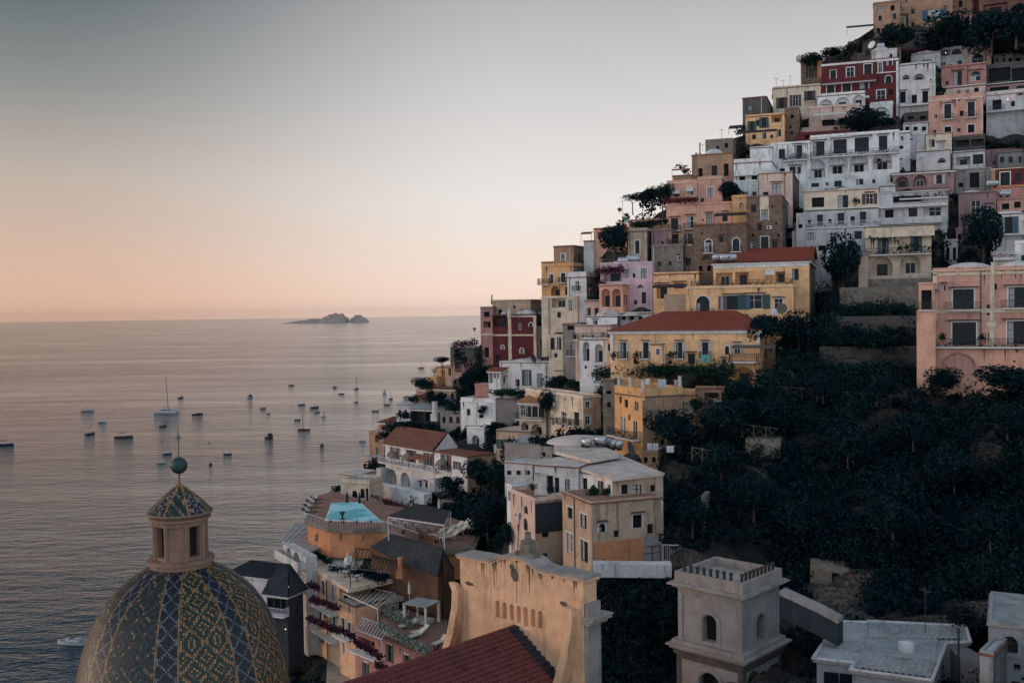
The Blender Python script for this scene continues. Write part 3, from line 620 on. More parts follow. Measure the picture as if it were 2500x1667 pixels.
def tank(px, py, D, L, r, label, group=None, rz=0):
    p = P(px, py, D); e = empty('water_tank', p, rz, label, 'water tank', group); mb = MB(); mb.smooth = True
    prof = [(0.01, -L / 2 - r * .25), (r * .7, -L / 2 - r * .12), (r, -L / 2 + .03), (r, L / 2 - .03), (r * .7, L / 2 + r * .12), (.01, L / 2 + r * .25)]; mb.lathe(prof, n=16, cap=False)
    o = mb.build('barrel', STEEL, e); o.rotation_euler = (0, math.pi / 2, 0); o.location = (0, 0, r + .25)
    mb = MB(); mb.box(-L * .35, -L * .25, -r * .7, r * .7, 0, .5); mb.box(L * .25, L * .35, -r * .7, r * .7, 0, .5); mb.build('cradle', IRON, e); return e
def dish(px, py, D, r, label, rz=.4, mat=None, group=None, h=.8):
    p = P(px, py, D); e = empty('satellite_dish', p, rz, label, 'satellite dish', group); mb = MB(); mb.smooth = True; mb.lathe([(.02, 0), (r * .4, r * .05), (r * .75, r * .16), (r, r * .3), (r * .98, r * .34), (r * .72, r * .2), (.02, r * .05)], n=18, cap=False)
    o = mb.build('reflector', mat or W['roofg'], e); o.location = (0, 0, h + r * .5); o.rotation_euler = (R(70), 0, 0); mb = MB(); mb.bar((0, .05, 0), (0, .05, h + r * .5), .04); mb.bar((0, -.0, h + r * .2), (0, -r * .9, h + r * .6), .02); mb.build('mast', IRON, e); return e
def antenna(px, py, D, h, label, group=None):
    p = P(px, py, D); e = empty('antenna', p, rng.uniform(0, 3), label, 'antenna', group); mb = MB(); mb.bar((0, 0, 0), (0, 0, h), .035); mb.build('mast', IRON, e)
    mb = MB(); mb.bar((-.6, 0, h * .93), (.6, 0, h * .93), .02)
    for i in range(6): mb.bar((-.55 + i * .22, -.28, h * .93), (-.55 + i * .22, .28, h * .93), .014)
    mb.build('aerial', IRON, e); return e
def laundry(px, py, D, wpx, hpx, label, mat, group=None):
    s = D / F; p = P(px, py, D); w_, h_ = wpx * s, hpx * s; mb = MB(); n = 8
    for sgn in (0, 1):
        for i in range(n):
            x0, x1 = -w_ / 2 + w_ * i / n, -w_ / 2 + w_ * (i + 1) / n; f0, f1 = .06 * math.sin(i * 1.7), .06 * math.sin((i + 1) * 1.7); o_ = .02 * sgn
            q = [(x0, f0 + o_, -h_ * (1 + .05 * (i % 2))), (x1, f1 + o_, -h_ * (1 + .05 * ((i + 1) % 2))), (x1, o_, 0), (x0, o_, 0)]; mb.quad(q if not sgn else q[::-1])
    mb.bar((-w_ * .7, 0, .01), (w_ * .7, 0, .01), .012, n=4)
    o = mb.build('laundry', mat); o.location = p; o.rotation_euler = (0, 0, R(-15)); return tag(o, label, 'laundry', group)
def slab(name, px, z, th, mat, parent=None, label=None, cat=None, kind=None, top=None):
    q = [atz(x, y, z) for x, y in px]; c = sum(q, Vector()) / len(q); off = Vector((0, 0, 0)) if parent is not None else Vector((c.x, c.y, z - th))
    base = parent.matrix_world.inverted() if parent is not None else None
    if parent is not None: q = [p - parent.location for p in q]
    mb = MB()
    if parent is None: mb.prism([(p.x - c.x, p.y - c.y) for p in q], 0, th)
    else: zz = z - parent.location.z; mb.prism([(p.x, p.y) for p in q], zz - th, zz)
    o = mb.build(name, mat, parent)
    if parent is None: o.location = (c.x, c.y, z - th)
    return tag(o, label, cat, kind=kind)
def inset(poly, f):
    cx = sum(p[0] for p in poly) / len(poly); cy = sum(p[1] for p in poly) / len(poly); return [(cx + (x - cx) * f, cy + (y - cy) * f) for x, y in poly]
def potplant(px, py, D, r, label, group=None, mat=None, rz=0):
    p = P(px, py, D); e = empty('potted_plant', p, rz, label, 'potted plant', group); mb = MB(); mb.lathe([(r * .35, 0), (r * .5, r * .8), (r * .55, r * .8), (r * .5, r * .85)], n=10); mb.build('pot', TERRA, e)
    o = bpy.data.objects.new('foliage', crown(mat or L_MID, rng.randrange(6), 160, .22)); col.objects.link(o); o.parent = e; o.location = (0, 0, r * 1.5); o.scale = (r, r, r); return e
# ---------------------------------------------------------------- the houses on the hill, top row first
G = 'terraced houses on the hillside'
def H_(name, label, *a, **k): return bld(name, label, k.pop('cat', 'house'), *a, group=G, **k)
H_('stone_house', 'weathered ochre house at the very top of the hill with blue shuttered window', 2198, 2326, -60, 70, c='ochre2', t=12, yaw=12, D=250, ops=[('pE', 2280, 36, 25, 23), ('dh', 2212, 50, 9, 22), ('w', 2246, -8, 12, 14)], ext=22)
H_('stone_house', 'weathered ochre house corner against the sky with arched doorway', 2132, 2198, 8, 89, c='ochre2', t=14, yaw=16, D=248, ops=[('g', 2179, 20, 9, 12), ('ah', 2167, 77, 11, 23), ('p', 2150, 22, 12, 12)], ext=16)
H_('house', 'dark red house with porch in the top right corner of the hill', 2372, 2520, -30, 36, c='rose', t=10, yaw=10, D=250, ops=[('L', 2430, 22, 60, 26)], bands=[(2376, 2390, -30, 36, 'red')], ext=10)
H_('house', 'brown ochre house wing behind the dark shrubs at the top', 2326, 2372, -40, 36, c='ochre2', t=10, yaw=10, D=252, ops=[('g', 2345, 10, 8, 14)], ext=14)
H_('stone_house', 'rough stone lookout block under the tiled canopy on the skyline', 2070, 2130, 104, 148, c='stone', t=12, yaw=16, D=240, ops=[('g', 2098, 118, 12, 22)], ext=12)
H_('garden_wall', 'dark stone terrace wall below the top ochre house', 2130, 2260, 90, 122, c='darkstone', t=5, yaw=14, D=240, roof='flat', cat='wall', ext=10)
canopy('dark tiled canopy on thin posts at the skyline', 2068, 2128, 62, 238, 4.5, 1.4, W['slate'], name='tiled_canopy', yaw=16, h=3.6)
H_('pergola_house', 'brown brick pillars overgrown with creeper left of the red house', 1955, 2008, 146, 214, c='brick', t=9, yaw=16, D=226, ops=[('L', 1981, 172, 26, 38)], bands=[(1955, 1961, 140, 214, 'brick'), (1996, 2008, 138, 190, 'orange')], ext=12)
H_('red_house', 'tall dark red house with white balconies and white loggia arches', 2006, 2194, 153, 284, c='red', xr=2202, sc='white2', rc='roofw', cor='white', yaw=17, D=214,
   ops=[('dmh', 2034, 184, 12, 22), ('dm', 2076, 177, 16, 22), ('dm', 2119, 169, 16, 22), ('dm', 2149, 165, 8, 22), ('dm', 2028, 221, 16, 22), ('dmh', 2067, 215, 18, 20), ('dm', 2111, 207, 16, 19), ('wm', 2172, 154, 10, 12), ('am', 2169, 194, 13, 16),
        ('dm', 2151, 238, 18, 33), ],
   bal=[(2008, 2140, 203, 'p'), (2122, 2178, 256, 'p')], bands=[(2006, 2122, 238, 244, 'white'), (2006, 2194, 150, 155, 'white'), (2140, 2194, 176, 178, 'white'), (2188, 2194, 150, 284, 'white')])
H_('white_arcade', 'white three arched loggia storey in front of the red house', 1996, 2112, 233, 276, c='white', D=212.2, yaw=17, t=2.6, par=.5, ops=[('A', 2016, 257, 34, 28), ('A', 2057, 251, 34, 28), ('A', 2096, 246, 30, 28)], cat='loggia')
H_('white_arch', 'single white arch with piers at the foot of the red house', 2124, 2180, 256, 288, c='white', D=211, yaw=17, t=2.6, par=.5, ops=[('A', 2151, 273, 42, 24)], cat='loggia')
H_('roof_hut', 'white stair hut and domes on the roof of the red house', 2128, 2190, 124, 143, c='white2', t=6, D=220, par=.2, dom=[(2150, 40, 14)], ops=[('g', 2175, 136, 6, 8)], ext=3)
H_('house', 'cream house with brown shutters left of the red house', 1887, 2004, 214, 268, c='cream', yaw=17, D=218, rc='roofw', ops=[('wB', 1908, 252, 11, 25), ('wB', 1942, 246, 12, 26), ('dBb', 1977, 235, 12, 24)], cor='tilebr')
H_('house', 'grey white house with three dark windows right of the red house', 2196, 2284, 158, 275, c='white2', yaw=15, D=210, ops=[('A', 2212, 189, 18, 12), ('A', 2244, 188, 28, 15), ('gh', 2204, 238, 12, 26), ('g', 2232, 242, 11, 19), ('gh', 2259, 237, 12, 27)], bal=[(2198, 2282, 257, 's')])
H_('vaulted_house', 'low white house with a vaulted roof below the dark shrubs', 2224, 2296, 132, 162, c='white2', t=7, D=232, yaw=14, dom=[(2255, 64, 14)], ops=[('A', 2262, 152, 40, 12)], par=.2)
H_('house', 'small white house with a laundry loggia between two vaulted houses', 2296, 2352, 120, 162, c='white2', t=7, D=232, yaw=14, ops=[('L', 2308, 130, 22, 14), ('a', 2335, 126, 22, 14), ('w', 2302, 157, 11, 9), ('w', 2342, 153, 11, 9)])
H_('vaulted_house', 'tan house with a rounded top and large arched window', 2352, 2420, 113, 162, c='cream2', t=8, D=230, yaw=14, dom=[(2385, 60, 12)], ops=[('a', 2387, 146, 25, 26)], par=.15)
H_('house', 'pale terrace hut near the top right edge of the hill', 2474, 2520, 132, 160, c='white2', t=6, D=232, ops=[('g', 2486, 148, 10, 12)])
H_('house', 'dusky pink house with two arched hoods under a white vault', 2298, 2408, 162, 214, c='rose', D=212, yaw=15, sc='mauve', dom=[(2335, 46, 5)], ops=[('dh', 2338, 192, 18, 32), ('ah', 2382, 186, 22, 22)], bal=[(2300, 2408, 211, 's')])
H_('house', 'pale pink lower storey with one small window below the dusky pink house', 2305, 2406, 214, 244, c='cream2', D=209, yaw=15, ops=[('g', 2384, 221, 9, 12)], roof='none')
H_('glass_shed', 'dark glazed shed on the right below the tan vaulted house', 2408, 2520, 158, 203, c='darkstone', D=212, yaw=14, ops=[('g', 2440, 182, 46, 30), ('g', 2488, 182, 30, 30)], bal=[(2408, 2520, 203, 's')])
H_('house', 'narrow mauve band house under the glazed shed', 2408, 2520, 206, 230, c='mauve', D=208, yaw=14, ops=[('g', 2440, 218, 40, 10), ('w', 2492, 216, 18, 12)], roof='none')
H_('pink_house', 'pink house with two balcony doors and a white parapet', 2267, 2400, 243, 334, c='pink', xr=2408, sc='white2', D=197, yaw=16, cor='white', par=.9, ops=[('dmhb', 2314, 273, 15, 34), ('dmhb', 2371, 268, 15, 35), ('gm', 2314, 318, 14, 15), ('gm', 2371, 314, 14, 18)], bands=[(2396, 2400, 243, 334, 'cream2')])
H_('house', 'grey house with a red lamp by its single doorway', 2408, 2520, 230, 272, c='white2', D=200, yaw=14, ops=[('gb', 2434, 257, 19, 24), ('w', 2490, 226, 14, 14)], bal=[(2408, 2520, 271, 's')], par=.7)
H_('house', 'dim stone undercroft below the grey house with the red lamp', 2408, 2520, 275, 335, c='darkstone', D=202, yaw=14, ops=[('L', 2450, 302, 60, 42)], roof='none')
H_('house', 'pinkish terrace house with striped awnings below the red house', 1975, 2100, 262, 330, c='cream2', D=207, yaw=17, sc='mauve', ops=[('g', 2022, 300, 26, 14), ('g', 2060, 296, 22, 14)], bal=[(1955, 2076, 322, 'p')])
canopy('long cream awning over the terrace below the red house', 1990, 2096, 274, 204, 2.6, .7, CANV, yaw=17)
H_('house', 'dark red base wall with a white railing above the long white house', 1945, 2075, 320, 344, c='red', D=200, yaw=17, ops=[('L', 1990, 334, 50, 10)], roof='none')
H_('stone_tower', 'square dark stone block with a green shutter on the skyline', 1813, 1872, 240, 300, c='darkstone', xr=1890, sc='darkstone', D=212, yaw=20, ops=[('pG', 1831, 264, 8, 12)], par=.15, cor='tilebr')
H_('yellow_house', 'small yellow house with dark green shutters and a corner loggia', 1820, 1915, 284, 350, c='yellow', D=205, yaw=19, ops=[('dG', 1836, 309, 9, 24), ('w', 1850, 301, 6, 14), ('dG', 1865, 300, 10, 24), ('L', 1896, 290, 26, 18), ('w', 1902, 325, 8, 16)], cor='tilebr')
canopy('black terrace awning on the small yellow house', 1806, 1894, 318, 200, 2.2, .6, BLACKC, yaw=19)
H_('brick_house', 'narrow reddish brick house with a square opening beside the yellow house', 1916, 1951, 268, 340, c='brick', xr=1968, sc='mauve', D=206, yaw=18, ops=[('g', 1934, 285, 7, 8), ('g', 1930, 310, 4, 7), ('w', 1956, 282, 6, 14)])
H_('ruin', 'low grey crested wall block below the dark stone block', 1722, 1790, 339, 374, c='stone', D=200, yaw=20, t=7, ops=[('g', 1752, 360, 6, 6)], roof='none')
pergola('dark shade frame on posts against the sky beside the yellow house', [(1784, 306), (1815, 303), (1815, 300), (1786, 302)], 2.5, IRON, z=(P(1800, 305, 206)).z) if False else canopy('small black shade awning on the skyline left of the yellow house', 1783, 1815, 306, 206, 2.2, .8, BLACKC, yaw=19)
H_('ochre_house', 'brown and ochre weathered house with white roof dome and plants', 1689, 1789, 378, 440, c='ochre2', xr=1820, sc='darkstone', D=192, yaw=20, dom=[(1738, 46, 16)], ops=[('g', 1710, 424, 9, 24), ('d', 1744, 417, 12, 24), ('g', 1773, 415, 10, 28)], par=.1, cor='tilebr')  # right side in dark stone colour to stand for its shade
H_('terrace_house', 'ochre terrace block with a railing and canopy on the skyline', 1642, 1690, 430, 452, c='ochre2', D=192, yaw=20, t=6, ops=[], par=.1)
canopy('brown canopy over the skyline terrace left of the ochre house', 1646, 1688, 412, 190, 2, .3, W['tilebr'], yaw=20, h=2.2)
H_('pink_house', 'pale salmon house with two grey window awnings', 1628, 1702, 448, 508, c='salmon', D=180, yaw=20, cor='cream', ops=[('wk', 1652, 472, 11, 15), ('wk', 1685, 467, 12, 17)], par=.5, bands=[(1698, 1702, 446, 508, 'cream')])
H_('pink_house', 'pale pink house with one closed white window behind the garden', 1703, 1763, 437, 505, c='pink', xr=1786, sc='mauve', D=178, yaw=20, cor='cream', ops=[('pm', 1734, 469, 12, 20)], par=.4)
H_('salmon_house', 'long salmon house with two shaded balconies', 1627, 1786, 500, 568, c='salmon', xr=1790, sc='rose', D=173, yaw=19, rc='terra', ops=[('dhb', 1647, 548, 15, 28), ('dhb', 1685, 543, 15, 28), ('ph', 1731, 534, 12, 22), ('wh', 1770, 530, 11, 20), ('g', 1716, 537, 4, 4)], par=.2)
H_('orange_house', 'little orange house with a red arched niche beside the brick tower', 1787, 1826, 483, 530, c='ochre', D=169, yaw=18, ops=[('nm', 1810, 503, 13, 18)])
canopy('black awning over the terrace left of the brick tower', 1750, 1824, 519, 166, 2.4, .5, BLACKC, yaw=18)
H_('tower_house', 'pinkish beige tower house with a dark right side', 1853, 1935, 424, 500, c='cream2', xr=1981, sc='darkstone', D=176, yaw=20, ops=[('ph', 1895, 461, 18, 24)], par=.15, cor='tilebr')  # dark right wall is shade painted as a darker material
H_('brick_tower', 'tall brown brick tower house with white framed windows', 1823, 1910, 480, 622, c='brick', xr=1938, sc='darkstone', D=163, yaw=19, bands=[(1855, 1877, 480, 512, 'cream')], ops=[('pm', 1867, 525, 14, 24), ('wm', 1867, 592, 16, 26), ('g', 1886, 505, 4, 5), ('g', 1895, 546, 4, 5), ('g', 1838, 574, 5, 6), ('g', 1900, 575, 5, 6)], par=.1)  # right side coloured darker for the shade it lies in
H_('brick_house', 'broad brown brick house with two arched balcony windows', 1694, 1822, 549, 652, c='brick', D=161, yaw=18, ops=[('amb', 1730, 601, 14, 30), ('amb', 1797, 598, 14, 30), ('g', 1714, 570, 4, 4), ('n', 1725, 632, 24, 14)], par=.1)
H_('white_house', 'white house wing with hooded balcony door left of the long white terrace', 1883, 1978, 352, 440, c='white', D=190, yaw=19, ops=[('w', 1909, 376, 13, 22), ('dhb', 1949, 371, 16, 30), ('wh', 1935, 416, 13, 16), ('wh', 1950, 416, 9, 16)], bal=[(1912, 1972, 392, 'r')], par=.3)
H_('long_white_house', 'long white house with four shallow arches below a row of balcony doors', 1978, 2196, 330, 462, c='white', D=187, yaw=20, xr=2225,
   ops=[('dh', 1999, 363, 24, 32), ('dh', 2051, 358, 28, 32), ('dh', 2104, 353, 30, 32), ('dh', 2156, 349, 18, 32), ('j', 1994, 412, 40, 44), ('j', 2044, 402, 46, 45), ('j', 2097, 398, 46, 44), ('j', 2154, 393, 48, 42), ('w', 1990, 452, 16, 9), ('w', 2046, 449, 16, 14), ('w', 2099, 444, 15, 13)],
   bal=[(1980, 2194, 380, 'r')], par=.35)
for (x, y, w_) in ((1995, 416, 24), (2051, 410, 30), (2104, 406, 18), (2157, 402, 31)):
    pass
H_('white_house', 'white bastion house with a blank terrace parapet left of the long white house', 1791, 1884, 398, 452, c='white', D=183, yaw=20, ops=[('g', 1812, 440, 12, 18), ('g', 1842, 436, 12, 20)], bal=[(1793, 1872, 428, 'p')], par=.7, roof='flat')
H_('white_house', 'small white house with a striped awning above the blank parapet', 1831, 1884, 362, 402, c='white', D=190, yaw=20, ops=[('wk', 1853, 385, 13, 12)], par=.2)
H_('white_house', 'old white apartment house with a barrel roof and chairs on its balcony', 1962, 2146, 466, 512, c='cream', D=173, yaw=19, sc='white2', dom=[(1985, 44, 8), (2060, 46, 8)], ops=[('g', 1997, 494, 26, 22), ('d', 2058, 492, 22, 28), ('dhB', 2123, 486, 16, 24)], bal=[(1966, 2142, 509, 's')], par=.15)
H_('white_house', 'middle storey of the old white apartment house with white shutters', 1962, 2146, 514, 557, c='white2', D=170, yaw=19, ops=[('dW', 2002, 538, 12, 26), ('dW', 2053, 534, 14, 26), ('dW', 2107, 531, 13, 26)], bal=[(1940, 2146, 556, 'rw')], roof='none')
H_('white_house', 'lowest storey of the old white apartment house behind a dark tree', 1934, 2118, 560, 625, c='white2', D=167, yaw=19, sc='grey', ops=[('pW', 1979, 577, 12, 16), ('wW', 2034, 578, 15, 18), ('wW', 2095, 574, 15, 18), ('g', 2007, 606, 16, 12)], roof='none')
H_('cream_house', 'small cream house with a hooded window below the pink house', 2260, 2324, 328, 370, c='cream', xr=2334, sc='darkstone', D=188, yaw=17, ops=[('ph', 2298, 358, 14, 17)], par=.1, cor='tilebr')  # shaded right side made from a darker wall colour
H_('white_house', 'white terrace house with a little arch under the small cream house', 2237, 2320, 370, 400, c='white2', D=184, yaw=17, ops=[('A', 2299, 392, 22, 12)], par=.2)
H_('white_house', 'white cube with one small window beside the long white house', 2193, 2222, 326, 372, c='white', D=188, yaw=17, ops=[('w', 2202, 338, 6, 9), ('g', 2200, 360, 9, 7)])
H_('round_cistern', 'rounded whitewashed cistern house beside the white cube', 2222, 2258, 330, 372, c='white2', D=190, yaw=10, dom=[(2240, 34, 8)], par=.1, cat='cistern')
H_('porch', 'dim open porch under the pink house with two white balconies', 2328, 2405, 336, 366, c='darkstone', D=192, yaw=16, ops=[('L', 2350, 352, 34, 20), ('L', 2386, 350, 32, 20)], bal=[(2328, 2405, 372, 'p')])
H_('white_house', 'white balconied house behind the red tiled roof', 2326, 2405, 372, 428, c='white2', D=184, yaw=16, ops=[('L', 2352, 394, 34, 22), ('d', 2388, 390, 22, 24)], bal=[(2326, 2404, 417, 'p')], par=.2)
H_('mauve_house', 'mauve stone house with one arched doorway at the right edge', 2406, 2520, 365, 412, c='mauve', D=186, yaw=14, ops=[('A', 2478, 388, 20, 32)], par=.1)
H_('red_roofed_house', 'mauve house with a dark red tiled roof and two glazed arches', 2180, 2330, 420, 462, c='mauve', xr=2340, sc='white2', D=177, yaw=15, roof='shed', ridge=2.2, rc='tile', ops=[('A', 2202, 444, 33, 26), ('A', 2246, 441, 33, 27), ('wW', 2293, 438, 12, 20)], bal=[(2196, 2314, 475, 'r')])
H_('terrace_house', 'crumbling pale terrace with an iron railing below the red tiled roof', 2140, 2315, 470, 502, c='white2', D=170, yaw=15, ops=[('g', 2215, 486, 60, 14)], bal=[(2196, 2314, 484, 'r')], par=.1)
H_('white_house', 'white house with three dark windows behind a pale parapet', 2145, 2312, 502, 560, c='white2', D=167, yaw=15, xr=2330, sc='grey', ops=[('g', 2171, 525, 18, 24), ('d', 2229, 521, 18, 24), ('d', 2283, 518, 26, 23)], bal=[(2138, 2300, 545, 'p'), (2145, 2312, 504, 's')], par=.1)
H_('cream_house', 'cream house with blue doors over two deep white arches', 2113, 2274, 574, 696, c='cream', xr=2286, sc='grey', D=156, yaw=14, ops=[('dE', 2156, 600, 12, 36), ('dE', 2237, 594, 12, 36), ('A', 2154, 650, 50, 46), ('A', 2223, 645, 50, 46)], bal=[(2113, 2274, 621, 'r')], par=.1, bands=[(2246, 2264, 622, 692, 'cream2')])
H_('parapet_house', 'blank cream parapet terrace over the house with blue doors', 2111, 2282, 553, 578, c='cream', D=154.5, yaw=14, t=6, par=.05, ext=0)
H_('buttress', 'pale stone buttress beside the two deep white arches', 2096, 2119, 624, 700, c='cream2', D=153, yaw=14, t=3, par=0, cat='buttress')
H_('garden_wall', 'rubble planter wall under the two deep white arches', 2119, 2272, 680, 704, c='stone', D=152, yaw=14, t=2.5, cat='wall', roof='none')
H_('garden_wall', 'dim retaining wall with stair and white handrail', 2050, 2245, 700, 742, c='stone', D=147, yaw=16, t=3, cat='wall', roof='none')
H_('garden_wall', 'long rubble retaining wall half hidden by shrubs', 2000, 2240, 846, 882, c='darkstone', D=133, yaw=16, t=3, cat='wall', roof='none')
H_('garden_wall', 'upper dry stone garden wall between dark shrub terraces', 2040, 2240, 772, 800, c='darkstone', D=140, yaw=16, t=3, cat='wall', roof='none')
H_('mauve_house', 'stained mauve house with a single tall doorway', 2340, 2432, 472, 580, c='mauve', D=168, yaw=14, xr=2440, ops=[('db', 2382, 510, 20, 38)], dom=[(2372, 50, 8)], par=.15)
H_('house', 'grey recessed house with a dark doorway below the mauve stone house', 2332, 2422, 414, 470, c='grey', D=176, yaw=14, ops=[('g', 2379, 440, 20, 34), ('g', 2346, 452, 10, 10)], par=.1)
H_('red_house', 'brick red house with orange bands at the right edge', 2420, 2520, 412, 458, c='red', D=172, yaw=12, sc='orange', cor='cream', ops=[('dm', 2454, 438, 20, 32)], bands=[(2420, 2430, 412, 490, 'ochre2'), (2420, 2520, 452, 457, 'orange')], par=.1)
H_('red_house', 'dark red base storey with a white framed hatch', 2424, 2520, 458, 486, c='rose', D=171, yaw=12, ops=[('wm', 2457, 470, 15, 7)], roof='none')
H_('pink_house', 'low pink house with a square dark window behind the curved gable', 2434, 2520, 487, 514, c='pink', D=167, yaw=12, ops=[('g', 2455, 504, 15, 13), ('g', 2484, 500, 14, 14)], par=.1)
H_('white_house', 'white house with a curved gable and one tall dark door', 2418, 2500, 524, 573, c='white', D=158, yaw=12, dom=[(2459, 78, 10)], ops=[('dmE', 2459, 550, 24, 38)], par=.05, bal=[(2418, 2500, 573, 's')])
H_('house', 'grey rendered lower storey under the curved gable', 2420, 2500, 575, 625, c='grey', D=158, yaw=12, roof='none')
H_('white_house', 'white stepped house with railings behind the large pink house', 2478, 2530, 594, 660, c='white', D=142, yaw=12, par=.3, ops=[])
H_('white_house', 'low white stair landing with railing beside the large pink house', 2425, 2478, 624, 662, c='white2', D=143, yaw=12, par=.1, bal=[(2425, 2478, 632, 'rw')])
# the large pink building at the right edge
H_('pink_palace', 'large pink building with cream cornice and dark balcony windows at the right edge', 2277, 2540, 660, 850, c='pink', D=119, yaw=14, cor='cream', par=.3, dom=[(2366, 112, 20), (2492, 100, 20)],
   ops=[('dmhb', 2352, 731, 44, 46), ('dmhb', 2488, 726, 44, 46), ('dmh', 2354, 815, 50, 52), ('dmh', 2487, 812, 48, 52)],
   bal=[(2283, 2530, 846, 'r')], bands=[(2277, 2288, 665, 782, 'cream'), (2277, 2540, 664, 671, 'cream'), (2288, 2417, 754, 764, 'cream'), (2428, 2540, 752, 762, 'cream'), (2417, 2428, 652, 784, 'cream'), (2409, 2434, 785, 797, 'cream'), (2415, 2428, 797, 845, 'cream')])
H_('pink_arcade', 'pink arcaded base below the long balcony of the large pink building', 2283, 2540, 852, 960, c='salmon', D=118.6, yaw=14, ops=[('A', 2340, 892, 92, 62)], roof='none', t=8)
H_('orange_porch', 'narrow orange porch bay against the large pink building', 2243, 2282, 694, 758, c='salmon', D=120.5, yaw=14, t=5, ops=[('gb', 2262, 732, 22, 44)], par=.1)
H_('buttress', 'battered salmon buttress wall under the orange porch', 2238, 2284, 758, 912, c='salmon', D=120, yaw=14, t=6, roof='none', cat='buttress', ext=8)
# the left slope
H_('salmon_house', 'salmon house with a dark red window on the left skyline', 1450, 1530, 559, 610, c='salmon', D=182, yaw=20, sc='rose', ops=[('wB', 1470, 574, 9, 15)], par=.15, cor='red')
H_('porch', 'little porch with posts and plants left of the salmon house', 1425, 1450, 590, 612, c='white2', D=183, yaw=20, t=4, par=.1)
canopy('small brown canopy on the left skyline porch', 1424, 1450, 566, 182, 1.6, .3, W['tilebr'], yaw=20, h=2.3)
H_('tower_house', 'grey brown tower block with one white framed window', 1533, 1580, 566, 648, c='beige', xr=1592, sc='darkstone', D=170, yaw=20, ops=[('dm', 1556, 603, 9, 29)], par=.5)  # side wall takes a dark tone for its shade
H_('house', 'brown house with a red window strip beside the grey brown tower block', 1590, 1640, 564, 608, c='mauve', D=170, yaw=19, ops=[('w', 1614, 596, 11, 12)], par=.2)
H_('terrace_house', 'dim restaurant terrace house under the pine with string lights', 1534, 1634, 540, 568, c='ochre2', D=178, yaw=20, ops=[('L', 1572, 552, 46, 14)], par=.3)
H_('house', 'yellow hallway bay with dark doors under the salmon balconies', 1632, 1694, 570, 605, c='ochre2', D=168, yaw=19, ops=[('g', 1648, 585, 14, 26), ('dB', 1680, 583, 9, 24)], bal=[(1632, 1692, 598, 'r')], roof='none')
H_('stone_house', 'grey stone terrace block with a stair frame and a dark side', 1591, 1668, 602, 662, c='stone', xr=1697, sc='darkstone', D=164, yaw=19, ops=[('a', 1657, 628, 8, 16)], par=.3)  # dark side: shade put into the wall colour
H_('stone_house', 'ochre grey stone block house with dark brown shutters on the left skyline', 1352, 1400, 603, 650, c='ochre2', xr=1461, sc='stone', D=184, yaw=28, ops=[('pm', 1375, 629, 9, 17), ('pm', 1431, 626, 13, 18)], par=.15, cor='tilebr')
H_('ochre_house', 'ochre house with narrow balconies on the left skyline', 1323, 1400, 650, 732, c='ochre', D=181, yaw=26, ops=[('dm', 1346, 680, 8, 19), ('dmb', 1375, 678, 9, 21), ('A', 1356, 710, 22, 24), ('g', 1384, 710, 8, 18)], bal=[(1318, 1345, 694, 'r')], par=.4, xr=1445, sc='stone')
H_('cream_house', 'cream house with a glazed loggia under the narrow balconies', 1322, 1410, 727, 788, c='cream', D=177, yaw=26, xr=1432, sc='beige', ops=[('L', 1364, 738, 34, 26), ('d', 1392, 745, 8, 26)], par=.2)
H_('white_house', 'narrow white house with a pierced parapet beside the bougainvillea', 1385, 1432, 678, 735, c='white', D=176, yaw=24, xr=1461, sc='grey', ops=[('db', 1409, 698, 9, 22)], par=.9)  # right wall grey instead of white, its shade painted in
H_('lavender_house', 'lavender pink house with white shutters and a small oval window', 1466, 1593, 644, 757, c='lav', D=164, yaw=20, xr=1656, sc='lav', ops=[('pm', 1572, 667, 13, 22), ('am', 1548, 672, 6, 11), ('p', 1529, 668, 12, 19), ('L', 1497, 675, 44, 24), ('d', 1572, 727, 9, 26), ('A', 1563, 699, 16, 8)], bal=[(1466, 1520, 694, 's')], dom=[(1510, 50, 7)], par=.15, cor='white2')
H_('salmon_arcade', 'salmon annexe with two tall arches in front of the lavender house', 1463, 1521, 698, 760, c='salmon', D=161, yaw=20, t=4, ops=[('A', 1479, 727, 20, 44), ('A', 1505, 727, 20, 44)], par=.2, cat='annexe')
H_('yellow_house', 'yellow house with a hooded dark loggia and stained plaster bay', 1595, 1706, 670, 776, c='yellow', D=156, yaw=20, dom=[(1655, 50, 5)], ops=[('Lh', 1616, 712, 26, 34), ('Lh', 1658, 698, 24, 14), ('wW', 1648, 737, 12, 19), ('g', 1646, 767, 13, 9)], bands=[(1622, 1675, 718, 776, 'beige')], par=.25, cor='tilebr')
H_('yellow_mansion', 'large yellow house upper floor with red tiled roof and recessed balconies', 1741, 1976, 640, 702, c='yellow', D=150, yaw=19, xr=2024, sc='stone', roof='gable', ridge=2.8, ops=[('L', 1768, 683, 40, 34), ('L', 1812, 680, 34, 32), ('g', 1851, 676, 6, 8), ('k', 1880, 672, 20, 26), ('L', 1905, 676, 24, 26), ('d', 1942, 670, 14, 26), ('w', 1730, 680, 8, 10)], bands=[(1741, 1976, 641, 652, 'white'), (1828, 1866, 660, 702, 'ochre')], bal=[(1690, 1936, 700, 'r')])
H_('yellow_house', 'large yellow house lower floor with arched window and two wide windows', 1675, 1937, 703, 800, c='yellow', D=146, yaw=19, xr=2004, sc='beige', ops=[('amb', 1716, 745, 28, 42), ('wmhE', 1793, 739, 34, 32), ('wmhG', 1841, 737, 34, 32), ('wmh', 1901, 742, 18, 24)], par=.3, bands=[(1760, 1765, 703, 800, 'ochre')], cor='cream')
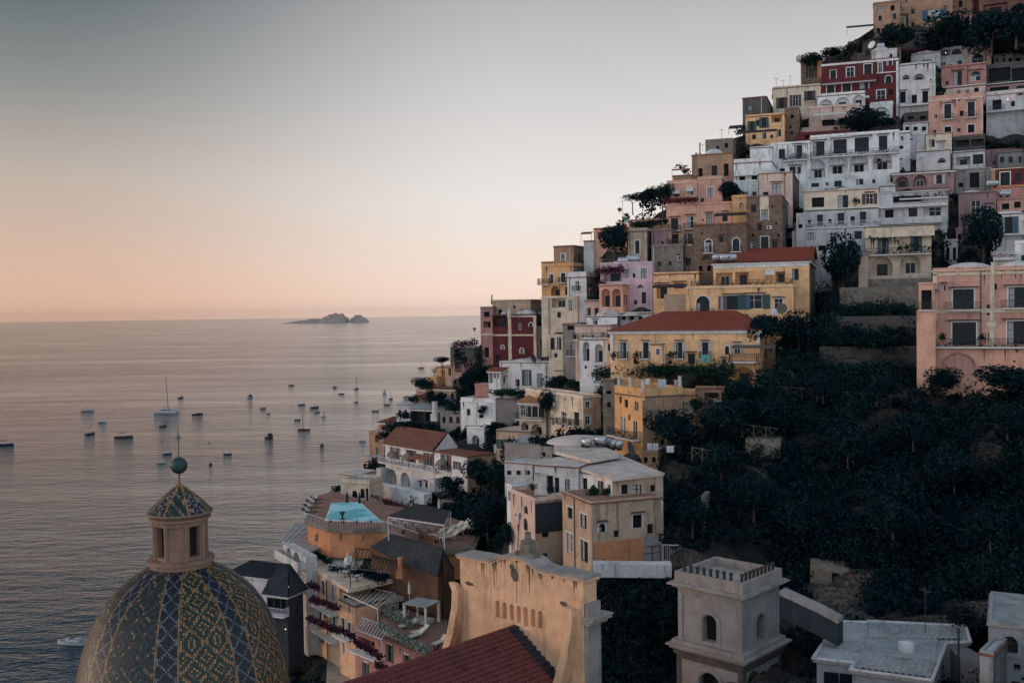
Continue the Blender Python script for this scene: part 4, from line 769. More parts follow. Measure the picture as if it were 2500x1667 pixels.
H_('yellow_villa', 'long yellow villa with hipped red tiled roof and white corner quoins', 1490, 1855, 808, 905, c='yellow', D=135, yaw=20, xr=1905, roof='hip', ridge=2.6, tc='tile',
   ops=[('dmhbW', 1522, 855, 12, 36), ('dmhb', 1577, 855, 12, 36), ('dmhbW', 1658, 855, 13, 36), ('dmhbW', 1722, 855, 13, 36), ('am', 1775, 855, 9, 20), ('dmhW', 1800, 855, 13, 28), ('g', 1880, 850, 14, 24)],
   bands=[(1490, 1855, 806, 815, 'white'), (1490, 1497, 815, 885, 'white'), (1847, 1855, 812, 836, 'white')])
H_('oriel', 'small yellow bay box with an arched window on the front of the long villa', 1588, 1616, 842, 884, c='yellow', D=131.5, yaw=20, t=1.6, ops=[('am', 1606, 859, 8, 14)], par=.05, ext=0, cat='bay')
H_('terrace_house', 'ochre terrace with a brown railing at the right end of the long villa', 1780, 1850, 868, 940, c='ochre', D=130, yaw=19, t=5, ops=[('A', 1815, 917, 46, 44)], bal=[(1782, 1848, 882, 'r')], par=.1)
H_('shed', 'flat roofed annexe with plants behind the right end of the villa', 1850, 1892, 842, 880, c='ochre2', D=137, yaw=19, t=5, ops=[('dG', 1862, 860, 10, 22)], par=.1, cat='annexe')
H_('white_house', 'low white house with chalky roof domes left of the long villa', 1432, 1507, 774, 812, c='white', D=158, yaw=22, xr=1540, sc='grey', dom=[(1475, 62, 14), (1535, 40, 8)], par=.1)
H_('terrace_house', 'pinkish plaster terrace with a slender white frame left of the long villa', 1404, 1490, 796, 836, c='cream2', D=155, yaw=22, t=6, ops=[], par=.1, bal=[(1404, 1488, 828, 'r')])
H_('white_arcade', 'white house with two tall open arches left of the long villa', 1415, 1482, 830, 934, c='white', D=150, yaw=22, ops=[('A', 1431, 858, 16, 46), ('A', 1462, 862, 19, 44), ('a', 1430, 896, 5, 8)], par=.2)
H_('house', 'narrow yellow strip house between the white arcade and the villa', 1481, 1492, 834, 890, c='yellow', D=149, yaw=22, t=5, ops=[('w', 1487, 848, 5, 16)])
H_('cream_house', 'cream house with two long windows under overgrown planting', 1340, 1374, 822, 886, c='cream', D=164, yaw=24, ops=[('w', 1349, 839, 9, 27), ('w', 1365, 839, 9, 27)], par=.2)
H_('grey_house', 'grey plaster house with a blue balcony door left of the white arcade', 1374, 1416, 794, 884, c='grey', D=161, yaw=24, ops=[('db', 1404, 852, 18, 30), ('g', 1393, 800, 14, 10)], par=.2)
H_('red_house', 'dark red house with cream bands, oval windows and white roof domes', 1202, 1310, 770, 896, c='red', D=186, yaw=22, xr=1322, sc='grey', ops=[('am', 1296, 793, 6, 9), ('am', 1227, 848, 6, 9), ('am', 1274, 857, 7, 12), ('L', 1220, 784, 32, 28)],
   bands=[(1241, 1249, 762, 890, 'cream'), (1303, 1310, 770, 890, 'cream'), (1202, 1241, 816, 820, 'cream'), (1249, 1303, 816, 820, 'cream'), (1249, 1303, 770, 774, 'cream')], dom=[(1279, 50, 12), (1228, 26, 8)], par=.1)
H_('red_house', 'narrow dark red wing with hanging plants on the left skyline', 1176, 1203, 778, 896, c='rose', D=188, yaw=24, ops=[('L', 1189, 792, 18, 16), ('g', 1188, 860, 10, 22)], bands=[(1176, 1203, 814, 818, 'cream')], par=.1)
H_('stone_house', 'grey brown house with a flat roof above the dark red domed house', 1202, 1296, 735, 782, c='beige', D=196, yaw=22, ops=[('g', 1256, 749, 5, 6)], par=.15)
H_('white_house', 'white flat roofed house with a green door and roof domes', 1220, 1342, 886, 956, c='white', D=175, yaw=24, xr=1409, sc='beige', dom=[(1275, 70, 8), (1366, 60, 10)], ops=[('pG', 1286, 922, 10, 36), ('p', 1319, 928, 12, 30)], par=.15, cor='mauve')
H_('annexe', 'white corner annexe with a red tiled lean to roof', 1193, 1222, 906, 950, c='white', D=172, yaw=30, xr=1240, roof='shed', ridge=.5, ops=[('p', 1199, 920, 8, 28), ('w', 1208, 917, 4, 12), ('w', 1216, 917, 4, 12)], cat='annexe', t=4)
H_('hut', 'small yellow hut with a grey vault roof among terrace plants', 1355, 1400, 906, 938, c='cream', D=163, yaw=24, dom=[(1384, 50, 8)], t=6, par=.1, cat='hut')
H_('cream_house', 'pale pinkish house with terracotta pots on its long flat roof', 1284, 1424, 962, 1052, c='cream', yaw=64, D=150, xr=1467, sc='beige', ops=[('w', 1379, 975, 5, 9), ('dmb', 1377, 1020, 11, 28), ('dmb', 1408, 1022, 11, 30), ('wm', 1435, 988, 10, 15), ('wm', 1435, 1026, 11, 20)], par=.25, cor='white')
H_('conservatory', 'glazed veranda with an orange roof over cream arches', 1268, 1332, 983, 1068, c='cream', yaw=24, D=152, xr=1364, sc='beige', roof='shed', ridge=.8, rc='orroof', ops=[('w', 1276, 1002, 10, 24), ('w', 1290, 1004, 12, 24), ('w', 1306, 1005, 12, 24), ('w', 1322, 1006, 12, 24), ('w', 1342, 1002, 8, 22), ('w', 1354, 1000, 8, 22), ('A', 1281, 1042, 18, 24), ('A', 1310, 1048, 26, 26)], bal=[(1266, 1330, 1022, 'r')], t=7)
H_('white_house', 'low white house with a small window above the gazebo garden', 1125, 1210, 982, 1034, c='white', D=171, yaw=30, xr=1268, ops=[('wm', 1144, 1006, 7, 15), ('w', 1175, 1016, 10, 8)], par=.6)
H_('vaulted_house', 'grey vaulted store behind the low white house', 1212, 1282, 975, 1005, c='grey', D=168, yaw=24, dom=[(1245, 66, 14)], par=.05, t=7)
H_('restaurant', 'dim glazed restaurant with a grey hipped roof', 1002, 1090, 1000, 1036, c='slate', D=183, yaw=30, roof='hip', ridge=2.0, rc='roofg', ops=[('g', 1020, 1016, 24, 22), ('g', 1052, 1018, 24, 22), ('g', 1080, 1018, 14, 20)], cat='restaurant')
chimney(1062, 1022, 42, 13, 178, 'broad white block chimney in front of the dim restaurant', W['white2'])
H_('orange_house', 'orange house wall with plants on top of the left skyline', 1064, 1104, 898, 934, c='ochre', D=192, yaw=28, ops=[('g', 1098, 908, 6, 16)], par=.15)
H_('orange_house', 'small orange house with a side arch on the left skyline', 1046, 1066, 922, 954, c='ochre', D=190, yaw=30, ops=[('A', 1055, 938, 8, 22)], par=.1)
H_('stone_house', 'peeling pinkish stone house behind the garden steps', 1088, 1120, 922, 960, c='beige', D=188, yaw=28, ops=[('g', 1110, 934, 6, 12)], par=.1)
H_('red_house', 'dark red house with cream pillar and stair on the left skyline', 1105, 1162, 880, 930, c='rose', D=190, yaw=26, ops=[('L', 1118, 896, 16, 26), ('A', 1150, 914, 10, 18)], bands=[(1143, 1148, 876, 918, 'cream2')], par=.1)
H_('red_pavilion', 'brick red pavilion on the lower left skyline', 1016, 1040, 954, 976, c='rose', D=188, yaw=30, t=6, par=.1, cor='cream')
H_('red_wall', 'red garden pier with an orange cap behind the low white house', 1160, 1192, 940, 985, c='rose', D=176, yaw=28, t=4, par=.1, cor='orange', cat='wall')
H_('ochre_house', 'ochre house with arch behind the white arcaded villa', 902, 944, 1058, 1135, c='ochre2', D=186, yaw=40, ops=[('A', 920, 1070, 9, 20), ('p', 922, 1106, 7, 26)], par=.15)
H_('orange_house', 'orange end wall rising behind the villa eaves', 922, 960, 1045, 1090, c='ochre', D=192, yaw=36, ops=[('A', 928, 1062, 9, 18)], par=.1)
# the arcaded villa by the pool
H_('arcaded_villa', 'white villa with brown tiled roof and hooded brown shuttered windows', 942, 1141, 1100, 1204, c='white', yaw=50, D=166, xr=1205, sc='beige', roof='none', ops=[('dmB', 964, 1101, 10, 36), ('dmB', 1004, 1108, 10, 38), ('dmB', 1047, 1118, 11, 38), ('dmBb', 1089, 1127, 11, 36), ('pB', 1116, 1136, 8, 18),
   ('A', 957, 1164, 22, 38), ('A', 989, 1172, 22, 38), ('w', 1160, 1150, 14, 22)], bal=[(936, 1072, 1138, 'rw')], ext=5)
H_('beige_house', 'tall beige house with orange ground storey and stained walls', 1374, 1443, 1218, 1392, c='beige', yaw=69, D=103, xr=1619, sc='beige', rc='terra', par=.12,
   ops=[('wm', 1392, 1252, 11, 26), ('wm', 1425, 1272, 14, 32), ('wm', 1391, 1325, 13, 44), ('wm', 1427, 1345, 16, 48), ('wmh', 1556, 1272, 19, 30), ('amh', 1470, 1288, 14, 20), ('a', 1471, 1366, 20, 30), ('p', 1594, 1356, 36, 44)],
   bands=[(1447, 1572, 1318, 1388, 'orange'), (1572, 1619, 1312, 1328, 'roofg'), (1443, 1447, 1222, 1388, 'cream2'), (1614, 1619, 1222, 1388, 'cream')])
H_('beige_upper_floor', 'set back upper storey of the tall beige house with closed shutters', 1478, 1495, 1164, 1226, c='white', yaw=69, D=104.0, xr=1619, sc='beige', rc='roofp', par=0, cor='roofp', ops=[('p', 1556, 1199, 18, 30), ('g', 1557, 1222, 16, 6)], ext=0, cat='upper floor')
H_('beige_house', 'plain beige house with a dark patched wall and a planted roof terrace', 1248, 1306, 1213, 1385, c='cream2', yaw=66, D=111, xr=1374, sc='beige', rc='terra', par=.25, ops=[('a', 1284, 1244, 8, 18), ('a', 1283, 1280, 9, 28)], bands=[(1307, 1373, 1226, 1298, 'slate')])
H_('white_annexe', 'white side bay with an open top floor left of the plain beige house', 1238, 1250, 1186, 1320, c='white', yaw=66, D=116, t=4, ops=[('g', 1244, 1210, 6, 22)], par=.05, cat='annexe')
H_('ochre_tenement', 'ochre apartment house with four white chimneys and dark doors', 1501, 1569, 966, 1100, c='ochre', yaw=66, D=127, xr=1668, sc='ochre2', rc='terra', par=1.0, ops=[('w', 1515, 976, 5, 15), ('w', 1529, 985, 7, 18), ('w', 1554, 991, 8, 20), ('d', 1521, 1038, 10, 38), ('d', 1551, 1050, 8, 40), ('L', 1598, 1040, 18, 24)], bal=[(1500, 1566, 1066, 'r')])
H_('ochre_wing', 'ochre wing with a green shuttered window right of the tenement', 1668, 1698, 966, 1060, c='ochre', yaw=20, D=130, xr=1720, sc='ochre2', rc='terra', par=.8, ops=[('pG', 1681, 994, 18, 22), ('wmh', 1677, 1033, 10, 16)], t=8)
H_('garden_wall', 'low ochre wall with piers and laundry behind the tenement', 1698, 1776, 950, 985, c='ochre2', yaw=18, D=130, t=4, cat='wall', ops=[('L', 1738, 965, 36, 14)], par=.3)
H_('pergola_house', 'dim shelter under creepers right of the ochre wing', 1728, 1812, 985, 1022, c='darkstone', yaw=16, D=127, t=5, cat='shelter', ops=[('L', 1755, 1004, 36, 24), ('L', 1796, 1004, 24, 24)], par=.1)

# smaller houses and rooms wedged between the larger ones
def auto_ops(x0, x1, yt, yb, k, n, top=.3, wh=.34, ww=.42):
    st = (x1 - x0) / n; return [(k, x0 + st * (i + .5), yt + (yb - yt) * (top + wh / 2) + .0, st * ww, (yb - yt) * wh) for i in range(n)]
for i, (nm, lab, x0, x1, yt, yb, c, k, n, kw) in enumerate((
 ('lean_to', 'dark lean to roofs wedged under the grey white house', 2208, 2268, 277, 300, 'darkstone', 'g', 2, dict(D=205)),
 ('shed', 'tiny white shed with one window left of the pink balcony house', 2205, 2266, 302, 328, 'white2', 'g', 3, dict(D=199)),
 ('terrace_room', 'pale terrace room with a rounded end left of the red tiled roof', 2148, 2186, 456, 500, 'white2', 'g', 1, dict(D=172)),
 ('outer_stair', 'white outer stair block left of the old white apartment house', 1944, 1964, 520, 612, 'white2', 'g', 1, dict(D=168, wh=.1)),
 ('house', 'white rooms half hidden behind the tree left of the tower house', 1791, 1852, 444, 486, 'white', 'd', 3, dict(D=180)),
 ('terrace_house', 'open skyline terrace house left of the stone block house', 1322, 1354, 642, 672, 'ochre2', 'L', 1, dict(D=186)),
 ('terrace_house', 'pinkish low parapet house left of the grey brown flat roof', 1173, 1203, 752, 784, 'mauve', 'g', 1, dict(D=197)),
 ('lean_to', 'brown lean to with a tiled roof under the orange skyline houses', 1062, 1112, 950, 985, 'beige', 'g', 3, dict(D=186, roof='shed', rc='tilebr', ridge=.6)),
 ('house', 'low grey shore house with small openings behind the restaurant', 968, 1012, 990, 1024, 'white2', 'g', 3, dict(D=187, roof='shed', rc='roofw', ridge=.8)),
 ('house', 'red brown roofed hut at the lowest left skyline', 926, 962, 1032, 1060, 'rose', 'g', 2, dict(D=191, roof='shed', rc='tilebr', ridge=.6)),
 ('house', 'white room with an arched door behind the villa roof', 1140, 1182, 1046, 1092, 'white', 'A', 1, dict(D=168, wh=.6)),
 ('house', 'grey low house with green doors under the cream arches', 1212, 1296, 1054, 1096, 'beige', 'dG', 4, dict(D=152, wh=.5)),
 ('house', 'dim rooms between the low white house and the villa roof', 1075, 1126, 1006, 1046, 'grey', 'g', 3, dict(D=176)),
 ('rock_house', 'brown rocky wall with ragged ochre plaster left of the tenement', 1472, 1500, 930, 1010, 'stone', 'g', 1, dict(D=136, wh=.1)),
 ('shed', 'little ochre shed under the tenement balcony', 1566, 1606, 1106, 1140, 'ochre2', 'g', 2, dict(D=121)),
 ('ruin', 'pale thin pillared ruin in the dark garden', 2306, 2338, 588, 646, 'white2', 'g', 2, dict(D=160, wh=.5)),
 ('roof_room', 'small white rooftop rooms between the lavender house and the villa', 1512, 1594, 766, 788, 'white2', 'g', 4, dict(D=158)),
 ('arcade', 'white arcade base under the house with the green door', 1192, 1266, 958, 988, 'white2', 'A', 3, dict(D=172, wh=.6)),
 ('house', 'small cream shore house behind the pool house', 832, 872, 1160, 1184, 'cream', 'g', 2, dict(D=166)),
 ('house', 'pinkish house peeping out left of the villa balcony', 884, 908, 1120, 1160, 'cream2', 'w', 2, dict(D=182)),
 ('house', 'small grey house with a hatch above the villa garden', 1206, 1236, 1090, 1124, 'white2', 'w', 2, dict(D=161)),
 ('terrace_house', 'white railed terrace with a glass door behind the planted roof', 1232, 1300, 1132, 1160, 'white2', 'd', 3, dict(D=136)),
 ('house', 'narrow yellow house beside the narrow white house', 1428, 1466, 736, 790, 'cream2', 'w', 2, dict(D=172)),
 ('house', 'dark recessed house right of the dark red domed house', 1312, 1340, 800, 896, 'darkstone', 'g', 1, dict(D=180, wh=.2)),
 ('house', 'pale house with two balconies above the brown house with the red strip', 1640, 1694, 604, 650, 'ochre2', 'd', 2, dict(D=165)),
 ('house', 'brick annexe behind the two tanks of the yellow mansion', 1700, 1742, 640, 672, 'brick', 'g', 2, dict(D=156)),
 ('house', 'grey house with four small windows right of the mauve stone house', 2436, 2520, 372, 410, 'grey', 'w', 4, dict(D=184)),
 ('house', 'pale two windowed room above the glazed shed', 2426, 2474, 134, 160, 'white2', 'w', 3, dict(D=232)),
 ('house', 'dusky terrace room right of the curved gable', 2500, 2540, 540, 600, 'white2', 'g', 1, dict(D=156)),
 ('house', 'low mauve room between the tanks and the stained mauve house', 2334, 2352, 560, 600, 'mauve', 'g', 1, dict(D=165)),
 ('stone_house', 'rubble house with a balcony under the top ochre house', 2136, 2200, 122, 152, 'stone', 'g', 3, dict(D=232)),
 ('house', 'beige upper room at the right of the top ochre house', 2326, 2372, 36, 66, 'rose', 'g', 2, dict(D=248)),
 ('garden_wall', 'short dry stone wall beside the pole fence', 2120, 2215, 996, 1022, 'darkstone', 'n', 1, dict(D=120, wh=.05)),
 ('garden_wall', 'low rubble wall deep in the ravine', 1820, 1905, 1072, 1096, 'stone', 'n', 1, dict(D=115, wh=.05)),
 ('garden_wall', 'crumbling pier of masonry rising from the ravine', 1712, 1722, 1210, 1330, 'stone', 'n', 1, dict(D=104, wh=.02)),
)):
    wh = kw.pop('wh', .36); wall = nm in ('garden_wall', 'outer_stair')
    H_(nm, lab, x0, x1, yt, yb, c=c, yaw=kw.pop('yaw', 20 if x0 > 1300 else 30), t=kw.pop('t', 3 if wall else 5), par=.15, cat='wall' if wall else nm.replace('_', ' '), roof=kw.pop('roof', 'none' if wall else 'flat'), ops=auto_ops(x0, x1, yt, yb, k, n, .95 - wh if k[0] in 'dAL' else .3, wh), **kw)
# ---------------------------------------------------------------- villa roof
def villa_roof():
    z = None
    root = [o for o in col.objects if o.name.startswith('arcaded_villa') and o.parent is None][0]
    a = R(50); U = Vector((math.cos(a), -math.sin(a), 0)); Wd = Vector((math.sin(a), math.cos(a), 0)); P0 = root.location
    wl = [c for c in col.objects if c.parent == root and c.name.startswith('wall')][0]; H = max(v.co.z for v in wl.data.vertices); L = max(v.co.x for v in wl.data.vertices); t = max(v.co.y for v in wl.data.vertices)
    Lt = L * .62; mb = MB(); tileface(mb, (-.4, -.5, H), (Lt, -.5, H), (Lt, t * .55, H + 2.9), (-.4, t * .55, H + 2.9), .42, .5); tileface(mb, (Lt, t + .4, H), (-.4, t + .4, H), (-.4, t * .55, H + 2.9), (Lt, t * .55, H + 2.9), .42, .5)
    mb.build('tiled_roof', W['tilebr'], root)
    mb = MB(); mb.quad([(Lt, 0, H), (Lt, t, H), (Lt, t * .55, H + 2.8)]); mb.quad([(0, 0, H), (0, t * .55, H + 2.8), (0, t, H)]); mb.build('gable_wall', W['white'], root)
    mb = MB(); mb.box(Lt + .01, L + .2, -.2, t + .2, H + .003, H + .22); mb.build('flat_roof', W['tilebr'], root); mb = MB(); mb.box(-.3, Lt, -.35, t + .3, H - .25, H - .03); mb.build('eaves', TRIM, root)
    for s_ in (0.085, .285, .49, .70):                  # round canopies over the upper windows
        mb = MB(); mb.smooth = True; mb.ellipsoid((L * s_ + .3, 0, H - 2.0), (1.25, 1.0, 1.1), 16, 5); mb.build('round_canopy', W['stone'], root)
    mb = MB(); mb.box(-.6, .9, -1.6, -.1, -5, 3.0); mb.build('corner_pier', W['white2'], root); mb = MB(); mb.box(L * .66, L * .66 + 1.3, -1.6, -.1, -5, 3.0); mb.build('corner_pier', W['white2'], root)
villa_roof()
terrain()

# ---------------------------------------------------------------- church facade with scroll gable (seen from behind)
def church():
    a = R(44); U = Vector((math.cos(a), -math.sin(a), 0)); Wd = Vector((math.sin(a), math.cos(a), 0))
    D0 = 82.0; P0 = P(1123, 1362, D0); z1 = P0.z; Q = P0
    def sv(px, py): p = onplane(px, py, Q, Wd); return ((p - P0).dot(U), p.z)
    zb = 26.0; root = empty('church_facade', (P0.x, P0.y, zb), -a, 'peach church facade with a curved gable and seven small niches', 'church facade')
    outline = [sv(x, y) for x, y in ((1123, 1360), (1160, 1366), (1202, 1374), (1214, 1366), (1228, 1362), (1244, 1362), (1256, 1364), (1277, 1366), (1296, 1378), (1310, 1392), (1326, 1398), (1352, 1402), (1385, 1409), (1424, 1418))]
    L = outline[-1][0]; th = 1.5
    # niches: seven round-headed recesses
    nic = []
    for x, y0, y1 in ((1214.5, 1465, 1506), (1231.5, 1470, 1510), (1249, 1474, 1514), (1266, 1478, 1520), (1283, 1481, 1528), (1301, 1486, 1529), (1319, 1490, 1533)):
        s, v1 = sv(x, y0); _, v0 = sv(x, y1); nic.append(dict(s0=s - .23, s1=s + .23, v0=v0 - zb, v1=v1 - zb, r=.35, arch=True, k='n'))
    ztop = min(o[1] for o in outline) - .02 - zb
    mb = MB(); fm = lambda s, d, v: (s, d, v); wallface(mb, fm, L, 0, ztop, nic)
    for i in range(len(outline) - 1):
        (s0, v0), (s1, v1) = outline[i], outline[i + 1]
        if max(v0, v1) - zb > ztop: mb.quad([(s0, 0, ztop), (s1, 0, ztop), (s1, 0, v1 - zb), (s0, 0, v0 - zb)]); mb.quad([(s0, th, ztop), (s1, th, ztop), (s1, th, v1 - zb), (s0, th, v0 - zb)])
    mb.quad([(0, th, 0), (0, th, ztop), (L, th, ztop), (L, th, 0)]); mb.quad([(L, 0, 0), (L, th, 0), (L, th, outline[-1][1] - zb), (L, 0, outline[-1][1] - zb)]); mb.quad([(0, 0, 0), (0, th, 0), (0, th, outline[0][1] - zb), (0, 0, outline[0][1] - zb)])
    mb.build('wall', W['peach'], root)
    mb = MB(); mb2 = MB()
    for i in range(len(outline) - 1):
        (s0, v0), (s1, v1) = outline[i], outline[i + 1]; v0 -= zb; v1 -= zb
        if i == 0: s0 -= .25
        if i == len(outline) - 2: s1 += .25
        for m_, d0, d1, h0, h1 in ((mb, -.28, th + .28, .10, .28), (mb2, -.14, th + .14, -.08, .098)):
            k = len(m_.v); m_.v += [(s0, d0, v0 + h0), (s1, d0, v1 + h0), (s1, d1, v1 + h0), (s0, d1, v0 + h0), (s0, d0, v0 + h1), (s1, d0, v1 + h1), (s1, d1, v1 + h1), (s0, d1, v0 + h1)]
            for q in ((0, 3, 2, 1), (4, 5, 6, 7), (0, 1, 5, 4), (1, 2, 6, 5), (2, 3, 7, 6), (3, 0, 4, 7)): m_.f.append(tuple(k + i_ for i_ in q)); m_.mi.append(0)
    mb.build('coping', W['coping'], root); mb2.build('cornice', W['peach'], root)
    # broken pedestal with finial at the crown of the gable
    s, v = sv(1272, 1366); v -= zb; mb = MB(); mb.prism([(s - .9, .3), (s + .9, .3), (s + .9, 1.3), (s - .9, 1.3)], v, v + .5); mb.prism([(s - .45, .4), (s + .45, .4), (s + .45, 1.2), (s - .45, 1.2)], v + .5, v + 1.2)
    mb.lathe([(.55, v + 1.2), (.6, v + 1.35), (.3, v + 1.45), (.22, v + 1.9), (.3, v + 2.0)], (s, .8, 0), 10); mb.build('pedestal', W['stone'], root)
    mb = MB(); a0 = Vector((s - .6, .2, v + .2)); mb.bar(a0, a0 + Vector((.35, 0, 3.3)), .035); mb.bar(a0, a0 + Vector((.2, -.3, -1)), .03); mb.bar(a0 + Vector((.2, -.3, -1)), a0 + Vector((.22, -.36, -3.6)), .02); mb.build('lightning_rod', IRON, root)
    mb = MB(); 
    for cx, cy, r, sq in ((s - .7, v - 1.3, .42, 1.3), (s - .95, v - .75, .3, 1), (.95, v - 2.9, .36, .5), (1.3, v - 2.9, .3, .45), (L - 1.9, v - 2.6, .4, .5), (L - 1.4, v - 2.9, .22, 1.4)):
        n = 9; mb.quad([(cx + r * math.cos(2 * math.pi * i / n) * (1 + .2 * math.sin(i * 5)), -.006, cy + r * sq * math.sin(2 * math.pi * i / n)) for i in range(n)])
    g = random.Random(5); st = MB()
    for i in range(26):
        s_ = g.uniform(.3, L - .3); k_ = max(j for j in range(len(outline) - 1) if outline[j][0] <= s_ + .001); (sa, va), (sb, vb) = outline[k_], outline[k_ + 1]; vt = va + (vb - va) * (s_ - sa) / max(.01, sb - sa) - zb - .1
        w0 = g.uniform(.03, .16) * (1.6 if i % 5 == 0 else 1); ln = g.uniform(.2, .9) * g.choice([1, 1, 1.5, 3.2]); n_ = 7; q = MB()
        q.quad([(s_ - w0 * (1 - j / n_) * g.uniform(.4, 1), -.004 - i * .0002, vt - ln * j / n_) for j in range(n_)] + [(s_ + w0 * (1 - j / n_) * g.uniform(.4, 1), -.004 - i * .0002, vt - ln * j / n_) for j in range(n_ - 1, -1, -1)]); q.build('rain_stain', STAIN, root)
    mb.build('bare_render_patch', plain('bare_grey_render', (.11, .09, .085), .95), root)
    # scroll buttresses left and right
    for nm, pts, dw in (('l', [(1112, 1420, .5), (1121, 1440, .45), (1123, 1480, .45), (1117, 1540, .5), (1106, 1600, .7), (1096, 1640, 1.2)], -1), ('r', [(1395, 1480, .5), (1398, 1500, .45), (1398, 1540, .45), (1394, 1600, .55), (1388, 1650, .8), (1378, 1700, 1.2)], 1)):
        mb = MB(); q = [sv(x, y) for x, y, w_ in pts]; wd = .36
        for i in range(len(q) - 1):
            (s0, v0), (s1, v1) = q[i], q[i + 1]; v0 -= zb; v1 -= zb; k = len(mb.v); y0, y1 = -.45 - .05 * i * i, -.45 - .05 * (i + 1) ** 2
            mb.v += [(s0 - wd, y0, v0), (s0 + wd, y0, v0), (s0 + wd, -.002, v0), (s0 - wd, -.002, v0), (s1 - wd, y1, v1), (s1 + wd, y1, v1), (s1 + wd, -.002, v1), (s1 - wd, -.002, v1)]
            for f in ((0, 1, 2, 3), (4, 7, 6, 5), (0, 4, 5, 1), (1, 5, 6, 2), (3, 2, 6, 7), (0, 3, 7, 4)): mb.f.append(tuple(k + i_ for i_ in f)); mb.mi.append(0)
        mb.build('scroll_buttress', W['peach'], root)
    # side return and projecting cornice on the right
    v = outline[-1][1] - zb; mb = MB(); mb.box(L + .003, L + .3, .1, th + .1, 0, v - 1.7); mb.build('side_wall', W['coping'], root)
    mb = MB(); mb.box(L + .0, L + 1.0, -.2, th + .6, v - 2.9, v - 2.65); mb.box(L, L + .7, -.1, th + .4, v - 3.2, v - 2.9); mb.box(L, L + 1.08, -.25, th + .7, v - 2.648, v - 2.58); mb.build('side_cornice', W['coping'], root)
    # nave roof of plum red tiles running from the facade towards the camera
    sA, vA = sv(1258, 1528); vA -= zb; r2 = empty('nave_roof', root.location, -a, 'plum red tiled nave roof running up to the peach church facade', 'roof')
    sR, vR = sv(1368, 1655); vR -= zb; slope = (vA - vR) / (sR - sA); half = 7.2
    mb = MB(); tileface(mb, (sA + half, -21, vA - slope * half), (sA + half, -.02, vA - slope * half), (sA, -.02, vA), (sA, -21, vA), .32, .42, .085, 0, .11); mb.build('tiles', W['tilech'], r2)
    mb = MB(); tileface(mb, (sA - half, -.02, vA - slope * half), (sA - half, -21, vA - slope * half), (sA, -21, vA), (sA, -.02, vA), .27, .36, .05); mb.build('tiles', W['tilech'], r2)
    mb = MB(); n = 55
    for i in range(n): y = -21 + 21 * i / n; mb.bar((sA, y, vA + .02), (sA, y + .42, vA + .05), .15, .12, 8)
    mb.build('ridge_tiles', W['tilech'], r2)
    mb = MB(); k = 16
    for i in range(k): t0, t1 = i / k, (i + 1) / k; mb.box(sA + half * t0, sA + half * t1, -.8, -.02, vA - slope * half * t1 + .02, vA - slope * half * t0 + .1)
    mb.build('flashing', W['slate'], r2)
    mb = MB(); mb.quad([(sA - half, -21, 0), (sA + half, -21, 0), (sA + half, -21, vA - slope * half - .1), (sA, -21, vA - .1), (sA - half, -21, vA - slope * half - .1)])
    for x in (sA - half, sA + half): mb.quad([(x, -21, 0), (x, 0, 0), (x, 0, vA - slope * half - .1), (x, -21, vA - slope * half - .1)])
    mb.build('nave_wall', W['peach'], r2)
church()

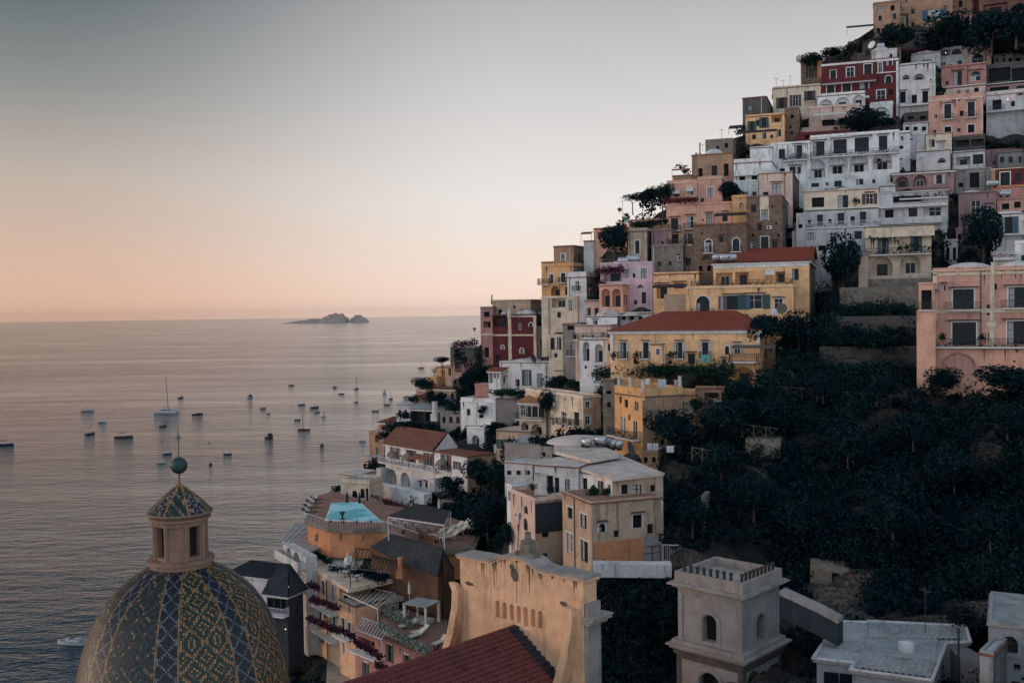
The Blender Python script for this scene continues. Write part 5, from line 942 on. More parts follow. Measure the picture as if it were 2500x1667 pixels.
# ---------------------------------------------------------------- bell tower
def tower():
    a = R(43); Pc = P(1813, 1425, 80.0)                # the near top corner of the parapet
    z1 = Pc.z; s = 6.5; zb = z1 - 24; root = empty('bell_tower', (Pc.x, Pc.y, zb), R(0), 'square beige bell tower with arched openings and a crenellated parapet', 'bell tower')
    root.rotation_euler = (0, 0, R(90 - 43 + 0))        # local x runs to the back right, y to the back left
    H = 24.0; fS = {0: (lambda q, d, v: (q, d, v)), 1: (lambda q, d, v: (d, q, v))}
    def zt(px, py, Q): return None
    body_top = H - 1.05; low = H - 6.2                 # cornice below the parapet, string course above the lower storey
    def ring(mb, e, v0, v1): mb.box(-e, s + e, -e, s + e, v0, v1)
    sc = s; i_ = .12
    # upper storey with arched window on both visible faces
    def storey(v0, v1, inset_, arch_w, arch_b, arch_t, mat, name, side_arch):
        mb = MB(); L = s - 2 * inset_
        ops = [dict(s0=L / 2 - arch_w / 2, s1=L / 2 + arch_w / 2, v0=arch_b, v1=arch_t, r=.7, arch=True, k='A')]
        for f in (lambda q, d, v: (inset_ + q, inset_ + d, v), lambda q, d, v: (inset_ + d, inset_ + q, v)): wallface(mb, f, L, v0, v1, ops)
        for f in (lambda q, d, v: (inset_ + q, s - inset_ - d, v), lambda q, d, v: (s - inset_ - d, inset_ + q, v)): wallface(mb, f, L, v0, v1, [])
        mb.build(name, mat, root); 
        for f in (lambda q, d, v: (inset_ + q, inset_ + d, v), lambda q, d, v: (inset_ + d, inset_ + q, v)):
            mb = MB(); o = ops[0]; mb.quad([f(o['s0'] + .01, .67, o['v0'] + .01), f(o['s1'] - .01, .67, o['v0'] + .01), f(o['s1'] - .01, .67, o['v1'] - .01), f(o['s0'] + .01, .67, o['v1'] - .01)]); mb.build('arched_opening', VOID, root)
            mb = MB(); t_ = .32; n = 12; cx = L / 2; R0 = arch_w / 2 + .12; zc = arch_t - arch_w / 2
            for sg in (-1, 1): x = cx + sg * (R0 + t_ / 2); fbox(mb, f, x - t_ / 2, x + t_ / 2, -.05, .01, arch_b - .2, zc)
            for i in range(n):
                t1, t2 = math.pi * i / n, math.pi * (i + 1) / n; pts = [(cx - rr * math.cos(tt), zc + rr * math.sin(tt)) for rr, tt in ((R0, t1), (R0, t2), (R0 + t_, t2), (R0 + t_, t1))]
                mb.quad([f(x, -.05, y) for x, y in pts]); mb.quad([f(pts[2][0], -.05, pts[2][1]), f(pts[3][0], -.05, pts[3][1]), f(pts[3][0], .01, pts[3][1]), f(pts[2][0], .01, pts[2][1])])
            mb.build('arch_moulding', W['tower'], root)
            mb = MB()                                   # raised edge of the wall panel
            for q0, q1, va, vb in ((0, .42, v0, v1), (L - .42, L, v0, v1), (.42, L - .42, v1 - .38, v1)): fbox(mb, f, q0, q1, -.07, .01, va, vb)
            mb.build('panel_border', W['tower'] if name == 'upper_storey' else W['darkstone'], root)
    storey(low + .45, body_top - .5, .22, 1.3, low + .75, low + 3.0, W['tower'], 'upper_storey', True)
    storey(2, low - .75, .1, 2.0, low - 5.6, low - 1.8, W['tower'], 'lower_storey', True)
    mb = MB(); ring(mb, .12, low - .75, low - .3); mb.build('frieze', W['darkstone'], root)
    mb = MB(); ring(mb, .35, low - .3, low - .05); ring(mb, .6, low - .048, low + .1); ring(mb, .2, low + .102, low + .45); mb.build('string_course', W['coping'], root)
    mb = MB(); ring(mb, -.15, body_top - .5, body_top - .25); ring(mb, .15, body_top - .248, body_top - .05); ring(mb, .5, body_top - .048, body_top + .06); ring(mb, .38, body_top + .062, body_top + .16); mb.build('cornice', W['coping'], root)
    mb = MB(); z0, z2 = body_top + .16, H; p = .3
    for bx in ((0, s, 0, p), (0, s, s - p, s), (0, p, p, s - p), (s - p, s, p, s - p)): mb.box(*bx, z0, z2)
    mb.box(-.05, s + .05, -.05, s + .05, z2 + .003 - .15 + .15, z2 + .004) if False else None
    mb.build('parapet', W['coping'], root)
    mb = MB(); mb.box(p, s - p, p, s - p, z0, z0 + .15); mb.build('roof_deck', W['floor'], root)
    k = 9                                               # dark spiky agaves/uprights behind the parapet on the two near sides
    for i in range(k):
        q = .7 + (s - 1.4) * i / (k - 1)
        for (x, y) in ((q, .45 + .02), (.47, q)) if i else ((q, .47),):
            mb = MB(); mb.bar((x, y, z0 + .1), (x, y, z2 + .42), .15, .12, 6); mb.bar((x, y, z2 + .42), (x, y, z2 + .58), .19, .15, 6); mb.build('parapet_post', plain('dark_bronze', (.015, .02, .022), .6), root)
    return root
tower()

# ---------------------------------------------------------------- majolica dome
W['lantern'] = wallmat('tan_lantern_plaster', (.27, .165, .12), .4)
def dome():
    D0 = 60.0; zt = P(440, 1392, D0 - 1.5).z; cx, cy = P(443, 1392, D0).x, D0; zb = zt - 16
    root = empty('church_dome', (cx, cy, zb), 0, 'great church dome covered in green and yellow glazed tiles', 'dome')
    prof = [(1.7, 0), (2.35, -.35), (3.05, -.80), (3.70, -1.32), (4.25, -1.92), (4.72, -2.6), (5.10, -3.35), (5.43, -4.15), (5.70, -5.0), (5.92, -5.9), (6.08, -6.8), (6.18, -7.8), (6.22, -9.0)]
    # resample by arc length into rows of tiles
    pts = [Vector((r, 0, z)) for r, z in prof]; seg = [0]
    for i in range(len(pts) - 1): seg.append(seg[-1] + (pts[i + 1] - pts[i]).length)
    rowh = .127; nr = int(seg[-1] / rowh)
    def at(d):
        for i in range(len(seg) - 1):
            if d <= seg[i + 1]: f = (d - seg[i]) / (seg[i + 1] - seg[i]); return pts[i].lerp(pts[i + 1], f)
        return pts[-1]
    tw = .142; mats = [None] * 6
    def glaze(n, c, r=.5): mt, t, b = newmat(n); b.inputs['Base Color'].default_value = (*c, 1); b.inputs['Roughness'].default_value = r; g = tn(t, 'ShaderNodeNewGeometry'); hs = tn(t, 'ShaderNodeHueSaturation'); hs.inputs['Color'].default_value = (*c, 1); q = tn(t, 'ShaderNodeMapRange'); t.links.new(g.outputs['Random Per Island'], q.inputs[0]); q.inputs[3].default_value = .55; q.inputs[4].default_value = 1.4; t.links.new(q.outputs[0], hs.inputs['Value']); t.links.new(hs.outputs[0], b.inputs['Base Color']); return mt
    mats = [glaze('green_glazed_tile', (.007, .030, .024)), glaze('yellow_glazed_tile', (.25, .125, .045)), glaze('navy_glazed_tile', (.007, .011, .021)), glaze('pale_blue_glazed_tile', (.11, .12, .14)), glaze('old_and_shaded_yellow_tile', (.20, .13, .07)), glaze('shaded_yellow_glazed_tile', (.065, .035, .04))]  # the last two also paint the yellow lattice where less light falls
    rot = R(-90 + 9)                                    # the navy rib that faces the camera sits a little right of centre
    panels = MB(); 
    def tile(mb, a0, a1, d0, d1, mi):
        p0, p1 = at(d0), at(min(d1, seg[-1])); lift = .028; n = (p1 - p0).normalized(); nn = Vector((-n.z, 0, n.x))
        if nn.x < 0: nn = -nn
        q0 = p0 + nn * .0; q1 = p1 + nn * lift; k = len(mb.v); am = (a0 + a1) / 2; gp = (a1 - a0) * .07; a0 += gp; a1 -= gp
        mb.v += [(q0.x * math.cos(a0), q0.x * math.sin(a0), q0.z), (q0.x * math.cos(a1), q0.x * math.sin(a1), q0.z), (q1.x * math.cos(a1), q1.x * math.sin(a1), q1.z), (q1.x * math.cos(am) * 1.002, q1.x * math.sin(am) * 1.002, q1.z - .035), (q1.x * math.cos(a0), q1.x * math.sin(a0), q1.z),
                 (p1.x * math.cos(a1), p1.x * math.sin(a1), p1.z), (p1.x * math.cos(am), p1.x * math.sin(am), p1.z - .035), (p1.x * math.cos(a0), p1.x * math.sin(a0), p1.z)]
        mb.f += [(k, k + 1, k + 2, k + 3, k + 4), (k + 4, k + 3, k + 6, k + 7), (k + 3, k + 2, k + 5, k + 6)]; mb.mi += [mi] * 3
    for s_ in range(8):
        ac = rot + s_ * math.pi / 4; rib = MB(); pan = MB()
        for r in range(nr):
            d0, d1 = r * rowh, (r + 1) * rowh; rr = at(d0 + rowh / 2).x
            half = min(.40 + .018 * r ** .72, .70) ; ah = half / rr; nc = 11
            for c in range(nc):
                a0 = ac - ah + 2 * ah * c / nc; a1 = ac - ah + 2 * ah * (c + 1) / nc
                if c < 1 or c >= nc - 1: mi = 1 if (r + c) % 7 else 4
                else:
                    u = abs(c - (nc - 1) / 2); ph = r % 8; mi = 3 if (abs(min(ph, 8 - ph) - u) < .6 or (u == 4 and ph in (3, 5))) else 2
                tile(rib, a0, a1, d0, d1, mi)
            # panel to the left of this rib (increasing angle)
            w0 = ac + ah; w1 = ac + math.pi / 4 - ah; W_ = (w1 - w0) * rr; n = max(1, int(W_ / tw / 2) * 2 + 1); amid = (w0 + w1) / 2
            for c in range(n):
                a0 = w0 + (w1 - w0) * c / n; a1 = w0 + (w1 - w0) * (c + 1) / n; x = (c - (n - 1) // 2); y = r
                u = (x * 1.0 + y * .8) % 10.0; v = (x * 1.0 - y * .8) % 10.0
                mm = max(abs(u - 5), abs(v - 5)); line = mm > 4.35; inner = 1.25 < mm < 2.35
                mi = 1 if (line or inner) else 0
                if mi == 1 and s_ in (7, 6, 5, 4): mi = 5 if (c * 7 + r * 3) % 5 else 4  # left panels: same yellow lattice, weaker light painted as dimmer tiles
                if c in (0, n - 1) and mi == 0 and r % 9 == 4: mi = 4
                tile(pan, a0, a1, d0, d1, mi)
        rib.build('rib', mats, root).location = (0, 0, 16); pan.build('tiled_panel', mats, root).location = (0, 0, 16)
    mb = MB(); mb.smooth = True; mb.lathe([(r - .12, z + 16 - .02) for r, z in prof[::-1]][0:1] + [(6.35, 16 - 9.3), (6.35, 0)], n=48, cap=False); mb.build('drum_wall', W['peach'], root)
    mb = MB(); mb.smooth = True; mb.lathe([(r - .02, z + 16 - .01) for r, z in prof], n=96, cap=False); mb.build('mortar_shell', plain('dark_mortar', (.02, .02, .02), .9), root)
    # lantern
    L0 = 16.0; mb = MB(); mb.smooth = False; mb.lathe([(1.72, L0 - .35), (1.80, L0 - .1), (1.80, L0 + .22), (1.95, L0 + .25), (1.95, L0 + .42), (1.72, L0 + .45)], n=32); mb.build('lantern_base', W['lantern'], root)
    mb = MB(); n = 8; r0 = 1.50; hh = 2.3
    pk = W['lantern']
    for i in range(n):                                  # eight faces, four of them with dark slots
        a0, a1 = R(22.5 + 45 * i + 8), R(67.5 + 45 * i + 8); pA = Vector((r0 * math.cos(a0), r0 * math.sin(a0), 0)); pB = Vector((r0 * math.cos(a1), r0 * math.sin(a1), 0)); L = (pB - pA).length; ux = (pB - pA).normalized(); nn = Vector((ux.y, -ux.x, 0)); f = lambda s, d, v: tuple(pA + ux * s - nn * d + ZUP * v)
        ops = [dict(s0=L * .2, s1=L * .8, v0=L0 + .65, v1=L0 + 2.45, r=.35, arch=False, k='g')] if i % 2 == 0 else []
        wallface(mb, f, L, L0 + .45, L0 + .45 + hh, ops)
        q = MB(); q.bar(tuple(pA + ZUP * (L0 + .45)), tuple(pA + ZUP * (L0 + hh + .4)), .13, n=8); q.build('pilaster', pk, root)
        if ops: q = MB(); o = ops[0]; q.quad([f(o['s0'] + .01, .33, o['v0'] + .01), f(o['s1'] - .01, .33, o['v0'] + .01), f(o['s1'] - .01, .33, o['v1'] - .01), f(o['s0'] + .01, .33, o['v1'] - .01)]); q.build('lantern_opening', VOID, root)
    mb.build('lantern_wall', pk, root)
    z = L0 + .45 + hh; mb = MB(); mb.lathe([(1.58, z - .25), (1.6, z), (1.78, z + .05), (1.78, z + .16), (1.66, z + .2), (1.9, z + .38), (1.9, z + .48), (1.7, z + .5)], n=32); mb.build('lantern_cornice', W['lantern'], root)
    prof2 = [Vector((.06, 0, z + 2.12)), Vector((.42, 0, z + 1.84)), Vector((.9, 0, z + 1.42)), Vector((1.35, 0, z + 1.0)), Vector((1.83, 0, z + .5))]; pts[:] = prof2; seg[:] = [0]
    for i in range(len(pts) - 1): seg.append(seg[-1] + (pts[i + 1] - pts[i]).length)
    mb = MB(); rw = .15; nrr = int(seg[-1] / rw)
    for r in range(nrr):
        rr = at((r + .5) * rw).x
        for s_ in range(8):
            nc = max(1, round(2 * math.pi * rr / 8 / .15))
            for c in range(nc):
                a0 = rot + math.pi / 8 + (s_ + c / nc) * math.pi / 4; a1 = rot + math.pi / 8 + (s_ + (c + 1) / nc) * math.pi / 4
                mi = 1 if c == 0 else (3 if s_ % 2 == 0 and (r + c) % 3 == 0 else (4 if (r * 3 + c) % 4 == 0 else (0 if s_ % 2 else 2))); tile(mb, a0, a1, r * rw, (r + 1) * rw, mi)
    mb.build('lantern_roof', mats, root)
    zc = z + 1.85; mb = MB(); mb.bar((0, 0, zc - .2), (0, 0, zc + .95), .05); mb.build('spindle', IRON, root)
    mb = MB(); mb.smooth = True; mb.ellipsoid((0, 0, zc + 1.35), (.50, .50, .50), 24, 12, half=False); mb.build('copper_ball', plain('verdigris_copper', (.016, .045, .045), .6, .2), root)
    mb = MB(); b_ = zc + 1.82; mb.bar((0, 0, b_), (0, 0, b_ + 1.75), .035, .02); mb.bar((-.20, 0, b_ + 1.2), (.20, 0, b_ + 1.2), .03); mb.bar((-.11, 0, b_ + 1.02), (.11, 0, b_ + 1.38), .015); mb.bar((.11, 0, b_ + 1.02), (-.11, 0, b_ + 1.38), .015); mb.build('cross', IRON, root)
dome()

# ---------------------------------------------------------------- hotel with the pool terrace
HG = 'hotel terraces'
def hotel():
    zd = 37.0
    dk = [(742, 1266), (754, 1242), (778, 1206), (810, 1196), (905, 1222), (1010, 1240), (1110, 1262), (1180, 1290), (1160, 1330), (1081, 1338), (1020, 1316), (930, 1285), (860, 1287), (800, 1284)]
    q = [atz(x, y, zd) for x, y in dk]; c = sum(q, Vector()) / len(q)
    e = empty('pool_terrace', (c.x, c.y, zd - 4.2), 0, 'raised hotel pool terrace with orange walls and stone rim', 'terrace')
    loc = [(p.x - c.x, p.y - c.y) for p in q]; lp = [(x * .955, y * .955) for x, y in loc]
    mb = MB(); mb.prism(lp, 0, 3.4); mb.build('wall', W['orange'], e)
    pool = [(797, 1268), (811, 1228), (878, 1226), (930, 1272), (925, 1272)][:4]; pq = [atz(x, y, zd) for x, y in pool]; pl = [(p.x - c.x, p.y - c.y) for p in pq]
    mb = MB(); mb.prism(loc, 3.402, 4.0); mb.build('rim', W['stone'], e); mb = MB(); mb.prism([(x * .97, y * .97) for x, y in loc], 4.002, 4.1); mb.build('paving', W['terra'], e)
    mb = MB(); mb.prism(inset(pl, 1.06), 4.104, 4.2); mb.build('pool_coping', W['white'], e)
    mt, t, b = newmat('pool_water'); b.inputs['Base Color'].default_value = (.06, .60, .68, 1); b.inputs['Roughness'].default_value = .35; b.inputs['Specular IOR Level'].default_value = .12; nz = tn(t, 'ShaderNodeTexNoise'); nz.inputs['Scale'].default_value = 1.2; bp = tn(t, 'ShaderNodeBump'); bp.inputs['Strength'].default_value = .2; t.links.new(nz.outputs[0], bp.inputs['Height']); cw = tn(t, 'ShaderNodeValToRGB'); n9 = tn(t, 'ShaderNodeTexNoise'); n9.inputs['Scale'].default_value = .16; n9.inputs['Detail'].default_value = 1; oc = tn(t, 'ShaderNodeTexCoord'); t.links.new(oc.outputs['Object'], n9.inputs['Vector']); t.links.new(n9.outputs[0], cw.inputs[0]); ramp(cw, [(.42, (.03, .42, .50)), (.52, (.30, .72, .78))]); t.links.new(cw.outputs[0], b.inputs['Base Color']); t.links.new(bp.outputs[0], b.inputs['Normal'])  # noise blends two water tones, painting in reflection and shadow
    mb = MB(); mb.prism(pl, 4.205, 4.215); o = mb.build('pool_water', mt, e)
    # glass and iron balustrade along the rim
    mb = MB(); n = len(loc)
    for i in list(range(10, n)) + [0, 1]:
        a, b_ = Vector((*loc[i], 4.0)), Vector((*loc[(i + 1) % n], 4.0)); L = (b_ - a).length; k = max(1, int(L / .35)); mb.bar(a + ZUP * 1.05, b_ + ZUP * 1.05, .03, n=4)
        for j in range(k): p = a.lerp(b_, j / k); mb.bar(p, p + ZUP * 1.05, .018, n=4)
    mb.build('balustrade', WHITEM, e)
    # brackets on the orange wall under the rim
    for x in (772, 830, 884):
        p = atz(x, 1289, zd); mb = MB(); mb.box(p.x - c.x - .12, p.x - c.x + .12, p.y - c.y - .1, p.y - c.y + .5, 2.5, 3.4); mb.build('bracket', W['stone'], e)
    for i, (x, y) in enumerate(((848, 1250), (878, 1252))):
        p = atz(x, y, zd); u = empty('closed_parasol', (p.x, p.y, zd + .1), 0, ('closed dark parasol at the middle of the hotel pool', 'closed dark parasol at the right corner of the hotel pool')[i], 'parasol', 'parasols by the pool'); mb = MB(); mb.bar((0, 0, 0), (0, 0, 2.9), .035); mb.build('pole', WHITEM, u); mb = MB(); mb.lathe([(.22, 1.3), (.18, 2.2), (.03, 2.9)], n=8); mb.build('canopy', BLACKC, u)
    p = atz(836, 1268, zd); u = empty('garden_urn', (p.x, p.y, zd + .1), 0, 'dark stone urn standing at the near edge of the hotel pool', 'urn'); mb = MB(); mb.smooth = True; mb.lathe([(.25, 0), (.12, .15), (.15, .5), (.4, .9), (.38, 1.0)], n=12); mb.build('bowl', IRON, u); mb = MB(); mb.box(-.3, .3, -.3, .3, -.02, .06); mb.build('foot', IRON, u)
    # loungers
    def lounger(mat):
        u = empty('sun_lounger', (0, 0, 0)); mb = MB(); mb.box(-.33, .33, -.2, 1.2, .32, .40); mb.build('mattress', mat, u); mb = MB(); mb.quad([(-.33, 1.2, .36), (.33, 1.2, .36), (.33, 1.75, .75), (-.33, 1.75, .75)]); mb.quad([(-.33, 1.2, .42), (-.33, 1.75, .82), (.33, 1.75, .82), (.33, 1.2, .42)]); mb.build('backrest', mat, u)
        for x in (-.3, .26):
            for y in (-.15, 1.1): mb = MB(); mb.box(x, x + .04, y, y + .04, 0, .32); mb.build('leg', WHITEM, u)
        return u
    base = lounger(CANV); first = True
    grp = 'white sun loungers on the hotel terrace'; lab = ['white lounger at the front left of the terrace rows', 'second white lounger of the front row on the terrace', 'third white lounger of the front row on the terrace', 'white lounger at the right end of the front row', 'first white lounger of the back row behind', 'second white lounger of the back row behind', 'white lounger of the back row near the white post', 'white lounger at the far right of the back row', 'lone white lounger beside the shrubs of the terrace']
    for i, (x, y) in enumerate(((1052, 1312), (1066, 1317), (1080, 1322), (1102, 1308), (1092, 1300), (1110, 1294), (1124, 1300), (1138, 1296), (1150, 1300))):
        p = atz(x, y, zd); l = lab[i]
        if first: u = base; first = False; u.location = (p.x, p.y, zd + .1); u.rotation_euler = (0, 0, R(-55)); tag(u, l, 'sun lounger', grp)
        else: copy_tree(base, (p.x, p.y, zd + .1), R(-55), 1.35, l, grp); u = [o for o in col.objects if o.get('label') == l][0]; u['category'] = 'sun lounger'
    rb = lounger(W['wood']); grp = 'wooden sun loungers along the left of the pool'
    for i, (x, y) in enumerate(((786, 1226), (781, 1237), (776, 1248), (772, 1259))):
        p = atz(x, y, zd); l = 'wooden sun lounger left of the pool, ' + ('farthest of the row', 'second from the far end', 'second from the near end', 'nearest of the row')[i]
        if i == 0: rb.location = (p.x, p.y, zd + .1); rb.rotation_euler = (0, 0, R(80)); tag(rb, l, 'sun lounger', grp)
        else: copy_tree(rb, (p.x, p.y, zd + .1), R(80), 1.2, l, grp)
    # black roofed pavilion
    pergola('pavilion with a black cloth roof beside the hotel pool', [(948, 1262), (1084, 1282), (1100, 1250), (1016, 1232)], 2.9, WHITEM, name='pavilion', cover=BLACKC, cat='pavilion', z=zd + 2.9, beams=9)
    # little gothic windowed chapel like building
    bld('pool_house', 'cream pool house with pointed dark windows behind the pool', 'pool house', 832, 902, 1180, 1226, yaw=18, D=158, c='cream', t=5, ops=[('a', 848, 1213, 8, 10), ('a', 866, 1208, 11, 20), ('a', 885, 1204, 9, 22), ('g', 896, 1208, 6, 30)], par=.5, rc='roofg')
    # white slatted roof on the left, its loggia below
    zr = 33.6; sl_ = [(688, 1319), (722, 1276), (750, 1274), (815, 1326), (745, 1346)]
    bld('hotel_loggia', 'grey hotel loggia wing with arched balconies under a white ribbed roof', 'hotel wing', 692, 748, 1344, 1470, yaw=58, D=133, c='white2', xr=760, roof='none', ops=[('A', 705, 1340, 12, 26), ('A', 724, 1356, 16, 30), ('A', 706, 1396, 14, 34), ('dW', 733, 1414, 8, 34), ('g', 712, 1440, 10, 14)], bal=[(690, 748, 1372, 'p'), (690, 748, 1425, 'p')], group=HG)
    o = slab('ribbed_roof', sl_, zr, .25, W['rib'], label='white ribbed awning roof at the left corner of the hotel', cat='roof')
    q = [atz(x, y, zr) for x, y in sl_]; c0 = o.location; mb = MB()
    for i in range(9):
        f = i / 8; a = q[0].lerp(q[4], f) - c0; b_ = q[1].lerp(q[3], f) - c0; mb.bar(a + ZUP * (.02 - a.z + .3), b_ + ZUP * (.02 - b_.z + .3), .06, n=4)
    r = mb.build('roof_rib', WHITEM, o)
    # main yellow body
    zt = 32.0
    bld('hotel', 'yellow hotel front with flower balconies seen steeply from above', 'hotel', 750, 829, 1404, 1580, yaw=57, D=128.7, c='peach', par=0, rc='floor', t=12, group=HG,
        ops=[('A', 764, 1404, 20, 34), ('dmW', 789, 1434, 6, 32), ('dmW', 813, 1446, 6, 34), ('dmW', 782, 1492, 6, 30), ('dmW', 815, 1510, 6, 32), ('g', 764, 1540, 14, 30), ('g', 784, 1552, 12, 30)], bal=[(756, 826, 1478, 's'), (752, 828, 1540, 's')], cor='cream')
    bld('hotel_wing', 'lower yellow hotel wing with shuttered windows below the white pergola', 'hotel wing', 829, 866, 1474, 1590, yaw=52, D=121, c='peach', par=0, rc='floor', t=6, group=HG, ops=[('dmW', 838, 1524, 6, 30), ('dmW', 853, 1535, 6, 30), ('dm', 840, 1580, 6, 26)], bal=[(830, 866, 1552, 's')])
    ter = [(750, 1376), (829, 1424), (850, 1437), (984, 1408), (985, 1372), (905, 1330), (820, 1330), (780, 1345)]
    slab('terrace_deck', ter, zt, .5, W['cream'], label='upper hotel terrace deck with planting under the black pergola', cat='terrace')
    slab('terrace_deck', [(930, 1443), (1072, 1415), (1090, 1436), (1072, 1438), (958, 1462), (860, 1450)], 30.2, .5, W['floor'], label='bare tan middle terrace behind the white beams', cat='terrace')
    slab('terrace_deck', [(905, 1470), (972, 1454), (1082, 1436), (1095, 1480), (1090, 1540), (1048, 1600), (1000, 1570), (919, 1500)], 28.6, .6, W['terra'], label='red paved sun terrace with white planters and loungers', cat='terrace')
    pergola('dark weathered pergola over the planted hotel terrace', [(855, 1385), (960, 1400), (985, 1352), (870, 1338)], 2.4, IRON, name='pergola', z=zt + 2.4, beams=12)
    pergola('white beamed pergola along the edge of the middle terrace', [(838, 1448), (922, 1486), (965, 1448), (862, 1424)], 2.2, WHITEM, name='pergola', z=30.6, beams=10)
    pergola('small white pergola over the red house balcony', [(868, 1536), (932, 1560), (950, 1530), (888, 1508)], 2.0, WHITEM, name='pergola', z=29.2, beams=9)
    # dark pitched roof
    e = empty('dark_roofed_hall', atz(985, 1385, 32), 0, 'hotel hall with a steep slate dark roof and wood clad wall', 'hall'); L_ = e.location
    hi = [atz(953, 1304, 37.3), atz(1081, 1340, 37.3)]; lo = [atz(905, 1333, 35.6), atz(989, 1376, 34.4), atz(1068, 1405, 34.0)]; lo2 = atz(1109, 1385, 34.6)
    mb = MB(); mb.quad([lo[0] - L_, lo[1] - L_, hi[0] - L_]); mb.quad([lo[1] - L_, lo[2] - L_, hi[1] - L_, hi[0] - L_]); mb.quad([lo[2] - L_, lo2 - L_, hi[1] - L_]); mb.build('roof', W['slate'], e)
    mb = MB()
    for a, b_ in ((lo[0], lo[1]), (lo[1], lo[2]), (lo[2], lo2), (lo2, hi[1]), (hi[0], lo[0])):
        a = a - L_; b_ = b_ - L_; f = .25; a2 = a * 1; b2 = b_ * 1; mb.quad([(a.x, a.y + f, a.z - .15), (b_.x, b_.y + f, b_.z - .15), (b_.x, b_.y + f, -3), (a.x, a.y + f, -3)])
    mb.build('wall', W['wood'], e)
    mb = MB(); mb.bar(tuple(hi[0] - L_), tuple(hi[1] - L_), .15); mb.bar(tuple(lo[0] - L_), tuple(lo[1] - L_), .08); mb.bar(tuple(lo[1] - L_), tuple(lo[2] - L_), .08); mb.build('roof_edge', W['slate'], e)
    chimney(978, 1402, 42, 13, 121, 'orange round chimney with a white cap beside the dark roof', W['orange'], cap=W['orange'])
    p = atz(853, 1386, zt); u = empty('round_oven', (p.x, p.y, zt), 0, 'white domed oven hut on the planted hotel terrace', 'oven'); mb = MB(); mb.smooth = True; mb.lathe([(.75, 0), (.75, .8), (.6, 1.3), (.3, 1.55), (.02, 1.6)], n=14, cap=False); mb.build('dome', W['white'], u); mb = MB(); mb.box(-.25, .25, -.78, -.7, 0, .6); mb.build('oven_mouth', VOID, u)
    for i, (x0, x1, y0, y1) in enumerate(((815, 868, 1330, 1350), (866, 905, 1332, 1345))):
        canopy(('grey cloth awning under the orange pool wall', 'smaller grey cloth awning beside the dark roof')[i], x0, x1, y0 - 4, 137 - i, 4.2, 1.6, CANV, yaw=8, h=2.6)
    # red house at the foot
    bld('red_hotel_house', 'coral red house with cream cornice and a flower balcony behind the church roof', 'house', 868, 1046, 1572, 1720, yaw=47, D=112, c='rose', par=0, rc='terra', t=8, ops=[('L', 895, 1572, 40, 26), ('dmG', 893, 1635, 7, 34), ('dmG', 951, 1594, 8, 40), ('dmG', 993, 1612, 7, 26)], bal=[(870, 936, 1594, 's')], bands=[(934, 1046, 1558, 1568, 'cream')], group=HG)
    for i, (x0, y0, x1, y1, Da, Db) in enumerate(((752, 1424, 778, 1436, 127, 125), (760, 1462, 826, 1484, 126, 119), (752, 1508, 828, 1540, 122, 113), (828, 1536, 866, 1556, 113, 110), (868, 1566, 930, 1604, 110, 106), (915, 1620, 955, 1640, 106, 104))):
        hedge(x0, y0, x1, y1, Da, Db, 0.45, .5, ('purple flowers on the topmost yellow balcony', 'purple flowers trailing from the first yellow balcony', 'purple flowers trailing from the second yellow balcony', 'purple flowers on the short balcony above the path', 'purple flowers along the red house balcony', 'purple flowers over the lowest red house balcony')[i], L_PUR, 'flower_row', 'flowers', 330)
    for i, (x0, y0, x1, y1) in enumerate(((905, 1468, 1000, 1524), (925, 1524, 1046, 1594), (960, 1456, 1070, 1430))):
        a = atz(x0, y0, 29.2); b_ = atz(x1, y1, 29.2); hedge(x0, y0, x1, y1, a.y, b_.y, .6, .5, ('silvery hedge along the edge of the red paved terrace', 'silvery planters along the cornice of the red house', 'low silvery hedge between the middle and red terraces')[i], L_GRY, 'hedge', 'hedge', 420)
    # cabana
    p = atz(1030, 1520, 28.7); e = empty('cabana', (p.x, p.y, 28.7), R(-30), 'white draped cabana with a glass roof on the red terrace', 'cabana')
    for x in (-1.6, 1.6):
        for y in (-1.4, 1.4): mb = MB(); mb.bar((x, y, 0), (x, y, 2.4), .08); mb.build('post', WHITEM, e); mb = MB(); mb.lathe([(.28, 0), (.12, .9), (.2, 2.3)], (x * .93, y * .93, 0), 8); mb.build('curtain', CANV, e)
    mb = MB(); mb.box(-1.7, 1.7, -1.5, 1.5, 2.4, 2.48); mb.build('roof', W['roofg'], e); mb = MB(); mb.box(-1.1, 1.1, -.6, 1, 0, .5); mb.build('day_bed', CANV, e)
    for i, (x, y) in enumerate(((980, 1534), (1010, 1550), (1003, 1560), (1062, 1578))):
        p = atz(x, y, 28.7); l = 'white lounger on the red paved terrace, ' + ('farthest left', 'middle of three', 'nearest the cornice', 'by the church gable')[i]; u = copy_tree(base, (p.x, p.y, 28.65), R(-60 + 8 * i), 1.1, l, 'white loungers on the red terrace')
    for i, (x, y) in enumerate(((890, 1398), (905, 1410), (925, 1416), (870, 1405), (945, 1385), (925, 1375))):
        p = atz(x, y, zt); bush(x, y - 8, 44, 30, 'leafy shrub on the planted hotel terrace, ' + ('front left', 'front middle', 'front right', 'at the near left corner', 'by the orange chimney', 'under the pergola')[i], D=p.y, mat=L_DARK, group='shrubs on the hotel terrace')
    for i, (x, y) in enumerate(((800, 1375), (785, 1365), (770, 1360), (812, 1392), (830, 1398))):
        p = atz(x, y, zt); bush(x, y - 6, 26, 20, 'leafy terrace shrub along the yellow wall, ' + ('right of the ribbed roof', 'nearest the ribbed roof', 'farthest back', 'in the middle', 'at the front end')[i], D=p.y, mat=L_MID, group='shrubs along the yellow wall')
    # path and dark garden between dome and hotel
    slab('path', [(800, 1600), (866, 1598), (872, 1680), (795, 1690)], 21.0, .3, W['floor'], kind='structure')
    slab('steps', [(800, 1596), (866, 1592), (862, 1560), (812, 1566)], 21.6, .3, W['floor'], kind='structure')
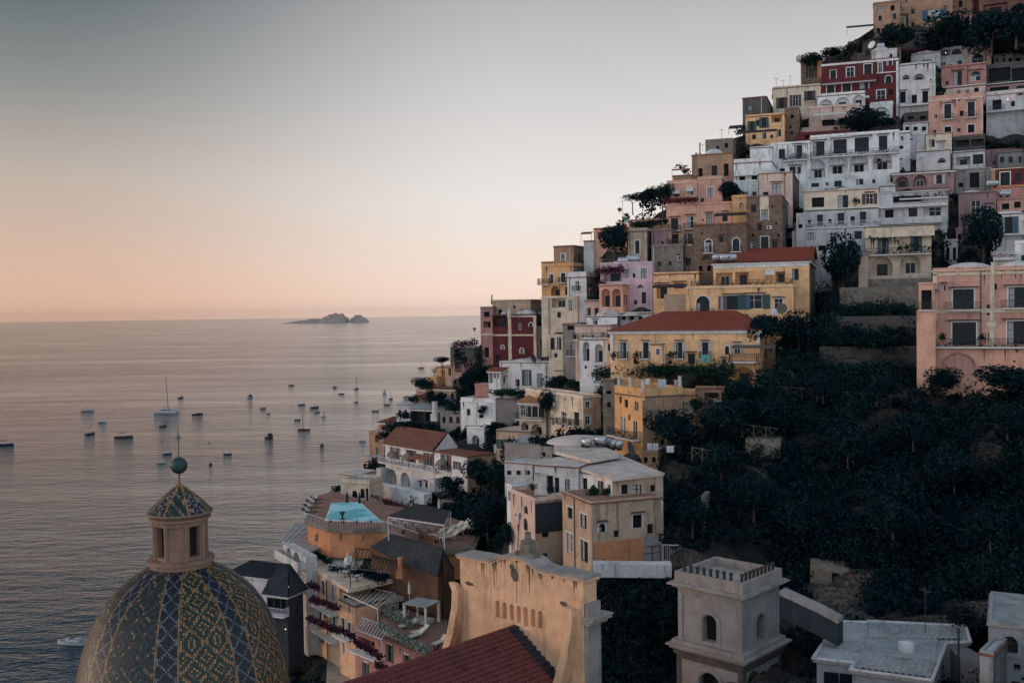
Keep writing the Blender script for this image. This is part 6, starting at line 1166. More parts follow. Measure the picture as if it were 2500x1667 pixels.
    # dark pavilion at the water side
    bld('octagonal_pavilion', 'dark pavilion with a grey hipped roof and white balcony', 'pavilion', 652, 702, 1452, 1520, yaw=25, D=125, c='slate', roof='hip', ridge=3.6, rc='slate', t=3.2, ops=[('g', 661, 1480, 12, 34), ('g', 677, 1480, 12, 34), ('g', 693, 1480, 10, 34)], bal=[(648, 706, 1496, 'rw')])  # walls take the dark roof colour in place of shade
    bld('boat_shed', 'low flat shed with a dark tiled roof by the water', 'shed', 560, 652, 1405, 1440, yaw=25, D=140, c='white2', roof='shed', ridge=.6, rc='slate', t=5, ops=[('g', 600, 1430, 20, 14)])
hotel()

# ---------------------------------------------------------------- lower right: white roofed house, small house, path, bridge wall
def lower_right():
    z = 39.5; out = [(1984, 1607), (2046, 1517), (2117, 1519), (2119, 1516), (2358, 1528), (2370, 1567), (2310, 1570), (2275, 1661), (2075, 1634), (2087, 1618)]
    q = [atz(x, y, z) for x, y in out]; c = sum(q, Vector()) / len(q); e = empty('white_roofed_house', (c.x, c.y, z - 7), 0, 'house with a broad pale L shaped roof and antenna at lower right', 'house')
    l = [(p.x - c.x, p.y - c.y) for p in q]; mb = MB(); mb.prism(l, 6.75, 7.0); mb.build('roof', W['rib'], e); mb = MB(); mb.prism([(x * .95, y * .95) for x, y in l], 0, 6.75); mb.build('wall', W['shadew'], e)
    mb = MB()
    for i in range(len(l)): a, b_ = l[i], l[(i + 1) % len(l)]; mb.bar((*a, 7.02), (*b_, 7.02), .13, n=8)
    mb.build('roof_rim', W['roofw'], e)
    def T(x, y): p = atz(x, y, z); return Vector((p.x - c.x, p.y - c.y, 7.004))
    def field(a, b_, c_, d):
        mb = MB(); tileface(mb, T(*a), T(*b_), T(*c_), T(*d), .42, .6, .08, 0, .08); o = mb.build('tiled_strip', W['rib'], e)
    field((2092, 1632), (2270, 1656), (2286, 1612), (2112, 1594)); field((2120, 1560), (2345, 1562), (2350, 1532), (2122, 1520))
    mb = MB(); mb.prism([tuple(T(*p_)[:2]) for p_ in ((2118, 1545), (2290, 1556), (2284, 1606), (2112, 1588))], 7.0, 7.09); mb.build('roof_patch', W['roofg'], e)
    mb = MB(); p = T(2213, 1592); mb.box(p.x - .45, p.x + .45, p.y - .4, p.y + .4, 7.0, 7.75); mb.build('skylight', W['white'], e)
    mb = MB(); p0 = T(2306, 1556); p1 = T(2362, 1566); mb.prism([(p0.x, p0.y), (p1.x, p1.y), (p1.x + .3, p1.y - 3.4), (p0.x - .3, p0.y - 3.4)], 1, 6.6); mb.build('side_block', W['grey'], e)
    mb = MB(); a, b_ = Vector((*l[0], 5.2)), Vector((*l[9], 5.2)); nn = Vector(((b_ - a).y, -(b_ - a).x, 0)).normalized()
    for f0, f1 in ((.25, .6), (.63, .95)):
        p0, p1 = a.lerp(b_, f0), a.lerp(b_, f1); mb.quad([(p0.x, p0.y - .15, 4.9), (p1.x, p1.y - .15, 4.9), (p1.x, p1.y - .15, 6.2), (p0.x, p0.y - .15, 6.2)])
    mb.build('window', GLASS, e)
    antenna(2259, 1545, atz(2259, 1545, z).y, 3.6, 'tall thin antenna standing on the pale L shaped roof'); 
    p = atz(2340, 1600, z); mb = MB(); mb.bar((0, 0, -3), (0, 0, 3.2), .09, n=8); mb.lathe([(.16, 3.2), (.1, 3.5)], n=8); o = mb.build('flue_pipe', IRON); o.location = (p.x, p.y, z - 1.5); tag(o, 'dark flue pipe at the right end of the pale roof', 'flue')
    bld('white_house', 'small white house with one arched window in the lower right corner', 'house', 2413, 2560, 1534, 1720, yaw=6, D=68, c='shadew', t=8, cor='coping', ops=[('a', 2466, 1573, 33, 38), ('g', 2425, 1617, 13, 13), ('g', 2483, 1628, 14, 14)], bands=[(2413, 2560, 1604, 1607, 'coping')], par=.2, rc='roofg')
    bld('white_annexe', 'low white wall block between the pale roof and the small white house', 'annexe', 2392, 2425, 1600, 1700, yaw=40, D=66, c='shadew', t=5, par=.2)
    # parapeted ramp with stone arches
    a = atz(1903, 1452, 44.0); pts = [(1903, 1452), (1955, 1476), (2000, 1497), (2045, 1522)]; zz = 43.0
    e = empty('ramp_wall', atz(1975, 1488, zz) - ZUP * 5, 0, 'stone ramp with a pale coping going down behind the bell tower', 'ramp'); L_ = e.location; q = [atz(x, y, zz - i * .5) for i, (x, y) in enumerate(pts)]
    mb = MB(); mb2 = MB()
    for i in range(3):
        A, B = q[i] - L_, q[i + 1] - L_; o_ = Vector((.7, .9, 0)); 
        for m_, h0, h1 in ((mb, None, .0), (mb2, .003, .35)):
            k = len(m_.v); b0 = [A, B, B + o_, A + o_]
            m_.v += [(p.x, p.y, (p.z - 1.7 if h0 is None else p.z + h0)) for p in b0] + [(p.x, p.y, p.z + h1) for p in b0]
            for f in ((0, 3, 2, 1), (4, 5, 6, 7), (0, 1, 5, 4), (1, 2, 6, 5), (2, 3, 7, 6), (3, 0, 4, 7)): m_.f.append(tuple(k + j for j in f)); m_.mi.append(0)
    mb.build('wall', W['slate'], e); mb2.build('coping', W['coping'], e)
    bld('stone_ruin', 'squat rubble wall with a dark recess on the slope behind the tower', 'wall', 1978, 2122, 1384, 1500, yaw=12, D=93, c='stone', t=3, roof='none', ops=[('g', 2040, 1420, 16, 40)])
    # bridge parapet in front of the tall beige house
    bld('bridge_wall', 'white bridge parapet running from the beige house to the bell tower', 'wall', 1447, 1640, 1378, 1402, yaw=6, D=94, c='white2', t=.9, roof='none', ext=.3, cor='mauve')
    # white gate by the beige house
    p = P(1640, 1372, 99); e = empty('iron_gate', p, R(-10), 'white barred gate at the right foot of the tall beige house', 'gate'); mb = MB()
    for i in range(9): mb.box(-.8 + i * .2, -.77 + i * .2, 0, .03, 0, 1.7)
    mb.build('bars', WHITEM, e); mb = MB(); mb.box(-.85, .85, -.01, .04, 1.7, 1.76); mb.box(-.85, .85, -.01, .04, .1, .15); mb.build('rail', WHITEM, e)
lower_right()

# ---------------------------------------------------------------- roofs in front of and around the tall beige house
def beige_roof():
    root = empty('rooftop', atz(1500, 1140, 47.6) - ZUP * .4, 0, 'cluttered pale flat roofs stepping up behind the tall beige house', 'roof'); L_ = root.location
    def lay(nm, px, z, th, m_):
        q = [atz(x, y, z) - L_ for x, y in px]; mb = MB(); mb.prism([(p.x, p.y) for p in q], z - th - L_.z, z - L_.z); return mb.build(nm, m_, root)
    lay('roof_slab', [(1494, 1168), (1621, 1154), (1520, 1112), (1436, 1122), (1365, 1126)], 47.9, .3, W['roofp'])
    lay('roof_slab', [(1300, 1128), (1390, 1148), (1420, 1142), (1385, 1118), (1330, 1118)], 47.5, .25, W['roofp'])
    lay('roof_slab', [(1352, 1100), (1440, 1122), (1520, 1108), (1460, 1084), (1400, 1072), (1352, 1085)], 48.6, .4, W['roofp'])
    mb = MB(); p = atz(1415, 1080, 48.6) - L_; mb.smooth = True; mb.ellipsoid((p.x, p.y, p.z), (4.2, 3.2, .9), 20, 5); mb.build('roof_vault', W['roofp'], root)
    mb = MB(); q = [atz(x, y, 46.8) - L_ for x, y in ((1308, 1145), (1378, 1160), (1390, 1140), (1335, 1130))]; mb.quad(q); mb.quad([p - ZUP * .06 for p in q][::-1]); mb.build('lean_to_roof', W['roofg'], root)
    bz = 46.5
bld('terrace_room', 'white terrace room with awning behind the planted roof', 'terrace room', 1306, 1412, 1140, 1226, yaw=26, D=110, c='white2', t=6, par=.05, rc='roofp', ops=[('d', 1360, 1184, 9, 34), ('g', 1342, 1180, 14, 36), ('p', 1386, 1186, 12, 30)], ext=0)
bld('terrace_room', 'white walled roof terrace with shrubs beside the closed shutters', 'terrace room', 1412, 1492, 1160, 1228, yaw=50, D=107.5, c='white', t=4, par=.05, rc='roofp', ops=[('d', 1428, 1186, 10, 36), ('d', 1466, 1192, 12, 34)], ext=0)
beige_roof()
for i, (x, y) in enumerate(((1448, 1098), (1478, 1094), (1500, 1096), (1512, 1098), (1430, 1092), (1466, 1088))):
    tank(x, y, 122 - i * .3, 1.5, .5, 'round steel water tank on the pale roofs, ' + ('leftmost large one', 'second large one', 'third large one', 'rightmost large one', 'small one by the vault', 'small one at the back')[i], 'steel tanks on the pale roofs', rz=.5 * i)
dish(1536, 1118, 119, 1.1, 'large dark round dish at the right edge of the pale roofs', rz=1.2, mat=W['darkstone'], h=.3)
for i, (x, y, c_) in enumerate(((1447, 1216, 30), (1480, 1214, 20), (1300, 1200, 16), (1345, 1208, 18), (1374, 1205, 14))):
    bush(x, y - c_ * .6, c_, c_ * 1.4, ('tall bushy shrub on the white roof terrace', 'spiky slim shrub at the corner of the white roof terrace', 'small shrub at the left of the planted roof', 'small shrub in the middle of the planted roof', 'small shrub at the right of the planted roof')[i], D=104.0 + (0 if i < 2 else 6), mat=L_MID)
pergola('ribbed white awning over the terrace of the beige house', [(1306, 1160), (1386, 1150), (1376, 1136), (1320, 1142)], 2.4, WHITEM, cover=W['roofg'], name='awning', cat='awning', z=47.0, beams=5)

# ---------------------------------------------------------------- island on the horizon
def island():
    D0 = 8400.0; s = D0 / F; P0 = P(683, 788.5, D0); mb = MB(); mb.smooth = False; nx, ny = 110, 26; prof = [(0, 0), (.04, 8), (.10, 12), (.20, 28), (.31, 40), (.38, 52), (.46, 44), (.50, 66), (.56, 96), (.64, 106), (.70, 98), (.755, 60), (.765, 8), (.785, 12), (.80, 50), (.86, 88), (.92, 74), (.97, 40), (1.0, 0)]
    W_ = 219 * s; g = np.random.default_rng(3); ph = g.uniform(0, 6, 12)
    for i in range(nx + 1):
        u = i / nx; h = np.interp(u, [p[0] for p in prof], [p[1] for p in prof])
        for j in range(ny + 1):
            v = j / ny; k = math.sin(math.pi * v) ** .7; rough = 1 + .16 * math.sin(u * 70 + ph[0] + v * 9) * math.sin(v * 17 + ph[1]) + .10 * math.sin(u * 160 + ph[2] + v * 30); mb.v.append((u * W_, (v - .5) * 300 * (0.4 + h / 140), h * .70 * k * rough - 2))
    for i in range(nx):
        for j in range(ny): a = i * (ny + 1) + j; mb.f.append((a, a + ny + 1, a + ny + 2, a + 1)); mb.mi.append(0)
    o = mb.build('island', wallmat('hazed_island_rock', (.36, .30, .26), .5, (.03, .04, .03), .01)); o.location = (P0.x, P0.y, 0); tag(o, 'rocky wooded island lying on the sea near the horizon', 'island', kind='structure')  # rock colour lightened to stand in for distance haze
island()
# ---------------------------------------------------------------- boats
HW, HN, HB_, DK = plain('white_hull', (.45, .46, .48), .4), plain('navy_hull', (.02, .035, .07), .4), plain('brown_wood_hull', (.09, .045, .03), .5), plain('boat_deck', (.30, .26, .22), .7)
CB, CW = plain('blue_boat_canvas', (.02, .03, .05), .9), plain('white_boat_canvas', (.5, .5, .5), .9)
def boat(kind, L, hull, cv):
    e = empty('boat', (0, 0, 0)); B = L * (.34 if kind not in ('sail', 'gozzo') else .3); H = L * .07 + .15
    def hullmb(B, yo=0, Hh=H, LL=L, blunt=.75):
        mb = MB(); n = 10; S = []
        for i in range(n + 1):
            u = i / n; bw = B / 2 * (min(1, (u / .5) ** .5 if u < .5 else 1) if kind == 'gozzo' else 1) * (1 if u < .5 else math.cos((u - .5) * 2 * math.pi / 2) ** .75 + .02); bw *= (blunt + (1 - blunt) * min(1, u * 4)); sh = Hh * (1 + .35 * max(0, u - .5) * 2); x = LL * (u - .5)
            S.append([(x, yo - bw, sh), (x, yo - bw * .85, Hh * .2), (x, yo - bw * .3, -.3), (x, yo + bw * .3, -.3), (x, yo + bw * .85, Hh * .2), (x, yo + bw, sh)])
        for s in S: mb.v += s
        for i in range(n):
            for j in range(5): a = i * 6 + j; mb.f.append((a, a + 6, a + 7, a + 1)); mb.mi.append(0)
        mb.f.append(tuple(range(6))); mb.mi.append(0); return mb, S
    def deckmb(S, drop):
        m_ = MB()
        for i in range(len(S) - 1): a, b_ = S[i], S[i + 1]; m_.quad([(a[0][0], a[0][1] * .97, a[0][2] - drop), (b_[0][0], b_[0][1] * .97, b_[0][2] - drop), (b_[5][0], b_[5][1] * .97, b_[5][2] - drop), (a[5][0], a[5][1] * .97, a[5][2] - drop)])
        return m_
    if kind == 'cat':
        for yo in (-L * .22, L * .22): m_, S = hullmb(L * .11, yo, L * .11); m_.build('hull', HW, e)
        m_ = MB(); m_.box(-L * .4, L * .22, -L * .22, L * .22, L * .06, L * .12); m_.build('bridge_deck', HW, e)
        m_ = MB(); m_.prism([(-L * .22, -L * .17), (L * .12, -L * .15), (L * .2, 0), (L * .12, L * .15), (-L * .22, L * .17)], L * .12, L * .2); m_.build('cabin', HW, e)
        m_ = MB(); m_.prism([(-L * .2, -L * .175), (L * .125, -L * .155), (L * .21, 0), (L * .125, L * .155), (-L * .2, L * .175)], L * .14, L * .175); m_.build('window_band', GLASS, e)
        m_ = MB(); m_.bar((L * .08, 0, L * .2), (-L * .01, 0, L * 1.72), .26, .16, 6); m_.build('mast', HB_, e); m_ = MB(); m_.bar((L * .06, 0, L * .28), (-L * .36, 0, L * .30), .16, .12, 6); m_.build('boom', DK, e)
        m_ = MB(); m_.bar((L * .46, 0, L * .1), (-L * .0, 0, L * 1.65), .02, n=3); m_.bar((-L * .0, 0, L * 1.6), (-L * .1, L * .2, L * .12), .02, n=3); m_.bar((-L * .0, 0, L * 1.6), (-L * .1, -L * .2, L * .12), .02, n=3); m_.build('rigging', IRON, e); return e
    m_, S = hullmb(B, blunt=.15 if kind in ('gozzo', 'sail') else .8); m_.build('hull', hull, e); deckmb(S, .12 if kind in ('motor', 'sail') else .35).build('deck', DK, e)
    if kind == 'motor':
        m_ = MB(); m_.prism([(-L * .12, -B * .3), (L * .18, -B * .28), (L * .3, 0), (L * .18, B * .28), (-L * .12, B * .3)], H * .9, H * 1.75); m_.build('cabin', hull, e)
        m_ = MB(); m_.quad([(L * .17, -B * .3, H * 1.75), (L * .17, B * .3, H * 1.75), (L * .05, B * .28, H * 2.5), (L * .05, -B * .28, H * 2.5)]); m_.build('windscreen', GLASS, e)
    if kind in ('canopy', 'gozzo'):
        z = H + L * .13 + .45; m_ = MB(); n = 6
        for i in range(n): t0, t1 = i / n * math.pi, (i + 1) / n * math.pi; m_.quad([(-L * .28, -B * .42 * math.cos(t0), z + .18 * math.sin(t0)), (L * .16, -B * .42 * math.cos(t0), z + .18 * math.sin(t0)), (L * .16, -B * .42 * math.cos(t1), z + .18 * math.sin(t1)), (-L * .28, -B * .42 * math.cos(t1), z + .18 * math.sin(t1))])
        m_.build('sunshade', cv, e)
        for x in (-L * .27, L * .15):
            for y in (-B * .4, B * .4): m_ = MB(); m_.bar((x, y, H * .8), (x, y, z), .03, n=4); m_.build('post', WHITEM, e)
        m_ = MB(); m_.box(-L * .1, L * .05, -B * .2, B * .2, H * .5, H * 1.2); m_.build('engine_box', DK, e)
    if kind == 'cabin':
        m_ = MB(); m_.box(-L * .05, L * .2, -B * .3, B * .3, H * .8, H + L * .17); m_.build('wheelhouse', cv, e); m_ = MB(); m_.box(-L * .055, L * .205, -B * .27, B * .27, H + L * .1, H + L * .17); m_.build('window_band', GLASS, e); m_ = MB(); m_.bar((0, 0, H + L * .2), (0, 0, H + L * .4), .04); m_.build('mast', IRON, e)
    if kind == 'sail':
        m_ = MB(); m_.prism([(-L * .1, -B * .28), (L * .15, -B * .25), (L * .22, 0), (L * .15, B * .25), (-L * .1, B * .28)], H * .9, H * 1.45); m_.build('coach_roof', hull, e)
        m_ = MB(); m_.bar((L * .08, 0, H), (L * .08, 0, L * 1.45), .17, .12, 6); m_.build('mast', HB_, e); m_ = MB(); m_.bar((L * .07, 0, H + L * .1), (-L * .32, 0, H + L * .12), .12, .09, 6); m_.build('furled_sail', CW, e)
        m_ = MB()
        for p in ((L * .48, 0, H), (-L * .48, 0, H), (0, B * .45, H), (0, -B * .45, H)): m_.bar(p, (L * .08, 0, L * 1.3), .02, n=3)
        m_.build('rigging', IRON, e)
    if kind == 'dinghy':
        m_ = MB(); m_.box(-L * .05, L * .03, -B * .45, B * .45, H * .7, H * .8); m_.build('thwart', DK, e); m_ = MB(); m_.box(-L * .56, -L * .49, -.15, .15, H * .2, H * 1.6); m_.build('outboard_motor', IRON, e)
    return e
BG = 'boats moored in the bay'
BO = [('cat', 407, 1008, 50, 0, 'large white catamaran with a tall bare mast under way', HW, CW), ('motor', 214, 1003, 27, 10, 'flat motorboat at the left, farthest from the others', HW, CW), ('cabin', 250, 1031, 19, 5, 'small cabin boat just left of the long open boat', HW, CW),
 ('canopy', 221, 1060, 18, 80, 'boxy boat with a pale canopy nearest the left group', HN, CW), ('gozzo', 302, 1068, 41, 8, 'long dark wooden boat with a raised prow', HB_, CB), ('canopy', 442, 971, 18, 85, 'dark canopied boat right of the catamaran mast', HN, CB), ('motor', 482, 1012, 25, 12, 'dark low motorboat right of the catamaran', HN, CW),
 ('canopy', 399, 1040, 18, 88, 'dark stern on boat just below the catamaran', HB_, CB), ('gozzo', 408, 1109, 20, 15, 'boat with a light sunshade above the dome cross', HN, CW), ('motor', 394, 1130, 26, 165, 'white speedboat with blue seats left of the copper ball', HW, CB), ('gozzo', 12, 1087, 38, 4, 'dark boat cut by the left edge of the picture', HN, CB),
 ('dinghy', 556, 1109, 18, 8, 'low dark boat right of the copper ball', HN, CW), ('dinghy', 712, 941, 9, 60, 'tiny lone boat farthest out in the middle of the bay', HB_, CW), ('canopy', 818, 946, 13, 85, 'tall dark canopied boat among the far row', HN, CB), ('gozzo', 833, 962, 15, 5, 'small boat with a pale deck beside the far canopied boat', HN, CW),
 ('sail', 870, 950, 10, 70, 'small reddish boat right of the far canopied boat', HB_, CW), ('cabin', 939, 960, 11, 85, 'stubby white cabin boat near the shore in the far row', HW, CW), ('sail', 954, 974, 10, 40, 'small masted boat nearest the far shore', HB_, CW), ('canopy', 870, 982, 10, 30, 'little dark boat below the reddish boat', HN, CB),
 ('gozzo', 944, 988, 15, 0, 'brownish open boat close to the houses', HB_, CB), ('dinghy', 917, 1004, 17, -12, 'brown rowing boat near the shore', HB_, CW), ('cabin', 610, 970, 12, 70, 'blue and white cabin boat at the left of the middle group', HW, CB), ('cabin', 642, 997, 13, 20, 'small blue cabin boat in the middle group', HN, CW),
 ('dinghy', 655, 1010, 9, 5, 'tiny dinghy below the small blue cabin boat', HB_, CW), ('gozzo', 736, 988, 18, -10, 'open boat with white rails in the middle group', HN, CW), ('canopy', 769, 995, 14, 60, 'green grey canopied boat at the top of the tight pair', HN, CB), ('canopy', 774, 1007, 11, 40, 'smaller dark boat at the bottom of the tight pair', HN, CB),
 ('sail', 790, 1017, 12, 10, 'pale masted dinghy right of the tight pair', HW, CW), ('gozzo', 726, 1025, 16, -5, 'low boat with a grey sunshade above the long ketch', HN, CW), ('sail', 742, 1050, 31, 178, 'long brown sailing boat with a single mast', HB_, CW), ('cabin', 658, 1068, 18, 80, 'stout dark boat with a high wheelhouse', HN, CB),
 ('motor', 885, 1077, 16, -4, 'small motorboat nearest the pool terrace', HW, CW), ('sail', 1028, 899, 15, 30, 'sailing yacht with a tall mast beside the houses', HN, CW), ('motor', 186, 1572, 82, 176, 'large white motor yacht partly behind the dome', HW, CB)]
for k, x, y, wp, ang, lab, hu, cv in BO:
    p = atz(x, y, 0); L = wp * (p - CAM).length / F; c = abs(math.cos(R(ang))); L = L / max(c, .45) if k != 'cat' else L; L = min(L, 17 if k == 'cat' else (11.5 if wp > 24 else 8.5))
    e = boat(k, L, hu, cv); e.location = p; e.rotation_euler = (0, 0, R(ang)); tag(e, lab, 'boat', BG); e.name = {'cat': 'catamaran', 'motor': 'motorboat', 'sail': 'sailing_boat', 'cabin': 'cabin_boat', 'dinghy': 'dinghy'}.get(k, 'open_boat')
for i, (x, y, r, lab) in enumerate(((514, 1134, .8, 'dark mooring buoy right of the copper ball'), (396, 1075, .35, 'tiny buoy between the catamaran and the speedboat'), (786, 1088, 1.1, 'large reddish mooring buoy by itself in the near water'), (510, 1080, .3, 'tiny buoy in open water right of the cross'))):
    p = atz(x, y, 0); mb = MB(); mb.smooth = True; mb.lathe([(.01, -.4 * r), (r * .9, -.2 * r), (r, .3 * r), (r * .7, .9 * r), (r * .2, 1.1 * r), (r * .18, 1.5 * r), (.01, 1.5 * r)], n=12, cap=False); o = mb.build('mooring_buoy', HB_); o.location = p; tag(o, lab, 'buoy', 'mooring buoys in the bay')
# wakes: low ridges of disturbed water
def wake(pts, w_, name='wake'):
    q = [atz(x, y, 0) for x, y in pts]; mb = MB(); n = 40
    for i in range(n):
        for sgn in (0,):
            t0, t1 = i / n * (len(q) - 1), (i + 1) / n * (len(q) - 1); a = q[min(int(t0), len(q) - 2)].lerp(q[min(int(t0), len(q) - 2) + 1], t0 - min(int(t0), len(q) - 2)); b_ = q[min(int(t1 - 1e-6), len(q) - 2)].lerp(q[min(int(t1 - 1e-6), len(q) - 2) + 1], t1 - min(int(t1 - 1e-6), len(q) - 2))
            wv = w_ * (.6 + .4 * math.sin(i * 1.3)); mb.quad([(a.x, a.y - wv, .01), (b_.x, b_.y - wv, .01), (b_.x, b_.y, .35), (a.x, a.y, .35)]); mb.quad([(a.x, a.y, .35), (b_.x, b_.y, .35), (b_.x, b_.y + wv, .01), (a.x, a.y + wv, .01)])
    o = mb.build(name, bpy.data.materials['sea_water']); tag(o, kind='structure')


# ---------------------------------------------------------------- vegetation
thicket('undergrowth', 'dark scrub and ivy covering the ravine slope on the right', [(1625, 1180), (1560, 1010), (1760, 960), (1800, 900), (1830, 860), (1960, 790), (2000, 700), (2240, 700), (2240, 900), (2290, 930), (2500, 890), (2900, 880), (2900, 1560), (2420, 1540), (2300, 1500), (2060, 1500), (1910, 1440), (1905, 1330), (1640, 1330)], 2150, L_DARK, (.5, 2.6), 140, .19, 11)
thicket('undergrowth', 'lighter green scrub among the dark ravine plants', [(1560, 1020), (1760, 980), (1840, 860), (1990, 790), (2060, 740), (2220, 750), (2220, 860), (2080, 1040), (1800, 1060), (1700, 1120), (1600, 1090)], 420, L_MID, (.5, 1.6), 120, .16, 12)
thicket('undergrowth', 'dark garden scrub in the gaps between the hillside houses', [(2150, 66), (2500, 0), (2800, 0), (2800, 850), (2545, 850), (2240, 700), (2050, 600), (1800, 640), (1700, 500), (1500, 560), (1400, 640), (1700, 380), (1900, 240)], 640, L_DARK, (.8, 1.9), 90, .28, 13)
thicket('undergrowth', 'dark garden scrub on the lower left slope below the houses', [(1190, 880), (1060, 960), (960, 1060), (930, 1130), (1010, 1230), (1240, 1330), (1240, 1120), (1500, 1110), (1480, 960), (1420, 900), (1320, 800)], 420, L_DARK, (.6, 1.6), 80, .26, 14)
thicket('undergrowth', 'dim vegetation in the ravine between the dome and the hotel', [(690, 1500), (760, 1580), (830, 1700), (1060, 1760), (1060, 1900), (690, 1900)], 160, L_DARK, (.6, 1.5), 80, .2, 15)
thicket('undergrowth', 'dark planting added to stand for shade below the church and the bell tower', [(1300, 1420), (1660, 1400), (1650, 1760), (1960, 1780), (2000, 1640), (1910, 1500), (2600, 1600), (2600, 1900), (1300, 1900)], 520, L_DARK, (.6, 1.8), 130, .16, 16)  # added leaf cover stands in for the shade on this ground
thicket('undergrowth', 'black green planting added as shade in the gap between the church and the bell tower', [(1440, 1400), (1665, 1400), (1665, 1760), (1440, 1760)], 260, L_DARK, (.6, 1.6), 130, .16, 17, avoid=False)  # planting added to darken the shadowy courtyard gap
TG = 'garden trees between the houses'
for a in ((2058, 700, 95, 125, 'dark leafy tree beside the deep white arches'), (2400, 640, 90, 130, 'dark tree between the curved gable and stained mauve house'), (2190, 118, 90, 60, 'dark tree below the top ochre house'), (2300, 124, 120, 90, 'broad dark tree on the slope under the top houses'), (2420, 130, 110, 100, 'tall dark tree above the tan vaulted house'), (2480, 110, 90, 110, 'dark tree in the top right corner'),
          (1780, 500, 60, 60, 'dark tree between the pink house and the tower house'), (1840, 490, 40, 50, 'small dark tree behind the beige tower house'), (1500, 640, 70, 100, 'dark tree right of the salmon skyline house'), (2040, 318, 10, 8, 'tiny tree on the red base wall'), (2110, 330, 120, 60, 'dark creeper covered tree below the red house'),
          (1165, 1200, 80, 80, 'dark tree below the arcaded villa garden'), (1100, 1205, 60, 50, 'dark tree against the arcaded villa terrace'), (1255, 1165, 60, 95, 'bright tall tree left of the pale roofs'), (1215, 1215, 70, 80, 'dark tree between the villa and the planted roof'), (1190, 1300, 90, 90, 'dark tree beside the white sun loungers'), (1160, 1345, 80, 80, 'dark tree behind the left shoulder of the church gable'), (1240, 1350, 60, 80, 'dark tree right of the church pedestal'),
          (1660, 1090, 120, 90, 'dark leafy tree at the foot of the ochre tenement'), (1870, 850, 90, 90, 'dark green tree at the right end of the long villa'), (1790, 1060, 130, 90, 'dark tree in the middle of the ravine terraces'), (1950, 850, 110, 90, 'dark tree below the grey rendered side wall'), (2290, 965, 80, 70, 'dark tree in front of the pink arcade'), (2460, 970, 170, 80, 'broad dark tree in front of the large pink building'),
          (1335, 1010, 40, 60, 'dark slender tree behind the glazed veranda'), (1060, 990, 50, 40, 'dark tree above the dim restaurant roof'), (1140, 960, 60, 60, 'dark tree above the gazebo garden'), (1360, 960, 60, 44, 'dark shrub like tree on the terrace by the yellow hut')):
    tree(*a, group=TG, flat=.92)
for i, a in enumerate(((1800, 985, 70, 60), (1880, 1035, 90, 70), (2010, 965, 80, 60), (2140, 970, 60, 50), (2070, 1120, 110, 90), (2230, 1080, 90, 80), (2330, 1180, 120, 90), (2180, 1290, 110, 90), (1960, 1300, 100, 80), (1840, 1250, 80, 90), (2420, 1330, 110, 90), (1760, 1160, 80, 80), (2460, 1050, 90, 70), (1690, 1290, 70, 80))):
    tree(*a, 'leafy tree standing out of the ravine scrub, ' + ('right of the creeper shelter', 'under the left end of the long fence', 'above the middle of the long fence', 'above the right end of the long fence', 'left of the middle of the slope', 'below the right end of the long fence', 'right of the middle of the slope', 'above the rubble wall', 'up the slope from the bell tower', 'between the masonry pier and the tower', 'above the small white house', 'below the leaning fence', 'under the large pink building', 'beside the masonry pier')[i], group='trees on the ravine slope', mat=L_DARK, flat=1.15, D=float(Df(a[0], a[1])) - 3.0)
tree(1590, 512, 84, 56, 'spreading dark pine on the skyline left of the pink house', D=182, flat=.6, n=2600); tree(1618, 520, 40, 72, 'taller dark tree touching the salmon house on the skyline', D=180, flat=.7)
tree(1545, 512, 60, 40, 'left part of the skyline pines with open branches', D=183, flat=.6, n=900)
tree(2035, 152, 70, 34, 'dark tree row behind the roof of the red house', D=236, flat=.8); tree(1982, 170, 50, 40, 'dark creeper tree on the brown pillars', D=224, flat=.8)
tree(1080, 905, 30, 34, 'small palm like tree on the left skyline', D=192, flat=.5); tree(1060, 925, 18, 28, 'slim dark tree on the left skyline', D=193, flat=.5, n=500); tree(1040, 960, 50, 40, 'dark tree under the small orange house', D=190, flat=.8)
for i, a in enumerate(((990, 1012, 60, 30), (960, 1042, 60, 34), (940, 1062, 50, 30), (1010, 975, 50, 30), (905, 1135, 46, 40), (870, 1180, 90, 40), (830, 1190, 60, 34), (985, 1040, 110, 30), (1110, 1000, 60, 40), (1085, 985, 60, 30), (1180, 1000, 40, 30))):
    bush(a[0], a[1], a[2] * .7, a[3] * .8, ('dark shrub hanging at the shore side of the restaurant', 'dark shrub at the left foot of the restaurant', 'dark shrub at the lower left skyline', 'shrub under the brick red pavilion', 'dark shrub by the ochre house with arch', 'dark shrub mass behind the pool house', 'dark shrub at the sea end of the pool terrace', 'flat hedge in front of the dim restaurant', 'shrub right of the dim restaurant', 'shrub behind the white block chimney', 'shrub at the left wall of the low white house')[i], group='shrubs on the left slope')
for i, a in enumerate(((1250, 960, 60, 24), (1225, 960, 50, 20), (1430, 952, 60, 40), (1400, 935, 50, 30), (1500, 940, 60, 70), (1475, 960, 40, 60), (1700, 985, 40, 30), (1620, 905, 50, 30), (1445, 905, 34, 40), (1300, 980, 30, 24), (1330, 958, 40, 20))):
    bush(*a, ('round shrub below the white house with the green door', 'second round shrub below the white house annexe', 'shrub beside the rooftop railing', 'low shrub beside the yellow hut', 'dark creeper left of the ochre tenement', 'creeper on the brown rock left of the tenement', 'shrub on the ochre wing roof', 'bump of the hedge below the long villa', 'creeper at the foot of the white arcade', 'shrub on the veranda roof edge', 'shrub on the terrace over the cream house')[i], mat=L_MID, group='terrace shrubs in the middle of the hill')
